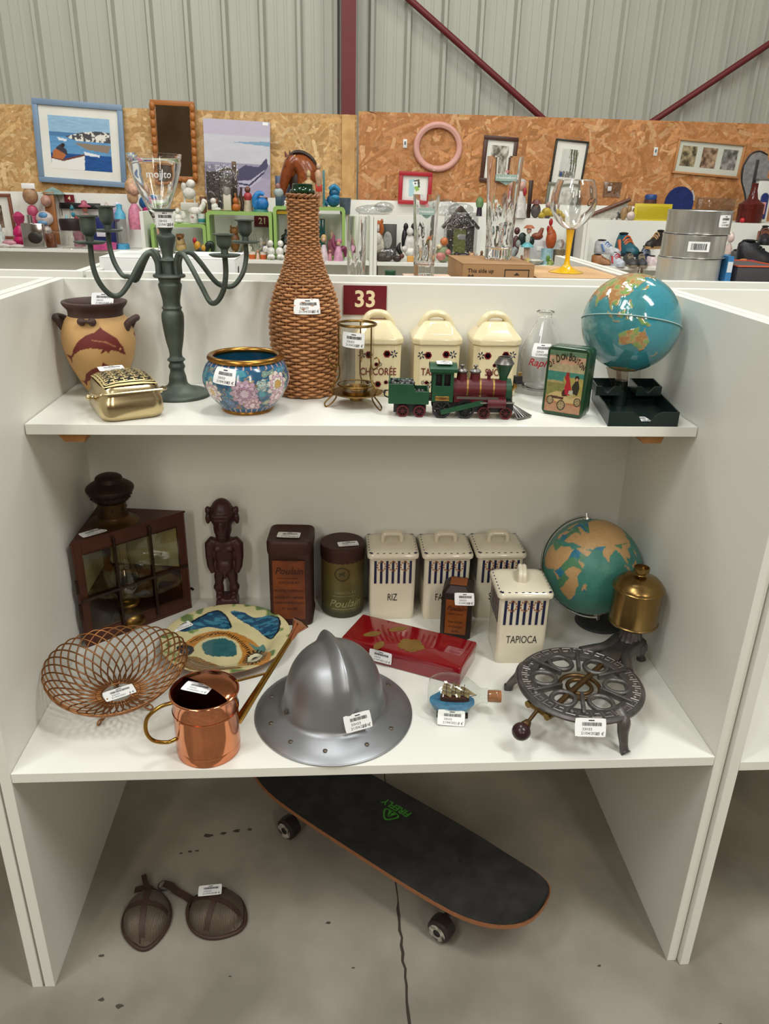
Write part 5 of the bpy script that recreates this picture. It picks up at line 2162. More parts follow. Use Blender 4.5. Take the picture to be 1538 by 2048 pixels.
m.build('foot', mat('globe_foot', '3a3a3a', .4), t)

# ---- alcohol stove: cast iron ring, brass tank
RO = np.array((.988, .128))
t = thing('alcohol_stove', 'ornate cast iron table stove with brass spirit tank', 'stove', (RO[0], RO[1], Z1))
M_IRON = mat('cast_iron', '6e6a67', .42, .75, noise=(40, .6), col2='474442', bump=(110, .35))
PZ = .070
m = MB()
a = np.arange(72) * 2 * pi / 72
prof = [(.082, PZ - .006), (.108, PZ - .008), (.116, PZ - .005), (.1165, PZ - .001), (.113, PZ + .003), (.088, PZ + .004), (.083, PZ + .002)]
m.lathe(prof, 72, close=True)
m.build('ring_plate', M_IRON, t, smooth=40)
# Greek key relief round the rim
m = MB()
key = [(0, 0), (0, 1), (1, 1), (1, .3), (.45, .3), (.45, .6)]
for i in range(30):
    a0 = 2 * pi * i / 30
    P = [((.093 + .014 * v) * cos(a0 + u * .15), (.093 + .014 * v) * sin(a0 + u * .15), PZ + .0042) for u, v in key]
    m.tube(P, .0012, 4, caps=False)
stuff(m.build('key_relief', mat('iron_worn', '97928d', .4, .8), t, smooth=60))
for k in range(6):
    b = radians(17 + 60 * k)
    u = np.array([cos(b), sin(b), 0])
    m = MB()
    P = [u * .040 + (0, 0, PZ + .006), u * .062 + (0, 0, PZ + .006), u * .098 + (0, 0, PZ + .007)]
    k0 = m.mark()
    m.box((.070, 0, PZ + .003), (.062, .007, .012), bev=.002)
    m.xf(Matrix.Rotation(b, 4, 'Z'), k0)
    m.build('pot_support', M_IRON, t)
    m = MB()
    b2 = radians(47 + 60 * k)
    c0 = np.array([cos(b2), sin(b2), 0]) * .066
    th_ = np.arange(30) * 2 * pi / 30
    er, et = np.array([cos(b2), sin(b2), 0]), np.array([-sin(b2), cos(b2), 0])
    rr = .0195 * (1 + .12 * np.cos(2 * th_))
    Pl = c0 + np.outer(rr * np.cos(th_), er) + np.outer(rr * 1.18 * np.sin(th_), et) + np.array([0, 0, PZ])
    m.tube(Pl, .0048, 8, closed=True)
    m.build('lobe', M_IRON, t, smooth=80)
for k, (lx, ly, rot) in enumerate(((.877, .208, 0), (1.042, .017, 0), (1.178, .300, 0))):
    e = np.array((lx, ly)) - RO
    d = e / np.linalg.norm(e)
    top = d * (.107 if k < 2 else np.linalg.norm(e) - .022)
    m = MB()
    zt = PZ - .002 if k < 2 else .060
    pts = [(*(top - d * .012), zt), (*(top + d * .004), zt - .010), (*(top * .6 + e * .4), zt * .55), (*(e - d * .004), .016), (*e, .004), (*(e + d * .004), .0005)]
    m.tube(smooth_path(pts, 5), np.interp(np.linspace(0, 1, 26), [0, .25, .6, .85, 1], [.016, .0115, .0075, .0085, .0105]), 10)
    m.build('leg', M_IRON, t, smooth=60)
# arm and fluted column carrying the tank
tk = np.array((1.136, .275)) - RO
d = tk / np.linalg.norm(tk)
pn = np.array([-d[1], d[0]])
m = MB()
for s in (-1, 1):
    P = smooth_path([(*(d * .095 + pn * s * .050), PZ - .001), (*(d * .122 + pn * s * .034), PZ), (*(d * .150 + pn * s * .022), PZ - .001), (*(tk + pn * s * .020), PZ - .004), (*(tk + d * .026), PZ - .010)], 6)
    m.tube(P, .0105, 8)
m.box((*(d * .150), PZ - .003), (.09, .040, .010), rz=atan2(d[1], d[0]), bev=.003)
m.build('tank_arm', M_IRON, t, smooth=60)
m = MB()
n = 64
a = np.arange(n) * 2 * pi / n
R_ = []
for r, z in densify([(.036, .050), (.034, .064), (.026, .070), (.0215, .082), (.0185, .098), (.020, .106)], 3):
    fl_ = r * (1 + .05 * np.cos(14 * a))
    R_.append(np.stack([tk[0] + fl_ * np.cos(a), tk[1] + fl_ * np.sin(a), np.full(n, z)], 1))
loft(m, R_)
m.build('column', M_IRON, t, smooth=60)
M_TANK = mat('tank_brass', '94794a', .27, 1., noise=(14, .45), col2='71572f')
m = MB()
m.lathe(densify([(.001, .104), (.030, .105), (.044, .108), (.0490, .112), (.0495, .114), (.047, .116), (.0475, .118), (.0475, .184), (.0485, .186), (.0510, .188), (.0510, .190), (.047, .193)], 2), 56, c=(*tk, 0))
m.build('tank', M_TANK, t, smooth=40)
m = MB()
m.lathe(densify([(.0490, .191), (.047, .196), (.038, .206), (.022, .213), (.011, .216), (.0095, .220), (.013, .223)], 3), 56, c=(*tk, 0))
m.build('tank_dome', M_TANK, t, smooth=60)
m = MB()
m.lathe([(.0125, .222), (.0155, .225), (.0155, .232), (.0135, .233), (.0125, .228), (.001, .227)], 30, c=(*tk, 0))
m.build('filler_cap', M_TANK, t, smooth=40)
# burner pipe, coil and regulator
M_PIPE = mat('burner_bronze', '6b5234', .38, .85, noise=(30, .5), col2='46341f')
a = np.arange(60) * 2 * pi / 60
for r in (.037, .022):
    m = MB()
    m.tube(np.stack([r * np.cos(a), r * np.sin(a), np.full(60, PZ - .010)], 1), .0042, 8, closed=True)
    m.build('burner_ring', M_PIPE, t, smooth=80)
m = MB()
m.tube([(*(d * .10), PZ - .004), (*(d * -.035), PZ - .004), (*(d * -.10), PZ - .006)], .0058, 10)
m.build('feed_pipe', M_PIPE, t, smooth=60)
rb = np.array((.905, .072)) - RO
dv = rb / np.linalg.norm(rb)
pv = np.array([-dv[1], dv[0]])
m = MB()
for o_ in (-.022, .022):
    m.cyl((*(rb * .86 + pv * o_), PZ - .012), (*(rb * 1.16 + pv * o_), PZ - .012), .0065, n=12)
for q in (.92, 1.10):
    m.cyl((*(rb * q - pv * .022), PZ - .012), (*(rb * q + pv * .022), PZ - .012), .006, n=12)
m.build('regulator', mat('regulator_brass', '7d6435', .3, .9, noise=(30, .4), col2='55431f'), t)
m = MB()
k1 = rb * 1.16
k2 = np.array((.857, .027)) - RO
m.cyl((*k1, PZ - .012), (*(k2 * .93 + k1 * .07), .046), .0035, n=10)
m.tube([(*(k1 * .45 + k2 * .55), .051), (*(k1 * .25 + k2 * .75), .048), (*(k1 * .1 + k2 * .9), .045)], [.006, .0095, .008], 14)
m.build('valve_spindle', M_PIPE, t)
m = MB()
m.sph((*k2, .043), (.0165, .0165, .0155), 20, 14)
m.build('wooden_knob', mat('dark_turned_wood', '33191a', .28, noise=(40, .4), col2='231012'), t, smooth=180)
for ang in (200, 245):
    b = radians(ang)
    m = MB()
    m.sph((.098 * cos(b), .098 * sin(b), PZ + .003), (.006, .006, .005), 10, 8)
    m.build('boss', M_IRON, t, smooth=180)
b = radians(-101)
sticker(t, plane_map((.112 * cos(b) + .004, .112 * sin(b) - .010, PZ - .006), (1, -.03, -.04), (0, .45, 1)), .054, .032, '65 €')

# ================================================================ floor
# ---- skateboard
SA = radians(-40.9)
t = thing('skateboard', 'black grip-tape skateboard with green printed logo', 'skateboard', (.642, .282, 0), SA)
n = 72
LB, WB = .395, .1045
out = []
for k in range(n):
    a = 2 * pi * k / n
    c, s = cos(a), sin(a)
    x = LB * np.sign(c) * abs(c) ** .55
    y = WB * np.sign(s) * abs(s) ** .62
    out.append((x, y))
out = np.array(out)


def kick(x):
    q = np.maximum(np.abs(x) - .235, 0)
    return .088 + q * q * 1.45 + 0 * x


def deck(mb, z0, z1, sc, cap=True):
    g = np.linspace(0, 1, 9)
    rings = []
    for q in g:
        p = out * sc * np.array([1, q if q > 0 else 1e-3])
        rings.append(np.c_[p, kick(p[:, 0]) + z1 + .006 * (q ** 2)])
    # across: strips from the centre line out to the edge
    P = np.array(rings)
    mb.grid(P, cv=True)
    P2 = P.copy()
    P2[:, :, 2] -= (z1 - z0)
    mb.grid(P2, cv=True)
    e = np.array([P[-1], P2[-1]])
    mb.grid(e, cv=True)


m = MB()
deck(m, 0, .010, 1.)
m.build('deck', mat('maple_ply', 'a06a44', .45, noise=(60, .45), col2='6d4128', stretch=(1, 1, 8)), t, smooth=40)
m = MB()
deck(m, .0101, .0112, .992)
grip = m.build('grip_tape', mat('grip_tape', '232220', .85, noise=(26, .28, 8), col2='4a4844', bump=(400, .35)), t, smooth=40)
M_WHL = mat('wheel_urethane', '26201e', .4)
for sx in (-.21, .22):
    m = MB()
    m.box((sx, 0, .078), (.085, .055, .012), bev=.003)
    m.cyl((sx, -.075, .045), (sx, .075, .045), .007, n=12)
    m.tube([(sx, 0, .072), (sx, 0, .045)], [.022, .016], 12)
    m.build('truck', mat('truck_alloy', '4a4a4c', .4, .8), t)
    for sy in (-1, 1):
        m = MB()
        m.lathe([(.010, -.017), (.020, -.017), (.0255, -.013), (.027, 0), (.0255, .013), (.020, .017), (.010, .017)], 30)
        m.xf(M_frame((sx, sy * .087, .0272), (1, 0, 0), (0, 0, 1)))
        w_ = m.build('wheel', M_WHL, t, smooth=40)
        m = MB()
        m.lathe([(.0085, .0176), (.0195, .0176)], 24)
        m.xf(M_frame((sx, sy * .087, .0272), (1, 0, 0), (0, 0, 1)))
        if sy > 0:
            m.xf(Matrix.Translation((0, .0352, 0)))
        m.build('wheel_print', mat('wheel_white_print', 'b9b4a8', .5, noise=(75, 1., 2), col2='2a2422'), w_)
        m = MB()
        m.cyl((sx, sy * .087 - .0165, .0272), (sx, sy * .087 + .0165, .0272), .0095, n=16)
        m.build('bearing', M_TK, w_)
    for bx in (-.028, .028):
        for by in (-.021, .021):
            m = MB()
            m.cyl((sx + bx, by, .0988), (sx + bx, by, .0998), .0035, n=8)
            m.build('deck_bolt', M_TK, t)
# logo: text reads from the far side of the board
ca, sa = cos(-SA), sin(-SA)
lp = np.array((.664 - .642, .312 - .282))
lp = np.array([lp[0] * ca - lp[1] * sa, lp[0] * sa + lp[1] * ca])
fn = plane_map((lp[0], lp[1], .088 + .0132), (-1, 0, 0), (0, -1, 0))
M_NEON = mat('neon_green_print', '3f8f2a', .6)
k = MB()
tv, tf = text_geo('FIREFLY', .021, bold=.03, shear=.15)
decal(k, fn, tv[:, :2] * (1.05, 1.15) + (0, -.020), tf, .0004)
k.build('lettering', M_NEON, t, smooth=0, fix=False)
k = MB()
tri = smooth_path([(0, -.026, 0), (.022, -.004, 0), (.025, .010, 0), (.012, .015, 0), (0, .016, 0), (-.012, .015, 0), (-.025, .010, 0), (-.022, -.004, 0)], 4, closed=True)[:, :2]
tri = tri * (-1, -1) * .8 + (0, .006)
ti = (tri - tri.mean(0)) * .78 + tri.mean(0)
nn = len(tri)
decal(k, fn, np.concatenate([tri, ti]), [(i, (i + 1) % nn, nn + (i + 1) % nn, nn + i) for i in range(nn)], .0004)
c0 = tri.mean(0)
for s in (-1, 1):
    decal(k, fn, [(c0[0] + s * .001, c0[1] + .013), (c0[0] + s * .011, c0[1] - .006), (c0[0] + s * .005, c0[1] - .009), (c0[0] + s * .001, c0[1] - .003)], [(0, 1, 2, 3)], .0004)
stuff(k.build('logo', M_NEON, t, smooth=0, fix=False))

# ---- pair of leather-bound wire mesh cups
t = thing('mesh_cups', 'pair of wire mesh cups bound with brown leather straps', 'mesh cups', (.212, .142, 0))
M_LEA = mat('brown_leather', '3f2a20', .6, noise=(40, .5), col2='2b1c16')


def mesh_mat():
    m = mat('woven_wire', '6f6255', .45, .5, noise=(20, .5), col2='514438')
    nt = m.node_tree
    tc = nt.nodes.new('ShaderNodeTexCoord')
    w = nt.nodes.new('ShaderNodeTexWave')
    w.inputs['Scale'].default_value = 130
    w.inputs['Distortion'].default_value = .4
    bp = nt.nodes.new('ShaderNodeBump')
    bp.inputs['Strength'].default_value = .8
    bp.inputs['Distance'].default_value = .001
    nt.links.new(tc.outputs['Object'], w.inputs['Vector'])
    nt.links.new(w.outputs['Fac'], bp.inputs['Height'])
    nt.links.new(bp.outputs['Normal'], nt.nodes['Principled BSDF'].inputs['Normal'])
    return m


M_MESH = mesh_mat()


def cupmesh(c, ang, rx, ry, hh, cross):
    n, k_ = 48, 14
    a = np.arange(n) * 2 * pi / n
    pw = 1 + .16 * np.abs(np.cos(a)) ** 6        # drawn out into points at both ends
    ox, oy = rx * np.cos(a) * pw, ry * np.sin(a)
    R = np.array([[cos(ang), -sin(ang)], [sin(ang), cos(ang)]])

    def pt(u, v):
        q = np.sqrt((u / rx) ** 2 + (v / ry) ** 2)
        z = .004 + hh * np.sqrt(np.clip(1 - q ** 2, 0, 1))
        p = np.stack([u, v], -1) @ R.T
        return np.concatenate([p + np.array(c), z[..., None]], -1)
    m = MB()
    P = np.array([pt(ox * q, oy * q) for q in np.sin(np.linspace(.02, pi / 2, k_))])
    m.grid(P, cv=True)
    m.build('mesh_dome', M_MESH, t, smooth=180)
    m = MB()
    p = np.stack([ox, oy], -1) @ R.T + np.array(c)
    m.tube(np.c_[p, np.full(n, .005)], .0045, 8, closed=True)
    m.build('leather_rim', M_LEA, t, smooth=80)
    for b in cross:
        s = np.linspace(-1, 1, 25)
        q = np.stack([rx * np.cos(b) * s, ry * np.sin(b) * s], -1)
        wd = np.array([-sin(b), cos(b)]) * .0055
        m = MB()
        A_, B_ = pt(*(q - wd).T), pt(*(q + wd).T)
        up = np.array([0, 0, .0022])
        m.grid(np.stack([A_ - up * .5, A_ + up, B_ + up, B_ - up * .5], 1))
        m.build('leather_strap', M_LEA, t, smooth=60)


cupmesh((-.070, -.004), radians(100), .062, .047, .046, (radians(-8), radians(80)))
cupmesh((.073, .000), radians(150), .058, .055, .046, (radians(12), radians(105)))
m = MB()


def strap(pts, wd, name, side=(0, 0, 1)):
    P = smooth_path(pts, 6)
    T_ = np.gradient(P, axis=0)
    sd = np.cross(T_, side)
    sd /= np.linalg.norm(sd, axis=1, keepdims=True)
    m = MB()
    th_ = np.array(side) * .0011
    A_, B_ = P - sd * wd / 2, P + sd * wd / 2
    m.grid(np.stack([A_ - th_, A_ + th_, B_ + th_, B_ - th_], 1), cv=True)
    m.build(name, M_LEA, t, smooth=60)


strap([(-.050, .074, .014), (-.036, .070, .012), (-.020, .058, .008), (.004, .044, .006), (.022, .028, .006)], .016, 'link_strap')
strap([(-.078, .062, .010), (-.092, .082, .012), (-.100, .104, .008)], .011, 'tie_end')
strap([(-.074, .064, .010), (-.092, .068, .010), (-.112, .068, .004)], .014, 'tie_end')
m = MB()
a = np.arange(30) * 2 * pi / 30
m.tube(np.stack([-.050 + .012 * np.cos(a), .072 + .009 * np.sin(a), .010 + .004 * np.sin(a)], 1), .0014, 6, closed=True)
m.build('metal_ring', M_TK, t)
sticker(t, plane_map((.060, .018, .0535), (1, .10, -.02), (-.1, 1, -.12)), .048, .030, '9 €')
# ================================================================ behind the booth: helpers for the far stalls
def bm_(c, rough=.4, **kw):
    return mat('plain_%s_%d' % (c, int(rough * 100)), c, rough, noise=(4, .12), col2='000000', **kw)


def fm_(c, rough=.4, **kw):
    d = '%02x%02x%02x' % tuple(int(int(c[i:i + 2], 16) * .62) for i in (0, 2, 4))
    return mat('col_%s_%d' % (c, int(rough * 100)) + ''.join(sorted(kw)), c, rough, noise=(45, .5, 3), col2=d, bump=(100, .45), **kw)


def shapes(mb, lst, k):
    for s in lst:
        q = s[0]
        if q == 's':      # ball: x, y, z, rx, ry, rz
            x, y, z, rx, ry, rz = s[1:7]
            mb.sph((x * k, y * k, z * k), (rx * k, ry * k, rz * k), 12, 9)
        elif q == 'c':    # upright cone: x, y, z0, z1, r0, r1
            x, y, z0, z1, r0, r1 = s[1:7]
            mb.tube([(x * k, y * k, z0 * k), (x * k, y * k, z1 * k)], [r0 * k, r1 * k], 14)
        elif q == 'b':    # block: x, y, z (centre), w, d, h, [turn]
            x, y, z, w, d, h = s[1:7]
            mb.box((x * k, y * k, z * k), (w * k, d * k, h * k), rz=s[7] if len(s) > 7 else 0, bev=min(w, d, h) * k * .12)
        elif q == 'l':    # turned: list of (r, z), at x, y
            mb.lathe([(max(r, .01) * k, z * k) for r, z in s[1]], 20, c=((s[2] if len(s) > 2 else 0) * k, (s[3] if len(s) > 3 else 0) * k, 0))
        elif q == 't':    # bent rod: points, radius
            mb.tube(smooth_path(np.array(s[1], dtype=float) * k, 4), s[2] * k if not hasattr(s[2], '__len__') else np.interp(np.linspace(0, 1, (len(s[1]) - 1) * 4 + 1), np.linspace(0, 1, len(s[2])), s[2]) * k, 8)
        elif q == 'p':    # cut-out with thickness: outline (x, z), thickness, y
            mb.prism(np.array(s[1], dtype=float) * k, -s[2] * k / 2, s[2] * k / 2, M_frame((0, (s[3] if len(s) > 3 else 0) * k, 0), (1, 0, 0), (0, 0, 1)))
    return mb


def item(name, label, cat, loc, k, parts, group=None, rz=0.):
    t = thing(name, label, cat, loc, rz, group)
    for p in parts:
        m = shapes(MB(), p[2], k)
        c = p[1]
        mt = c if not isinstance(c, str) else (bm_ if all(q[0] == 'b' for q in p[2]) else fm_)(c, p[3] if len(p) > 3 else .38)
        m.build(p[0], mt, t, smooth=50)
    return t


def shoe(label, loc, rz, Ln, wd, ht, col, sole, accent=None, tilt=0.):
    """low shoe: toe at -x, collar at +x"""
    t = thing('shoe', label, 'shoe', loc, rz, 'shoes piled in the booth')
    t.rotation_euler = (0, tilt, rz)
    ss = np.array([0, .04, .12, .25, .40, .52, .62, .75, .88, .97, 1.])
    ww = np.interp(ss, [0, .04, .12, .28, .5, .75, .92, 1], [.10, .48, .80, 1., .86, .80, .74, .30])
    hh = np.interp(ss, [0, .12, .28, .45, .6, .75, .9, 1], [.22, .38, .46, .62, .92, .96, 1., .82])
    R = []
    for s, w, h in zip(ss, ww, hh):
        b = np.linspace(0, 2 * pi, 18, endpoint=False)
        y = np.cos(b) * w * wd / 2
        z = np.where(np.sin(b) > 0, np.abs(np.sin(b)) ** .75 * h * ht, np.sin(b) * .03 * ht) + .10 * ht
        R.append(np.stack([np.full(18, (s - .5) * Ln), y, z], 1))
    m = MB()
    loft(m, R)
    m.build('upper', fm_(col, .4), t, smooth=60)
    b = np.linspace(0, 2 * pi, 36, endpoint=False)
    w2 = np.interp(np.cos(b), [-1, -.5, .1, 1], [.9, 1.06, .88, .8])
    m = MB()
    m.prism(np.stack([np.cos(b) * Ln * .515, np.sign(np.sin(b)) * np.abs(np.sin(b)) ** .7 * wd * .5 * w2], 1), 0, ht * .16)
    m.build('sole', bm_(sole, .5), t)
    m = MB()
    m.sph((Ln * .26, 0, ht * 1.05), (Ln * .17, wd * .27, ht * .06), 14, 8)
    m.build('opening', bm_('1c1918', .8), t)
    for j in range(3):
        m = MB()
        x = -Ln * (.10 - .07 * j)
        zt = np.interp(x / Ln + .5, [.28, .45, .6], [.46, .62, .92]) * ht + .10 * ht
        m.tube(smooth_path([(x, -wd * .30, zt * .80), (x, -wd * .12, zt * 1.01), (x, wd * .12, zt * 1.01), (x, wd * .30, zt * .80)], 4), ht * .045, 6)
        m.build('lace', bm_(accent or sole, .6), t)
    if accent:
        for sd in (-1, 1):
            m = MB()
            m.tube([(Ln * .02, sd * wd * .43, ht * .22), (Ln * .16, sd * wd * .40, ht * .75)], ht * .09, 6)
            m.build('side_stripe', bm_(accent, .5), t)
    return t


M_FILM = clear_mat('clear_film', 'e9eaea', .08, 1.5, .05, bump=(45, .6))
M_MIRROR = mat('mirror_silver', 'd8d8d4', .03, 1.)


def framed(name, label, loc, w, h, fw, fcol, parts=(), mat_w=0, mat_col='e6e4da', colfn=None, rz=0., tilt=0., res=60, depth=.02, roll=0., fr=.4):
    """framed picture: four frame bars, mount, painted sheet. loc is the bottom centre of the frame."""
    t = thing(name, label, 'picture', loc, rz)
    t.rotation_euler = (tilt, roll, rz)
    fm = bm_(fcol, fr)
    for x, z, a, b in ((0, fw / 2, w, fw), (0, h - fw / 2, w, fw), (-w / 2 + fw / 2, h / 2, fw, h - 2 * fw), (w / 2 - fw / 2, h / 2, fw, h - 2 * fw)):
        m = MB()
        m.box((x, -depth / 2, z), (a, depth, b), bev=.003)
        m.build('frame_bar', fm, t)
    if mat_w:
        m = MB()
        m.box((0, -depth * .3, h / 2), (w - 1.6 * fw, .002, h - 1.6 * fw))
        m.build('mount', bm_(mat_col, .8), t)
    if colfn:
        pw, ph = w - 2 * fw - 2 * mat_w, h - 2 * fw - 2 * mat_w
        picture(t, 'print', pw, ph, (0, -depth * .3 - .0016, h / 2), colfn, res)
    return t


def picture(t, name, pw, ph, c, colfn, res=60):
    nv = max(int(res * ph / pw), 8)
    us, vs = np.meshgrid(np.linspace(0, 1, res), np.linspace(0, 1, nv), indexing='ij')
    us, vs = us.ravel(), vs.ravel()
    m = MB()
    P = np.stack([c[0] + (us - .5) * pw, np.full(len(us), c[1]), c[2] + (vs - .5) * ph], 1)
    m.grid(P.reshape(res, nv, 3), colfn(us, vs))
    return m.build(name, mat('picture_print', vcol=True, rough=.35), t, fix=False)


def N2(u, v, s, seed):
    return fbm(np.stack([u, v, 0 * u], 1), s, seed)


def pmask(c, u, v, poly, col):
    return np.where(inpoly(u, v, poly)[:, None], LA(col), c)


def harbour(u, v):
    n = N2(u * 1.3, v * 5, 9, 1)
    u = u + .02 * (N2(u, v, 14, 71) - .5)
    c = LA('5f93bd') * (.8 + .5 * n)[:, None]
    c = np.where((v > .66)[:, None], LA('8fb3cc') * (.85 + .4 * n)[:, None], c)
    c = np.where(((v > .62) & (v < .70) & (u < .55))[:, None], LA('4f7ba5'), c)
    c = np.where((v < .30)[:, None], LA('1e4f8c') * (.6 + .8 * n)[:, None], c)
    n2 = N2(u * 2, v * 2, 14, 5)
    hill = inpoly(u, v, ((.25, .62), (.55, .72), (.8, .76), (1, .74), (1, .55), (.45, .55)))
    c = np.where(hill[:, None], np.where((n2 > .5)[:, None], LA('e4dfd4'), LA('4b4a4c')), c)
    c = pmask(c, u, v, ((.38, .52), (1, .50), (.95, .36), (.6, .40)), '8d7d6c')
    c = pmask(c, u, v, ((.0, .20), (.2, .17), (.48, .26), (.56, .30), (.54, 0), (.0, 0)), 'e8e6e0')
    c = np.where((segd(u, v, ((0, .21), (.2, .17), (.48, .27), (.56, .30))) < .018)[:, None], LA('6e4034'), c)
    c = pmask(c, u, v, ((.02, .21), (.04, .34), (.14, .42), (.22, .36), (.24, .26), (.18, .18)), 'b56b3e')
    c = pmask(c, u, v, ((.08, .38), (.16, .46), (.26, .38), (.28, .26), (.22, .30)), '3c3a44')
    c = np.where((np.hypot((u - .21), (v - .455) * .9) < .035)[:, None], LA('33251f'), c)
    c = pmask(c, u, v, ((.12, .60), (.28, .57), (.27, .53), (.15, .54)), 'dfe3e6')
    c = pmask(c, u, v, ((.54, .36), (.8, .31), (.8, .27), (.57, .29)), 'e6e8ea')
    return c


def boat_canvas(u, v):
    n = N2(u, v * 4, 5, 3)
    c = LA('c9c8cf')[None] * (.9 + .15 * n)[:, None]
    c = np.where((v > .8)[:, None], LA('bfb6c6') * (.95 + .1 * n)[:, None], c)
    c = np.where(((v > .66) & (v < .77) & (u > .45) & (np.abs(v - .715) < .055 * (u - .4)))[:, None], LA('7fa3bd'), c)
    c = np.where((v < .44)[:, None], LA('9c95ab') * (.85 + .3 * n)[:, None], c)
    c = np.where((v < .26)[:, None], LA('aaa0b8') * (.85 + .3 * n)[:, None], c)
    c = pmask(c, u, v, ((.45, .26), (.52, .36), (.62, .42), (.82, .40), (.95, .53), (.97, .42), (.85, .24), (.68, .12), (.52, .10)), '4c4864')
    c = pmask(c, u, v, ((.48, .20), (.7, .22), (.93, .38), (.84, .22), (.68, .11), (.52, .12)), 'b9b5c8')
    c = np.where((segd(u, v, ((.5, .17), (.68, .15), (.9, .33))) < .012)[:, None], LA('3e3a55'), c)
    return c


def sepia(seed, a='b4a48a', b='4a4032'):
    def fn(u, v):
        n = N2(u, v, 5, seed)
        q = np.clip((n - .3) * 2.4, 0, 1)[:, None]
        return LA(b) * (1 - q) + LA(a) * q
    return fn


def forest(u, v):
    n = N2(u * 2, v, 7, 9)
    c = LA('c9cac2')[None] * (.85 + .3 * n)[:, None]
    c = np.where(((v > .5) & (u > .45) & (n > .45))[:, None], LA('8f9670'), c)
    for x in (.62, .78, .92):
        c = np.where(((np.abs(u - x - .04 * np.sin(v * 5)) < .035) & (v > .2))[:, None], LA('4c4a42'), c)
    c = np.where(((v < .22) & (n > .42))[:, None], LA('77736a'), c)
    c = np.where((np.hypot(u - .14, v - .1) < .09)[:, None], LA('39517a'), c)
    return c


def parrot(u, v):
    c = np.tile(LA('dcdad2'), (len(u), 1))
    c = pmask(c, u, v, ((.22, .08), (.2, .9), (.45, .95), (.5, .6), (.42, .1)), 'a5c6cc')
    c = pmask(c, u, v, ((.42, .88), (.68, .95), (.72, .55), (.55, .5), (.5, .75)), '4a4a3e')
    c = pmask(c, u, v, ((.35, .8), (.6, .85), (.62, .62), (.45, .55)), 'dfe6e2')
    c = pmask(c, u, v, ((.45, .58), (.62, .62), (.70, .42), (.55, .35)), '8fae4e')
    c = np.where((np.hypot(u - .5, v - .73) < .04)[:, None], LA('2b1d16'), c)
    return c
# ================================================================ boxes and glasses right behind the back panel
M_CARD = mat('brown_card', 'a07a52', .75, noise=(12, .2), col2='8f6a45')
M_CARDL = mat('pale_card', 'c9a376', .75, noise=(12, .2), col2='b98f62')
M_WCARD = mat('white_card', 'dcdcd8', .6)
M_PRN = mat('carton_print', '3a2c20', .7)
ZS = Z2 + .0003


def carton(label, x0, x1, y0, y1, z1, mt, z0=None):
    t = thing('carton', label, 'carton', ((x0 + x1) / 2, (y0 + y1) / 2, ZS if z0 is None else z0))
    w, d, h = x1 - x0, y1 - y0, z1 - (ZS if z0 is None else z0)
    m = MB()
    m.box((0, 0, (h - .0015) / 2), (w, d, h - .0015), bev=.0015)
    m.build('carton_body', mt, t)
    for s in (-1, 1):
        m = MB()
        m.box((0, s * d / 4, h - .0007), (w + .001, d / 2 - .001, .0014))
        m.build('flap', mt, t)
    return t, w, d, h


t, w, d, h = carton('flat white carton under the stemmed goblet', .012, .312, .80, 1.0, 1.264, M_WCARD)
k = MB()
k.box((-.06, .02, h + .0003), (.04, .02, .0004)).box((.06, -.05, h + .0003), (.09, .004, .0004))
stuff(k.build('print_marks', mat('grey_print', '8d8d90', .7), t))
k = MB()
decal(k, plane_map((w / 2 + .0006, -.02, h - .05), (0, 1, 0), (0, 0, 1)), [(-.05, -.03), (-.03, -.03), (-.01, .03), (-.03, .03)], [(0, 1, 2, 3)])
k.build('side_print', mat('black_print', '2a2a2a', .7), t)
t, w, d, h = carton('brown carton printed This side up, under the tall beer glass', .832, 1.0, .80, 1.045, 1.264, M_CARD)
k = MB()
fn = plane_map((0, -d / 2 - .0004, 0), (1, 0, 0), (0, 0, 1))
tv, tf = text_geo('This side up', .0125, 'LEFT', bold=.012)
decal(k, fn, tv[:, :2] + (-.072, h - .0155), tf, .0004)
tv, tf = text_geo('++', .013, 'LEFT', bold=.03)
decal(k, fn, tv[:, :2] + (-.072, h - .027), tf, .0004)
fx0, fx1, fz0, fz1 = .014, .072, h - .075, h - .011
for a in ((fx0, fz1 - .002, fx1, fz1), (fx0, fz0, fx1, fz0 + .002), (fx0, fz0, fx0 + .002, fz1), (fx1 - .002, fz0, fx1, fz1)):
    decal(k, fn, *quad2(*a), .0004)
tv, tf = text_geo('QUALITY', .0085, bold=.02)
decal(k, fn, tv[:, :2] + ((fx0 + fx1) / 2, fz1 - .022), tf, .0004)
decal(k, fn, [(.036, fz1 - .013), (.050, fz1 - .013), (.043, fz1 - .007)], [(0, 1, 2)], .0004)
stuff(k.build('lettering', M_PRN, t, smooth=0, fix=False))
carton('pale brown carton under the yellow stemmed balloon glass', 1.008, 1.216, .80, 1.10, 1.2365, M_CARDL)
carton('low carton under the beer glasses', .545, .815, .79, .93, 1.2, M_CARDL)
carton('small pale pink box under the middle beer glass', .752 - .05, .752 + .06, .80, .90, 1.230, mat('pink_card', 'd9b9a4', .7), z0=1.2005)
carton('carton under the stacked metal tins', 1.30, 1.475, .765, .93, 1.232, M_WCARD)

t = thing('lidded_jar', 'small jar with a dark green lid beside the middle beer glass', 'jar', (.666, .815, 1.2003))
m = MB()
m.lathe([(.001, 0), (.0115, 0), (.0125, .004), (.0125, .030), (.0105, .034), (.001, .034)], 24)
m.build('jar_body', bm_('cfc8bf', .2), t)
m = MB()
m.lathe([(.0125, .033), (.0128, .035), (.0128, .043), (.0115, .0445), (.001, .0445)], 24)
m.build('lid', bm_('1f4a30', .4), t)


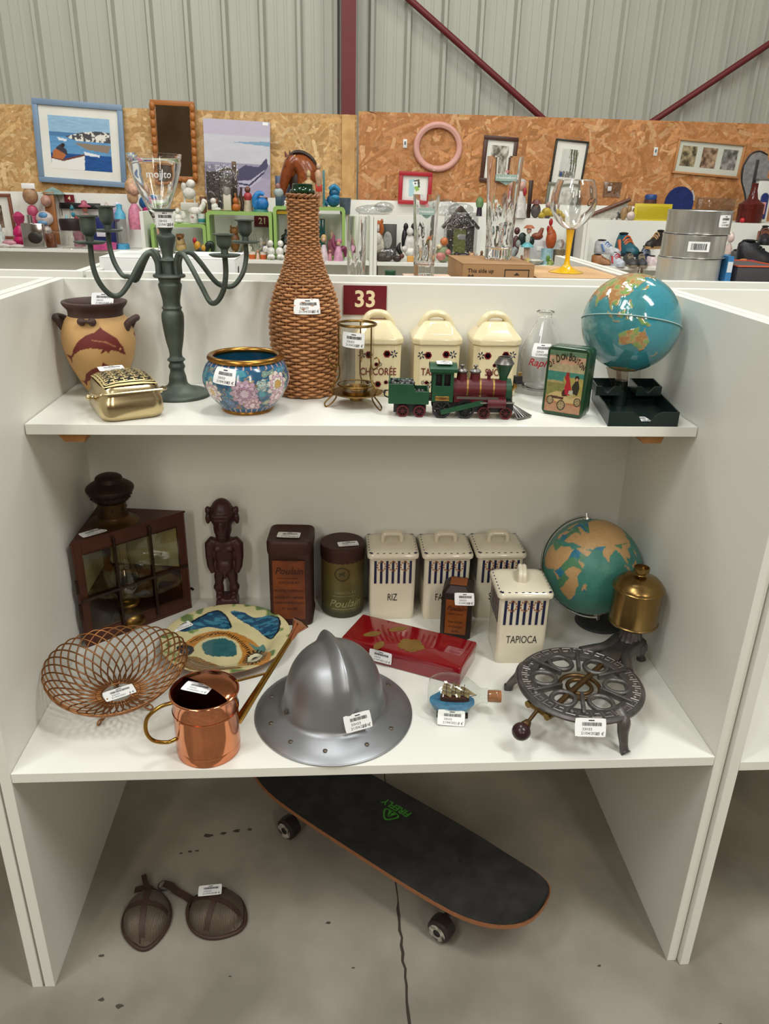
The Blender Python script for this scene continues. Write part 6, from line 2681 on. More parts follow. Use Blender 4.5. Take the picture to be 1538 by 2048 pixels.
def wavy(prof_o, wall, n=64, amp=0., lobes=8, z0=0., z1=1.):
    """thick-walled glass with pressed facets low on the wall"""
    m = MB()
    a = np.arange(n) * 2 * pi / n
    R = []
    po = densify(prof_o, 5)
    for r, z in po:
        q = np.clip(min((z - z0) / .02, (z1 - z) / .03), 0, 1) if z0 < z < z1 else 0
        rr = r * (1 + amp * q * np.cos(lobes * a + 30 * z) * np.cos(60 * z))
        R.append(np.stack([rr * np.cos(a), rr * np.sin(a), np.full(n, z)], 1))
    pi_ = [(max(r - wall, .001), z) for r, z in po[::-1] if z > .022]
    pi_ += [(.001, .022)]
    for r, z in pi_:
        R.append(np.stack([r * np.cos(a), r * np.sin(a), np.full(n, z)], 1))
    m.grid(np.array(R), cv=True)
    kk = m.n - len(R) * n
    m.f.append(tuple(kk + j for j in range(n - 1, -1, -1)))
    return m


def beer_glass(label, loc, h, r0, r1, badge):
    t = thing('beer_glass', label, 'glass', loc)
    rf = lambda z: np.interp(z, [0, .3 * h, h], [r0, r0 * 1.02, r1])
    wavy([(r0 * .96, 0), (r0, .004), (r0 * 1.0, .15 * h), (r0 * 1.03, .35 * h), ((r0 + r1) / 2 * 1.01, .65 * h), (r1, h)], .0022, amp=.035, z0=.02, z1=.62 * h).build('tumbler', M_GLASS, t, smooth=80)
    if badge:
        zz = h * .80
        fn = cyl_map(r1, zz, radians(-93), rfn=rf)
        k = MB()
        decal(k, fn, *quad2(-r1 * .62, -.007, r1 * .62, .007, 10), .0006)
        decal(k, fn, [(-r1 * .4, -.007), (r1 * .4, -.007), (r1 * .2, -.012), (0, -.016), (-r1 * .2, -.012)], [(4, 3, 2, 1, 0)], .0006)
        b = k.build('badge', mat('badge_green', '9fb8ae', .5), t, fix=False)
        k = MB()
        tv, tf = text_geo('Heineken', .0085, bold=.02)
        q = r1 * 1.1 / (np.abs(tv[:, 0]).max() * 2)
        decal(k, fn, tv[:, :2] * (q, 1), tf, .001)
        k.build('lettering', mat('badge_white', 'e6ebe6', .5), b, smooth=0, fix=False)
        k = MB()
        st = [((.006 if i % 2 == 0 else .0025) * cos(pi / 2 + i * pi / 5), .0135 + (.006 if i % 2 == 0 else .0025) * sin(pi / 2 + i * pi / 5)) for i in range(10)]
        decal(k, fn, st, [tuple(range(10))], .0006)
        k.build('star', mat('badge_red', 'c98a8a', .5), b, smooth=0, fix=False)
    return t


beer_glass('tallest beer glass, standing on the carton printed This side up', (.940, .935, 1.2645), .230, .0335, .0430, True)
beer_glass('middle-sized beer glass with a pale badge on a small pink box', (.747, .848, 1.2305), .178, .0245, .0305, True)
beer_glass('shortest beer glass, plain, next to the wicker bottle neck', (.588, .852, 1.2005), .158, .0205, .0240, False)

t = thing('goblet', 'large clear goblet with frosted lettering on a white carton', 'glass', (.124, .935, 1.2645))
m = MB()
po = densify([(.036, 0), (.037, .0015), (.020, .005), (.009, .010), (.008, .03), (.010, .055), (.0155, .075), (.026, .100), (.043, .140), (.054, .172), (.0595, .195), (.0605, .206), (.0625, .216)], 5)
pi_ = [(.0605, .216), (.0580, .200), (.0520, .172), (.041, .140), (.0235, .100), (.012, .080), (.001, .076)]
m.lathe(np.concatenate([[(.001, 0)], po, pi_]), 56)
m.build('goblet_body', M_GLASS, t, smooth=80)
k = MB()
tv, tf = text_geo('mojito', .022, bold=.01)
decal(k, cyl_map(.055, .172, radians(-70), rfn=lambda z: np.interp(z, [.14, .172, .195], [.043, .054, .0595])), tv[:, :2], tf, .0007)
k.build('lettering', mat('frost_white', 'e6e8ea', .6), t, smooth=0, fix=False)

t = thing('balloon_glass', 'balloon wine glass with a yellow stem', 'glass', (1.113, .93, 1.237))
M_YEL = mat('yellow_glass', 'e8b400', .15, coat=.5)
m = MB()
bp = densify([(.004, .100), (.018, .104), (.038, .120), (.0525, .145), (.0545, .168), (.050, .192), (.0425, .212)], 6)
m.lathe(np.concatenate([[(.001, .100)], bp, [(r - .0014, z) for r, z in bp[::-1]][:-4], [(.001, .106)]]), 56)
m.build('bowl', M_GLASS, t, smooth=80)
m = MB()
m.lathe(densify([(.001, 0), (.0400, 0), (.0405, .0015), (.030, .005), (.012, .014), (.0065, .026), (.006, .045), (.0085, .085), (.0105, .100)], 4), 40)
m.build('stem', M_YEL, t, smooth=80)
k = MB()
tv, tf = text_geo('Gin', .022, shear=.5)
fn = cyl_map(.053, .163, radians(-60), rfn=lambda z: np.interp(z, bp[:, 1], bp[:, 0]), tilt=.3)
decal(k, fn, tv[:, :2], tf, .0007)
k.build('script', mat('black_script', '2a2622', .5), t, smooth=0, fix=False)

M_TIN = mat('bright_tin', 'd2d2ce', .28, .9, noise=(3, .35), col2='a8a6a0', stretch=(60, 60, 1))
for i in range(3):
    t = thing('metal_tin', ('wide metal tin at the bottom of the stack', 'wide metal tin in the middle of the stack, with barcode', 'wide metal tin on top of the stack, with price sticker')[i], 'tin', (1.384 + .004 * i, .845, 1.2325 + .0525 * i))
    m = MB()
    m.lathe(densify([(.001, 0), (.070, 0), (.0725, .002), (.0725, .004), (.072, .006), (.072, .047), (.0728, .049), (.0728, .051), (.070, .052), (.066, .0505), (.001, .0505)], 2), 72)
    m.build('can', M_TIN if i else mat('frosted_tin', 'c2c2bc', .35, .7, noise=(3, .5), col2='d9d9d2', stretch=(40, 40, 1)), t, smooth=40)
    if i == 1:
        fn = cyl_map(.073, .027, radians(-104))
        st = MB()
        decal(st, fn, *quad2(-.024, -.011, .024, .011, 8), .0006)
        st = st.build('barcode_label', M_STICK, t, fix=False)
        k = MB()
        x = -.017
        rr = random.Random(2)
        while x < .017:
            b = rr.choice((.0006, .0012, .002))
            decal(k, fn, *quad2(x, -.007, x + b, .007), .0009)
            x += b + rr.choice((.0007, .0012))
        k.build('print', M_INK, st, smooth=0, fix=False)
    if i == 2:
        sticker(t, cyl_map(.0728, .030, radians(-64)), .036, .026, '12 €')

t = thing('slim_carton', 'slim blue and white carton beside the metal tins', 'carton', (1.466, .832, 1.2325))
m = MB()
m.box((0, 0, .029), (.014, .06, .058))
m.build('carton_body', bm_('3a7ab0', .4), t)
m = MB()
m.box((0, -.0303, .034), (.012, .001, .024))
m.build('label_card', bm_('d6dade', .5), t)
carton('carton under the dark shoe box', 1.49, 1.72, .765, 1.0, 1.205, M_WCARD)
t, w, d, h = carton('dark grey shoe box with an orange rim', 1.485, 1.60, .80, .98, 1.268, bm_('3f3c3e', .6), z0=1.2053)
m = MB()
for s in (-1, 1):
    m.box((s * w / 2, 0, h + .0015), (.003, d, .003))
    m.box((0, s * d / 2, h + .0015), (w, .003, .003))
m.build('orange_rim', bm_('d9603c', .5), t)
# ================================================================ far stalls
framed('framed_print', 'blue framed harbour print with fisherman in a boat', (-1.12, 4.598, 1.4), 0.564, 0.491, .034, '7c93ab', mat_w=.055, colfn=harbour, res=110, roll=.045)
framed('framed_mirror', 'narrow mirror in a turned orange wood frame', (-0.509, 4.598, 1.438), 0.280, 0.474, .03, 'a8672c', roll=.02)
_mr = bpy.data.objects['framed_mirror']
_m = MB()
_m.box((0, -.006, .235), (.235, .002, .42))
_m.build('mirror_glass', M_MIRROR, _mr)
for _s in (-1, 1):
    for _j in range(9):
        _m = MB()
        _m.sph((_s * .127, -.02, .03 + _j * .051), (.019, .014, .028), 10, 8)
        _m.build('turned_bead', bm_('a8672c', .35), _mr)
_t = thing('boat_canvas', 'unframed grey lilac canvas of a beached boat', 'picture', (-0.107, 4.598, 1.358))
_t.rotation_euler = (0, .03, 0)
_m = MB()
_m.box((0, -.012, .225), (.43, .022, .455))
_m.build('stretcher', bm_('c9c6cc', .7), _t)
picture(_t, 'painting', .428, .452, (0, -.0236, .225), boat_canvas, 110)
_m = MB()
_m.box((.185, -.0245, .44), (.035, .001, .018))
_m.build('price_sticker', M_STICK, _t)
_t = thing('oval_wall_decor', 'empty pink painted oval frame on the strand board', 'wall decor', (1.229, 4.598, 1.531))
_m = MB()
_a = np.arange(72) * 2 * pi / 72
for _r, _q in ((1., .017), (.93, .013)):
    _m.tube(np.stack([.148 * _r * np.cos(_a), np.full(72, -.019), .155 + .136 * _r * np.sin(_a)], 1), _q, 10, closed=True)
_m.build('moulding', bm_('d6a093', .45), _t, smooth=80)
_m = MB()
_m.box((-.012, -.032, .02), (.03, .002, .018), rz=.1)
_m.build('price_sticker', M_STICK, _t)
framed('framed_print', 'small bright red frame with a parrot picture', (1.069, 4.44, 1.329), 0.220, 0.200, .026, 'a81c2a', mat_w=.012, mat_col='dcdad2', colfn=parrot, res=50, depth=.025, roll=.02)
framed('framed_print', 'dark brown framed print behind the tall beer glass', (1.641, 4.598, 1.475), 0.232, 0.287, .026, '4a2c22', mat_w=.03, colfn=sepia(5, 'cfcabc', '5a5346'), roll=.05)
framed('framed_print', 'thin black framed woodland print', (2.119, 4.598, 1.464), 0.227, 0.289, .012, '2a2a24', mat_w=.045, colfn=forest, res=50, roll=.07)
framed('framed_print', 'grey green framed picture behind the balloon glass', (2.08, 4.5, 1.235), 0.241, 0.248, .02, '6c6e60', mat_w=.02, colfn=sepia(8, 'd9d8d0', '9b998e'), roll=.06)
framed('framed_print', 'pale wood frame holding three sepia photographs', (3.094, 4.598, 1.553), 0.477, 0.218, .014, 'b98353', mat_w=.02, mat_col='c9cabb', roll=.055)
_t = bpy.data.objects['framed_print.005']
for _j in range(3):
    picture(_t, 'photo', .105, .125, (-.145 + _j * .145, -.0085, .113), sepia(21 + _j * 4, ('b0a07c', 'b09478', '9c9890')[_j], ('4c4230', '5a4434', '4f4d4a')[_j]), 26)
item('wall_tag', 'white paper tag pinned beside the pink oval frame', 'tag', (1.01, 4.598, 1.702), .0033, [('card', 'e4e2dc', [('b', 0, -1, 0, 8, .6, 16)]), ('print_mark', '55606c', [('b', 0, -1.5, 1, 3, .3, 6)])])
item('wall_tag', 'white paper tag pinned beside the triple photo frame', 'tag', (2.723, 4.598, 1.697), .0033, [('card', 'e4e2dc', [('b', 0, -1, 0, 8, .6, 16)]), ('print_mark', '55606c', [('b', 0, -1.5, 1, 3, .3, 6)])])
item('plastic_pouch', 'clear plastic pouch with a white label pinned to the strand board', 'pouch', (2.455, 4.598, 1.401), .0033, [('film', M_FILM, [('b', 0, -1, 15, 38, 1, 30)]), ('label_card', 'd9d6d2', [('b', -6, -1.8, 17, 8, .5, 9)])])
framed('framed_print', 'brown framed sepia print among the dolls', (-1.581, 4.3, 1.07), 0.192, 0.269, .018, '7a4630', mat_w=.05, mat_col='d9d6cc', colfn=sepia(31, '8a7764', '4a3a30'), roll=-.02)
item('doll_bust', 'hot pink sequin dress form with ruffled skirt', 'doll', (-1.43, 4.21, 1.0305), 0.00317, [('bodice', 'b03060', [('l', [(1, 66), (5, 64), (11, 58), (10, 50), (6, 42), (7, 38)])]), ('skirt', 'c21660', [('l', [(7, 40), (14, 30), (15, 24), (13, 20), (16, 14), (15, 8), (11, 2), (1, 0)])])])
item('wrapped_doll', 'doll with beige hair in a clear bag', 'doll', (-1.382, 4.33, 1.0305), 0.00324, [('hair', 'a8805e', [('s', 0, 0, 92, 15, 11, 16)]), ('dress', 'c05070', [('s', 0, 0, 64, 11, 8, 12), ('c', 0, 0, 0, 56, 13, 9)]), ('bag_top', 'ece8e4', [('b', 0, -4, 110, 25, 3, 10)])])
item('reclining_doll', 'doll in blue and white clothes leaning on a wicker chair', 'doll', (-1.281, 4.3, 1.0305), 0.00323, [('chair', '9a6236', [('b', 6, 4, 52, 20, 6, 96)]), ('dress', 'cfc0ba', [('s', -6, -2, 52, 17, 10, 14), ('s', -13, -2, 30, 18, 9, 12)]), ('blue_trim', '5f93bf', [('s', -6, -9, 58, 9, 4, 6), ('s', -9, -9, 44, 10, 4, 5)]), ('head', 'b98a78', [('s', 2, -4, 84, 10, 9, 11)])])
item('perfume_bottle', 'chrome perfume bottle with a dark oval badge', 'bottle', (-1.322, 4.13, 1.0305), 0.00312, [('flask', M_CHR, [('b', 0, 0, 24, 42, 16, 46)]), ('cap', M_CHR, [('c', -4, 0, 46, 62, 5, 5)]), ('badge', '2d2820', [('s', 4, -8, 20, 14, 2, 11)])])
item('carved_block', 'small brown carved wooden ornament', 'ornament', (-1.258, 4.22, 1.0305), 0.00318, [('carving', '7d4a2c', [('b', 0, 0, 13, 20, 12, 26), ('s', 0, -5, 17, 8, 4, 8)])])
item('parasol', 'small teal paper parasol on a bent wire', 'parasol', (-1.253, 4.37, 1.215), 0.0029, [('canopy', '7f9c94', [('l', [(26, 44), (14, 52), (1, 58)])]), ('wire', '2c3a34', [('t', [(2, 0, 52), (10, 0, 36), (14, 0, 10), (14, 0, 0)], 0.7)])])
item('black_strip', 'flat black strip fixed to the booth back', 'strip', (-1.101, 4.395, 1.275), 0.00323, [('strip', '1d1c1e', [('b', 0, 0, 0, 80, 4, 11)])])
item('wind_charm', 'string of blue and teal hanging charms', 'charm', (-1.126, 4.3, 1.2), 0.00319, [('cord', '8fa09c', [('t', [(-6, 0, 0), (0, 0, 26), (8, 0, 8)], 0.6)]), ('bead', '2f7f92', [('s', 1, -2, 20, 4, 3, 4), ('s', 2, -2, 8, 4, 3, 5)]), ('drop', '8fc0c4', [('s', -12, -2, 0, 3, 2, 8)])])
item('cake_stand', 'clear glass cake stand', 'cake stand', (-1.107, 4.165, 1.0305), 0.00315, [('plate', clear_mat('clear_glass'), [('l', [(1, 30), (44, 31), (46, 33), (44, 34), (1, 32)])]), ('pedestal', clear_mat('clear_glass'), [('l', [(20, 0), (18, 3), (8, 8), (6, 24), (12, 30)])])])
item('oval_dish', 'dark brown oval dish standing on the glass cake stand', 'dish', (-1.093, 4.165, 1.139), 0.00313, [('dish', '2c1f20', [('l', [(1, 0), (23, 0), (25, 16), (24, 21), (20, 19), (18, 8), (1, 5)])])])
item('fairy_figure', 'pink fairy figurine with a wide hat', 'figurine', (-1.059, 4.345, 1.115), 0.00259, [('hat', 'b0566a', [('l', [(15, 60), (15, 62), (8, 66), (6, 74), (1, 76)])]), ('head', 'c98068', [('s', 0, 0, 56, 7, 6, 8)]), ('body', 'd9a698', [('s', 0, 0, 34, 12, 8, 12), ('c', 0, 0, 0, 34, 10, 6)])])
item('pink_tray', 'shallow hot pink plastic tray', 'tray', (-0.918, 4.15, 1.0305), 0.00315, [('tray', 'd95a96', [('l', [(1, 0), (26, 0), (28, 12), (26, 12), (24, 4), (1, 3)])])])
item('navy_carton', 'navy blue carton with a white label', 'carton', (-0.944, 4.34, 1.0305), 0.00327, [('carton', '1d2a63', [('b', 0, 0, 28, 44, 20, 56)]), ('label_card', 'd8d8dc', [('b', -3, -11, 26, 22, 1, 12)])])
item('blue_tube', 'clear plastic tube with a blue cap and blue base', 'tube', (-0.804, 4.2, 1.0305), 0.00319, [('tube', M_FILM, [('c', 0, 0, 8, 56, 11, 11)]), ('cap', '5fb4d2', [('l', [(11, 56), (10, 66), (5, 74), (6, 82), (1, 84)])]), ('base', '4a9fc8', [('l', [(1, 0), (13, 0), (12, 10), (1, 11)])])])
item('purple_toy', 'lilac toy figure beside the blue capped tube', 'toy', (-0.863, 4.33, 1.19), 0.00322, [('body', 'a58ab0', [('s', 0, 0, 10, 9, 6, 12)]), ('wing', 'dcd6e2', [('s', 4, 3, 24, 10, 3, 12)])])
item('blonde_doll', 'blonde doll in a pink top', 'doll', (-0.71, 4.2, 1.15), 0.00316, [('hair', 'c9a07a', [('s', 0, 3, 78, 16, 12, 17), ('s', -2, 3, 60, 11, 8, 14)]), ('face', 'dcab92', [('s', 3, -6, 74, 10, 7, 11)]), ('top', 'd48098', [('l', [(13, 0), (14, 20), (12, 36), (5, 48)])])])
item('blue_bundle', 'bundle of blue and pink cloth behind the doll', 'cloth', (-0.659, 4.33, 1.24), 0.00322, [('blue_cloth', '2f6fae', [('s', 0, 0, 20, 16, 8, 14)]), ('pink_cloth', 'd23a80', [('s', 4, -3, 6, 14, 8, 8)])])
item('lace_bits', 'heap of small pale lace trimmings', 'lace', (-1.474, 4.13, 1.0305), 0.00312, [('lace', 'd8cdc6', [('s', -12, 0, 4, 16, 8, 5), ('s', 12, 0, 3, 18, 8, 4)]), ('ribbon', 'c58a92', [('s', -2, 0, 9, 14, 6, 6)])])
_t = thing('green_cubby', 'lime green cubby under the blue fish figurine', 'shelf unit', (-0.001, 3.64, 1.0305))
_o, _i = rounded_rect(0.37, 0.2525, .02), rounded_rect(0.334, 0.2165, .013)
_m = MB()
_n = len(_o)
_R = []
for _p, _y in ((_o, 0), (_o, 0.2), (_i, 0.2), (_i, 0)):
    _R.append(np.c_[_p[:, 0], np.full(_n, _y), _p[:, 1] + 0.12625])
_m.grid(np.array(_R), cu=True, cv=True)
_m.build('shell', bm_('94b563', .4), _t, smooth=40)
_t = thing('green_cubby', 'lime green cubby under the horse bust', 'shelf unit', (0.395, 3.66, 1.0305))
_o, _i = rounded_rect(0.41, 0.2865, .02), rounded_rect(0.374, 0.2505, .013)
_m = MB()
_n = len(_o)
_R = []
for _p, _y in ((_o, 0), (_o, 0.2), (_i, 0.2), (_i, 0)):
    _R.append(np.c_[_p[:, 0], np.full(_n, _y), _p[:, 1] + 0.14325])
_m.grid(np.array(_R), cu=True, cv=True)
_m.build('shell', bm_('94b563', .4), _t, smooth=40)
_t = thing('green_cubby', 'low lime green cubby under the white horse figurine', 'shelf unit', (-0.345, 3.64, 1.0305))
_o, _i = rounded_rect(0.31, 0.1825, .02), rounded_rect(0.274, 0.1465, .013)
_m = MB()
_n = len(_o)
_R = []
for _p, _y in ((_o, 0), (_o, 0.2), (_i, 0.2), (_i, 0)):
    _R.append(np.c_[_p[:, 0], np.full(_n, _y), _p[:, 1] + 0.09125])
_m.grid(np.array(_R), cu=True, cv=True)
_m.build('shell', bm_('94b563', .4), _t, smooth=40)
item('dog_figurine', 'small white and brown dog figurine on green cubby', 'figurine', (-0.141, 3.7, 1.2835), 0.00285, [('body', 'e4e0d8', [('s', 0, 0, 8, 7, 6, 9), ('s', 3, 0, 3, 10, 6, 4)]), ('head', 'd9cfc4', [('s', -2, -2, 18, 6, 5, 6)]), ('ear', '6e4630', [('s', 4, 0, 17, 4, 3, 7)])])
item('nativity_hut', 'dark wooden crib hut wrapped in clear film', 'hut', (-0.106, 3.78, 1.2835), 0.0029, [('wall', '3a2b24', [('b', -16, 0, 36, 26, 16, 70), ('b', 26, 0, 36, 8, 16, 70)]), ('roof', '6b4f36', [('p', [(-4, 72), (10, 80), (34, 72), (34, 68), (10, 74), (-4, 66)], 18), ('b', 26, 0, 82, 8, 8, 16)]), ('wrap', M_FILM, [('b', 2, -11, 42, 66, 1, 84)]), ('back_board', '8d8378', [('b', 10, 6, 36, 30, 3, 66)])])
item('white_vase', 'pale square vase on green cubby', 'vase', (-0.068, 3.7, 1.2835), 0.00285, [('vase', 'c9c0ae', [('b', 0, 0, 16, 15, 12, 30)]), ('neck', '8f8a82', [('l', [(7, 30), (8, 40), (6, 44), (1, 44)])])])
item('violin_figure', 'orange violin shaped ornament', 'ornament', (-0.022, 3.7, 1.2835), 0.00285, [('body', 'b05f22', [('s', 0, 0, 7, 9, 5, 8), ('s', 0, 0, 19, 6, 4, 7), ('c', 0, 0, 22, 34, 2, 1.5)])])
item('red_girl', 'small figurine with a red top', 'figurine', (0.044, 3.74, 1.2835), 0.00288, [('skirt', 'b9a992', [('l', [(1, 0), (10, 0), (7, 20), (1, 21)])]), ('top', 'b23a40', [('s', 0, 0, 27, 8, 6, 9)]), ('head', '7a4a3c', [('s', 0, 0, 40, 6, 6, 6)])])
item('dark_post', 'dark twisted wooden ornament', 'ornament', (0.005, 3.76, 1.2835), 0.00289, [('post', '4a352c', [('t', [(0, 0, 0), (2, 0, 14), (-1, 0, 28), (1, 0, 44)], [4, 4, 3, 2])])])
item('blue_fish', 'glossy blue fish figurine', 'figurine', (0.115, 3.71, 1.2835), 0.00287, [('body', '1f6fb0', [('s', 4, 0, 14, 13, 9, 13), ('s', -8, 0, 14, 6, 6, 14)]), ('tail', '2a86cc', [('t', [(-10, 0, 8), (-10, 0, 24), (-2, 0, 34), (8, 0, 32)], [5, 6, 5, 3])]), ('base', '3f7f78', [('l', [(1, 0), (16, 0), (15, 4), (1, 5)])])])
item('carousel_horses', 'white porcelain dove group', 'figurine', (-0.303, 3.84, 1.2765), 0.00278, [('base_box', 'c9c4ba', [('b', 0, 0, 8, 38, 14, 16)]), ('figures', 'e2ddd2', [('s', 0, 0, 34, 14, 8, 12), ('s', 4, 0, 52, 10, 6, 9), ('s', -10, 0, 46, 6, 5, 10), ('c', -10, 0, 16, 34, 2, 3), ('c', 10, 0, 16, 34, 2, 3)]), ('ball', 'a86430', [('s', -8, 0, 60, 8, 6, 6)])])
item('brown_tumbler', 'tall brown glass tumbler', 'tumbler', (-0.215, 3.77, 1.216), 0.00291, [('glass', '8a5a48', [('l', [(1, 0), (5, 0), (7, 48), (6, 48), (4, 4), (1, 3)])])])
item('white_horse', 'white porcelain horse figurine', 'figurine', (-0.253, 3.7, 1.216), 0.00286, [('body', 'e6e1d6', [('s', 0, 0, 22, 14, 6, 8), ('c', -9, 0, 0, 20, 2, 3), ('c', 9, 0, 0, 20, 2, 3)]), ('neck', 'e6e1d6', [('t', [(10, 0, 24), (17, 0, 34), (18, 0, 42), (24, 0, 38)], [6, 5, 4, 2])])])
item('angel_figurine', 'white angel figurine sitting on the low cubby', 'figurine', (-0.348, 3.68, 1.216), 0.00285, [('body', 'e2ded4', [('s', 0, 0, 8, 8, 7, 9), ('s', 2, -4, 3, 9, 6, 4)]), ('head', 'e6e2d8', [('s', 0, 0, 22, 5, 5, 6)]), ('wing', 'dcd9cc', [('s', 9, 3, 14, 6, 2, 8)])])
item('owl_mug', 'small white owl shaped mug', 'mug', (-0.26, 3.66, 1.216), 0.00284, [('mug', 'e0dbd0', [('l', [(1, 0), (7, 0), (8, 8), (7, 17), (6, 17), (5, 4), (1, 3)])]), ('face', 'a88a70', [('s', 0, -7, 11, 3, 1, 3)])])
item('teal_mug', 'white mug with a teal base', 'mug', (-0.214, 3.67, 1.216), 0.00285, [('mug', 'cfd6cc', [('l', [(1, 0), (7, 0), (7, 18), (6, 18), (5, 4), (1, 3)])]), ('band', '3d8a88', [('l', [(7.4, 2), (7.6, 3), (7.6, 8), (7.4, 9)])])])
item('collie_figurine', 'brown and cream dog figurine in the low cubby', 'figurine', (-0.349, 3.71, 1.05), 0.00291, [('body', 'cba878', [('s', 0, 0, 11, 11, 8, 12), ('s', 0, -3, 22, 9, 7, 9)]), ('head', 'a06a3c', [('s', 0, -4, 31, 7, 7, 6), ('s', -6, -2, 33, 2, 2, 4), ('s', 6, -2, 33, 2, 2, 4)]), ('muzzle', '3a2418', [('s', -1, -10, 28, 3, 3, 3)])])
item('rooster_figurine', 'black yellow and red rooster figurine', 'figurine', (-0.217, 3.607, 1.03), 0.00285, [('body', '3a3a34', [('s', 0, 0, 16, 12, 7, 9)]), ('hackle', 'cf9a2a', [('s', -7, -1, 24, 7, 6, 9), ('s', 5, -3, 20, 5, 5, 7)]), ('comb', 'b0202a', [('s', -12, -1, 34, 4, 3, 6), ('s', -12, -2, 27, 2, 2, 4)]), ('tail', '1f2a22', [('t', [(8, 0, 16), (16, 0, 28), (22, 0, 26), (22, 0, 12)], [6, 6, 5, 3])]), ('foot', '7c2420', [('c', -4, 0, 0, 9, 3, 2), ('c', 5, 0, 0, 9, 3, 2)])])
item('owl_figurine', 'brown carved owl figurine', 'figurine', (-0.045, 3.76, 1.05), 0.00295, [('body', '8a5a34', [('s', 0, 0, 22, 10, 8, 20)]), ('head', '9a683c', [('s', 0, -2, 42, 9, 8, 8), ('s', -6, -2, 49, 2, 2, 4), ('s', 6, -2, 49, 2, 2, 4)])])
item('animal_miniature', 'tiny glazed animal miniature with a pale face', 'figurine', (-0.103, 3.66, 1.03), 0.00289, [('body', 'b98a5c', [('s', 0, 0, 5, 6, 4, 5)]), ('head', 'e0d6c6', [('s', -2, -2, 11, 4, 4, 4)])], group='tiny glazed animals in booth 21')
item('animal_miniature', 'tiny glazed animal miniature in tan and cream', 'figurine', (-0.068, 3.66, 1.03), 0.00289, [('body', 'a87848', [('s', 0, 0, 5, 6, 4, 5)]), ('head', 'd6c4a4', [('s', -2, -2, 11, 4, 4, 4)])], group='tiny glazed animals in booth 21')
item('animal_miniature', 'tiny glazed animal miniature with a brown head', 'figurine', (-0.037, 3.66, 1.03), 0.0029, [('body', 'c9a070', [('s', 0, 0, 5, 6, 4, 5)]), ('head', '8a6a4a', [('s', -2, -2, 11, 4, 4, 4)])], group='tiny glazed animals in booth 21')
item('animal_miniature', 'tiny glazed animal miniature with a grey head', 'figurine', (-0.005, 3.66, 1.03), 0.0029, [('body', 'b0a48c', [('s', 0, 0, 5, 6, 4, 5)]), ('head', '4a4a44', [('s', -2, -2, 11, 4, 4, 4)])], group='tiny glazed animals in booth 21')
item('animal_miniature', 'tiny glazed animal miniature with a speckled head', 'figurine', (0.021, 3.66, 1.03), 0.0029, [('body', 'c8b48c', [('s', 0, 0, 5, 6, 4, 5)]), ('head', '8f8a78', [('s', -2, -2, 11, 4, 4, 4)])], group='tiny glazed animals in booth 21')
item('silver_leaves', 'silver leaf ornament with pointed blades', 'ornament', (0.076, 3.75, 1.05), 0.00295, [('leaves', 'a8a594', [('t', [(0, 0, 0), (-6, 0, 20), (-14, 0, 34)], [4, 3, 0.6]), ('t', [(0, 0, 0), (0, -1, 24), (-2, 0, 44)], [4, 3, 0.6]), ('t', [(0, 0, 0), (7, 0, 20), (16, 0, 36)], [4, 3, 0.6]), ('t', [(0, 0, 0), (12, 0, 12), (24, 0, 20)], [4, 3, 0.6]), ('t', [(0, 0, 0), (-12, 0, 10), (-20, 0, 16)], [4, 3, 0.6])])])
item('votive_cup', 'orange glass votive cup beside the silver leaves', 'cup', (0.065, 3.64, 1.03), 0.00289, [('cup', 'c9602c', [('l', [(1, 0), (6, 0), (7, 8), (7, 9)])]), ('rim', 'e0cfc0', [('l', [(7, 9), (7, 14), (6, 14), (6, 5), (1, 4)])])])
item('votive_cup', 'orange glass votive cup beside the cherub pair', 'cup', (0.129, 3.64, 1.03), 0.00289, [('cup', 'c9602c', [('l', [(1, 0), (6, 0), (7, 8), (7, 9)])]), ('rim', 'e0cfc0', [('l', [(7, 9), (7, 14), (6, 14), (6, 5), (1, 4)])])])
item('tiny_girl', 'tiny pale girl figurine between the votive cups', 'figurine', (0.098, 3.63, 1.03), 0.00288, [('dress', 'd0a896', [('l', [(1, 0), (4, 0), (2, 12), (1, 13)])]), ('head', 'c98f78', [('s', 0, 0, 15, 2.5, 2.5, 3)])])
item('cherub_pair', 'white plaster pair of seated winged cherubs', 'figurine', (0.202, 3.607, 1.03), 0.00287, [('left_cherub', 'e9e6de', [('s', -9, 0, 16, 8, 7, 9), ('s', -10, 0, 31, 6, 6, 6.5), ('s', -12, -4, 6, 5, 6, 5), ('s', -6, -5, 6, 5, 6, 5)]), ('right_cherub', 'e9e6de', [('s', 8, 0, 16, 8, 7, 9), ('s', 10, 0, 31, 6, 6, 6.5), ('s', 7, -4, 6, 5, 6, 5), ('s', 13, -5, 6, 5, 6, 5)]), ('wing', 'e2dfd4', [('s', -20, 3, 20, 6, 2, 6)]), ('wing', 'e2dfd4', [('s', 21, 3, 21, 6, 2, 8)])])
item('lilac_fairy', 'lilac fairy figurine with pale wings', 'figurine', (0.127, 3.74, 1.05), 0.00294, [('dress', 'a89ac8', [('l', [(1, 0), (5, 0), (3, 16), (1, 17)])]), ('wing', 'c9c0b4', [('s', -6, 2, 22, 4, 1, 9)]), ('wing', 'c9c0b4', [('s', 7, 2, 22, 4, 1, 9)]), ('head', 'c9b08c', [('s', 0, 0, 21, 3, 3, 3.5)])])
item('black_jar', 'glossy black lidded jar', 'jar', (0.255, 3.74, 1.05), 0.00295, [('jar', '1c201e', [('l', [(1, 0), (9, 0), (12, 12), (12, 24), (9, 32), (1, 33)])], 0.12), ('lid', '2a2e2c', [('l', [(10, 33), (9, 36), (3, 40), (2, 44), (3, 46), (1, 48)])], 0.12)])
